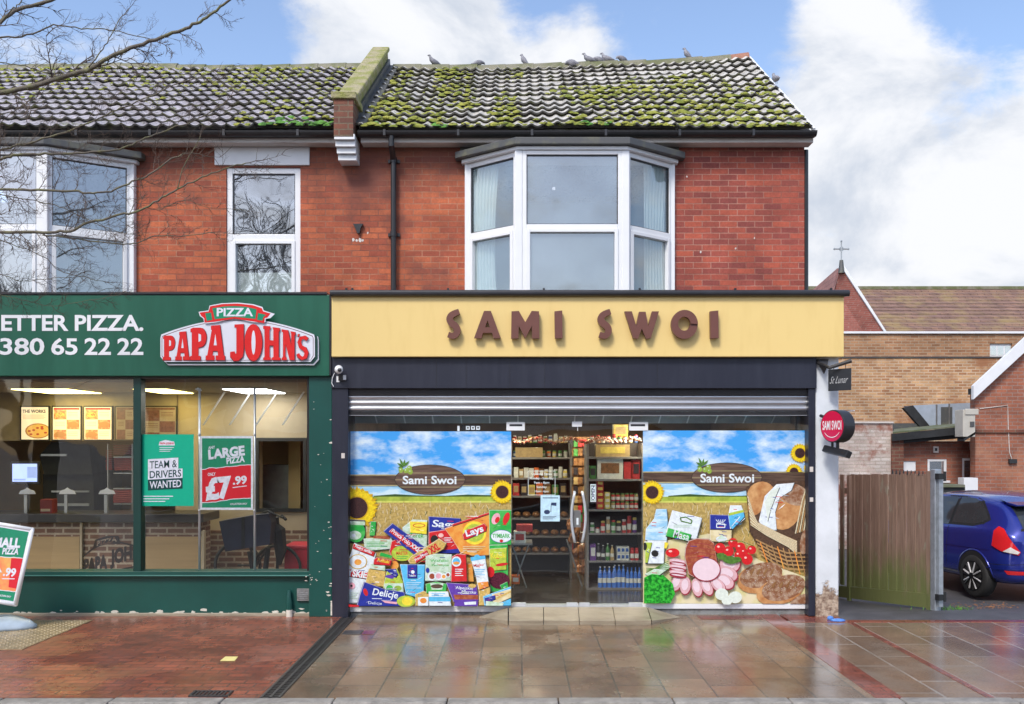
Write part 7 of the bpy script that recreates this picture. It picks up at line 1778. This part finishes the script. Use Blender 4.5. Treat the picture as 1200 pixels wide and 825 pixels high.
# ------------------------------------------------------------------ pigeons on the ridge
M['pigeon'] = mat('pigeon_feathers', (.17, .17, .2), .6, col2=(.3, .3, .33), scale=14, thr=(.4, .6))
def pigeon_mesh(v):
    b = MB().use(M['pigeon'])
    sp_ = {0: [(-.15, 0, .05, .006), (-.10, 0, .065, .022), (-.04, 0, .08, .05), (.03, 0, .10, .06), (.08, 0, .14, .045), (.10, 0, .185, .026), (.115, 0, .215, .026), (.14, 0, .218, .016), (.165, 0, .208, .004)],
           1: [(-.14, 0, .04, .006), (-.09, 0, .05, .022), (-.03, 0, .07, .05), (.03, 0, .08, .062), (.08, 0, .10, .045), (.12, 0, .10, .028), (.145, 0, .09, .024), (.16, 0, .075, .01), (.17, 0, .06, .003)],
           2: [(-.13, 0, .01, .006), (-.08, 0, .04, .022), (-.03, 0, .08, .048), (.01, 0, .13, .056), (.035, 0, .18, .04), (.045, 0, .215, .027), (.055, 0, .245, .025), (.08, 0, .245, .014), (.10, 0, .238, .004)]}[v]
    b.tube([(x, y, z) for x, y, z, r in sp_], [r for *_, r in sp_], 10)
    for s_ in (-1, 1): b.tube([(.0, s_*.018, .06), (.005, s_*.018, 0)], .005, 5)
    return b
proto = {}
pscale = .78
pg = [(509, 80, 0, 200, 'leftmost, beside the mossy party wall'), (560, 81, 1, 20, 'second from the left, head down'), (615, 82, 2, 150, 'third from the left, upright with its back turned'), (670, 87, 1, 160, 'low on the tiles, left end of the cluster'), (691, 83, 0, 170, 'second bird of the cluster'), (703, 80, 1, 185, 'in the middle of the cluster, wings hunched'), (712, 82, 0, 160, 'fourth bird of the cluster'), (730, 81, 1, 200, 'right end of the cluster'), (807, 78, 2, 160, 'alone near the right end of the ridge'), (918, 114, 0, 100, 'alone on the white verge board')]
for (px, py, v, az, lb) in pg:
    Yp = 14.62 if px < 900 else 13.05
    xx = X(px, Yp)
    if px < 900: q = roof_pt(xx, 1, 0)+Vector((0, 0, .05)); q = q if px not in (670,) else roof_pt(xx, .96, .05)
    else: q = roof_pt(3.68, .5, .08)
    if v not in proto:
        o = pigeon_mesh(v).build('pigeon', smooth=True); proto[v] = o
    else: o = proto[v].copy(); COL.objects.link(o)
    o.scale = (pscale,)*3; o.location = q; o.rotation_euler = (0, 0, R(az)); tag(o, 'grey pigeon on the roof, '+lb, 'pigeon', 'pigeons perched on the roof')

# ------------------------------------------------------------------ bare street tree (trunk outside the picture, boughs before the left building)
M['bark'] = mat('grey_bark', (.13, .11, .085), .85, col2=(.19, .19, .085), thr=(.45, .7), scale=9, bump=.5)
M['twig'] = mat('twig_bark', (.085, .06, .045), .8, var=.3, scale=20)
tree_o = thing('street_tree', 'bare winter street tree with mossy boughs reaching over the pizza shop from the left', 'tree', (-6.9, 8.3, 0))
rt = random.Random(21)
b = MB().use(M['bark']); b.tube([(-6.9, 8.3, -.1), (-6.88, 8.3, .6), (-6.8, 8.32, 1.8), (-6.85, 8.35, 2.8), (-6.7, 8.4, 3.9), (-6.75, 8.4, 5.2), (-6.9, 8.5, 7)], [.24, .19, .17, .16, .15, .12, .07], 14); b.build('trunk', tree_o, smooth=True)
def cat(pts, n=5):
    out = []
    for i in range(len(pts)-1):
        p0 = pts[max(i-1, 0)]; p1 = pts[i]; p2 = pts[i+1]; p3 = pts[min(i+2, len(pts)-1)]
        for k in range(n):
            f = k/n; out.append(.5*((2*p1)+(p2-p0)*f+(2*p0-5*p1+4*p2-p3)*f*f+(3*p1-p0-3*p2+p3)*f**3))
    out.append(pts[-1]); return out
twigs = MB().use(M['twig'])
tw_count = 0
def twig(p, d, L, r, lvl):
    global tw_count
    n = 5; pts = [p]; q = Vector(p); dd = Vector(d).normalized()
    for i in range(n):
        dd = (dd+Vector((rt.uniform(-.28, .28), rt.uniform(-.28, .28), rt.uniform(-.24, .30)))).normalized(); q = q+dd*L/n; pts.append(Vector(q))
    twigs.tube(pts, [r*(1-.75*i/n) for i in range(n+1)], 4, cap=False); tw_count += 1
    if lvl > 0:
        for i in range(1, n+1):
            for _ in range(1 if rt.random() < .75 else 2):
                a = rt.choice((-1, 1))*rt.uniform(.45, 1.0); dx = (pts[i]-pts[i-1]).normalized()
                nd = Matrix.Rotation(a, 3, Vector((rt.uniform(-.4, .4), 1, rt.uniform(-.4, .4))).normalized()) @ dx
                twig(pts[i], nd, L*rt.uniform(.3, .6), r*.62, lvl-1)
def bough(px, Y0, Y1, r0, r1, src=None, dens=1.0, lv=2, tl=.5):
    n = len(px); pts = [P(x, y, Y0+(Y1-Y0)*i/(n-1)) for i, (x, y) in enumerate(px)]
    if src is not None: pts = [Vector(src)]+[(Vector(src)*.45+pts[0]*.55)+Vector((0, 0, -.1))]+pts
    c = cat(pts)
    c = [q+Vector((0, rt.uniform(-.01, .01), rt.uniform(-.008, .008))) for q in c]
    K = len(c); r0 *= .34; r1 *= .5; rr = [r0+(r1-r0)*i/(K-1) for i in range(K)]
    bb_ = MB().use(M['bark']); bb_.tube(c, rr, 8); bb_.build('bough', tree_o, smooth=True)
    # side twigs
    acc = 0
    for i in range(1, K):
        acc += (c[i]-c[i-1]).length*dens*13
        while acc > 1:
            acc -= 1; dx = (c[i]-c[i-1]).normalized(); a = rt.choice((-1, 1))*rt.uniform(.5, 1.15)
            nd = Matrix.Rotation(a, 3, Vector((rt.uniform(-.5, .5), 1, rt.uniform(-.3, .3))).normalized()) @ dx
            if c[i].x > -5.6: twig(c[i], nd, rt.uniform(.4, 1)*tl*(.6+.4*(1-i/K)), max(.0026, rr[i]*.34), lv)
    twig(c[-1], c[-1]-c[-2], tl*.7, r1*.9, 1)
T0 = (-6.75, 8.4, 4.4)
bough([(-70, 125), (0, 110), (50, 97), (102, 82), (118, 73), (140, 62), (175, 49), (208, 37), (230, 27), (250, 15), (269, 0), (285, -14)], 8.5, 8.2, .085, .018, T0, .35, 2, .45)
bough([(-60, 55), (0, 25), (22, 11), (60, 0), (90, -12)], 8.7, 8.9, .06, .03, (-6.8, 8.4, 5.4), .5, 1, .35)
bough([(-60, 44), (0, 44), (38, 40), (63, 30), (95, 33), (130, 35), (176, 46)], 8.8, 9.3, .035, .008, (-6.8, 8.4, 5.2), .8, 2, .4)
bough([(104, 78), (118, 61), (130, 42), (140, 22), (152, 10)], 8.4, 8.6, .018, .006, None, .9, 1, .3)
bough([(-60, 205), (0, 186), (25, 181), (60, 180), (100, 179), (140, 174), (165, 165), (195, 152), (225, 143), (262, 122)], 8.6, 9.0, .05, .01, (-6.72, 8.4, 4.0), .8, 2, .4)
bough([(-60, 195), (0, 177), (15, 172), (50, 163), (95, 147), (130, 132), (160, 120), (200, 102), (250, 85)], 8.9, 9.3, .04, .008, (-6.72, 8.4, 4.1), .8, 2, .4)
bough([(-60, 224), (0, 221), (45, 223), (87, 224), (105, 227), (130, 224), (155, 213), (175, 205), (200, 187), (217, 180)], 8.3, 8.6, .042, .012, (-6.75, 8.38, 3.7), .8, 2, .45)
bough([(-60, 274), (0, 273), (50, 272), (82, 270), (105, 261), (140, 252), (165, 246), (190, 232), (210, 220), (237, 208), (265, 197), (292, 190)], 8.1, 8.4, .05, .01, (-6.8, 8.35, 3.0), .8, 2, .45)
bough([(208, 221), (214, 198), (225, 178), (235, 160)], 8.3, 8.2, .014, .006, None, .6, 1, .25)
bough([(50, 275), (95, 281), (140, 286), (160, 285), (185, 276), (212, 277), (250, 272)], 8.2, 8.5, .02, .007, None, 1.3, 2, .32)
bough([(-50, 225), (0, 229), (50, 237), (82, 247), (120, 265), (150, 275)], 8.9, 9.1, .02, .006, (-6.75, 8.38, 3.9), 1.0, 2, .35)
bough([(-50, 270), (0, 282), (50, 300), (70, 317), (100, 325), (130, 332)], 8.6, 8.9, .016, .005, (-6.8, 8.35, 3.2), 1.2, 2, .32)
bough([(-50, 310), (0, 322), (25, 329), (50, 327), (80, 325)], 8.4, 8.6, .014, .005, (-6.8, 8.35, 2.9), 1.2, 2, .3)
bough([(-50, 335), (0, 345), (30, 352), (60, 358), (105, 352), (140, 345)], 8.4, 8.8, .012, .004, (-6.82, 8.35, 2.7), 1.1, 2, .25)
bough([(185, 246), (215, 235), (245, 243), (290, 247)], 8.3, 8.6, .01, .004, None, 1.2, 1, .25)
bough([(-40, 70), (0, 73), (30, 78), (60, 86), (100, 88)], 8.9, 9.2, .02, .008, (-6.8, 8.4, 4.9), 1.0, 1, .3)
bough([(0, 135), (20, 128), (40, 112), (62, 90), (66, 70), (60, 58)], 8.6, 8.8, .016, .004, None, 1.0, 1, .25)
bough([(-20, 60), (10, 15), (22, 5), (30, -10)], 8.6, 8.6, .02, .008, None, .5, 1, .2)
twigs.build('twigs', tree_o)

# ------------------------------------------------------------------ across the road, seen only mirrored in the glass and the wet stones
b = MB().use(M['brick_red']); b.box(-14, -13, -.2, 16, -12.6, 6.2)
opp = thing('terrace_across', 'plain brick terrace across the road, mirrored dimly in the upper windows', 'building', (1, -12.8, -.2)); b.build('wall', opp)
b = MB().use(M['tileL']); b.prism([(-14.2, -12.4, 6.2), (-14.2, -15.5, 8.1), (-14.2, -18.6, 6.2)], (30.4, 0, 0)); b.build('roof', opp)
for i in range(9):
    x = -12.5+i*3.2
    b = MB().use(M['upvc']); b.box(x, -12.595, 3.6, x+1.1, -12.57, 5.2); wdw = b.build('window', opp); b = MB().use(M['carglass']); b.box(x+.08, -12.569, 3.7, x+1.02, -12.565, 5.12); b.build('pane', wdw)
b = MB().use(M['whitepaint']); b.box(-13.8, -12.59, 2.4, 15.8, -12.5, 3.1); b.build('shop_fascia', opp)
def bare(x, y, h, seed, label):
    r_ = random.Random(seed); o = thing('street_tree', label, 'tree', (x, y, -.2), 'street trees across the road')
    tr = MB().use(M['bark']); tw = MB().use(M['twig'])
    def rec(p, d, L, r, lv):
        pts = [Vector(p)]; q = Vector(p); dd = Vector(d)
        for i in range(4): dd = (dd+Vector((r_.uniform(-.2, .2), r_.uniform(-.2, .2), r_.uniform(-.05, .2)))).normalized(); q = q+dd*L/4; pts.append(Vector(q))
        (tr if lv > 3 else tw).tube(pts, [r*(1-.4*i/4) for i in range(5)], 6 if lv > 3 else 3, cap=False)
        if lv == 0: return
        for k in range(4 if lv > 1 else 5):
            i = r_.choice((2, 3, 4, 4)); a = r_.uniform(.3, .8); ax = Vector((r_.uniform(-1, 1), r_.uniform(-1, 1), r_.uniform(-.3, .3))).normalized()
            rec(pts[i], Matrix.Rotation(a, 3, ax) @ dd, L*r_.uniform(.6, .82), r*.56, lv-1)
    rec((x, y, -.2), (0, 0, 1), h*.28, .2, 5)
    tr.build('trunk', o); tw.build('branches', o)
bare(-15, -7, 15, 1, 'tall bare street tree across the road, mirrored in the left bay window')
bare(-9, -7, 14, 2, 'bare street tree across the road, mirrored in the narrow sash window')
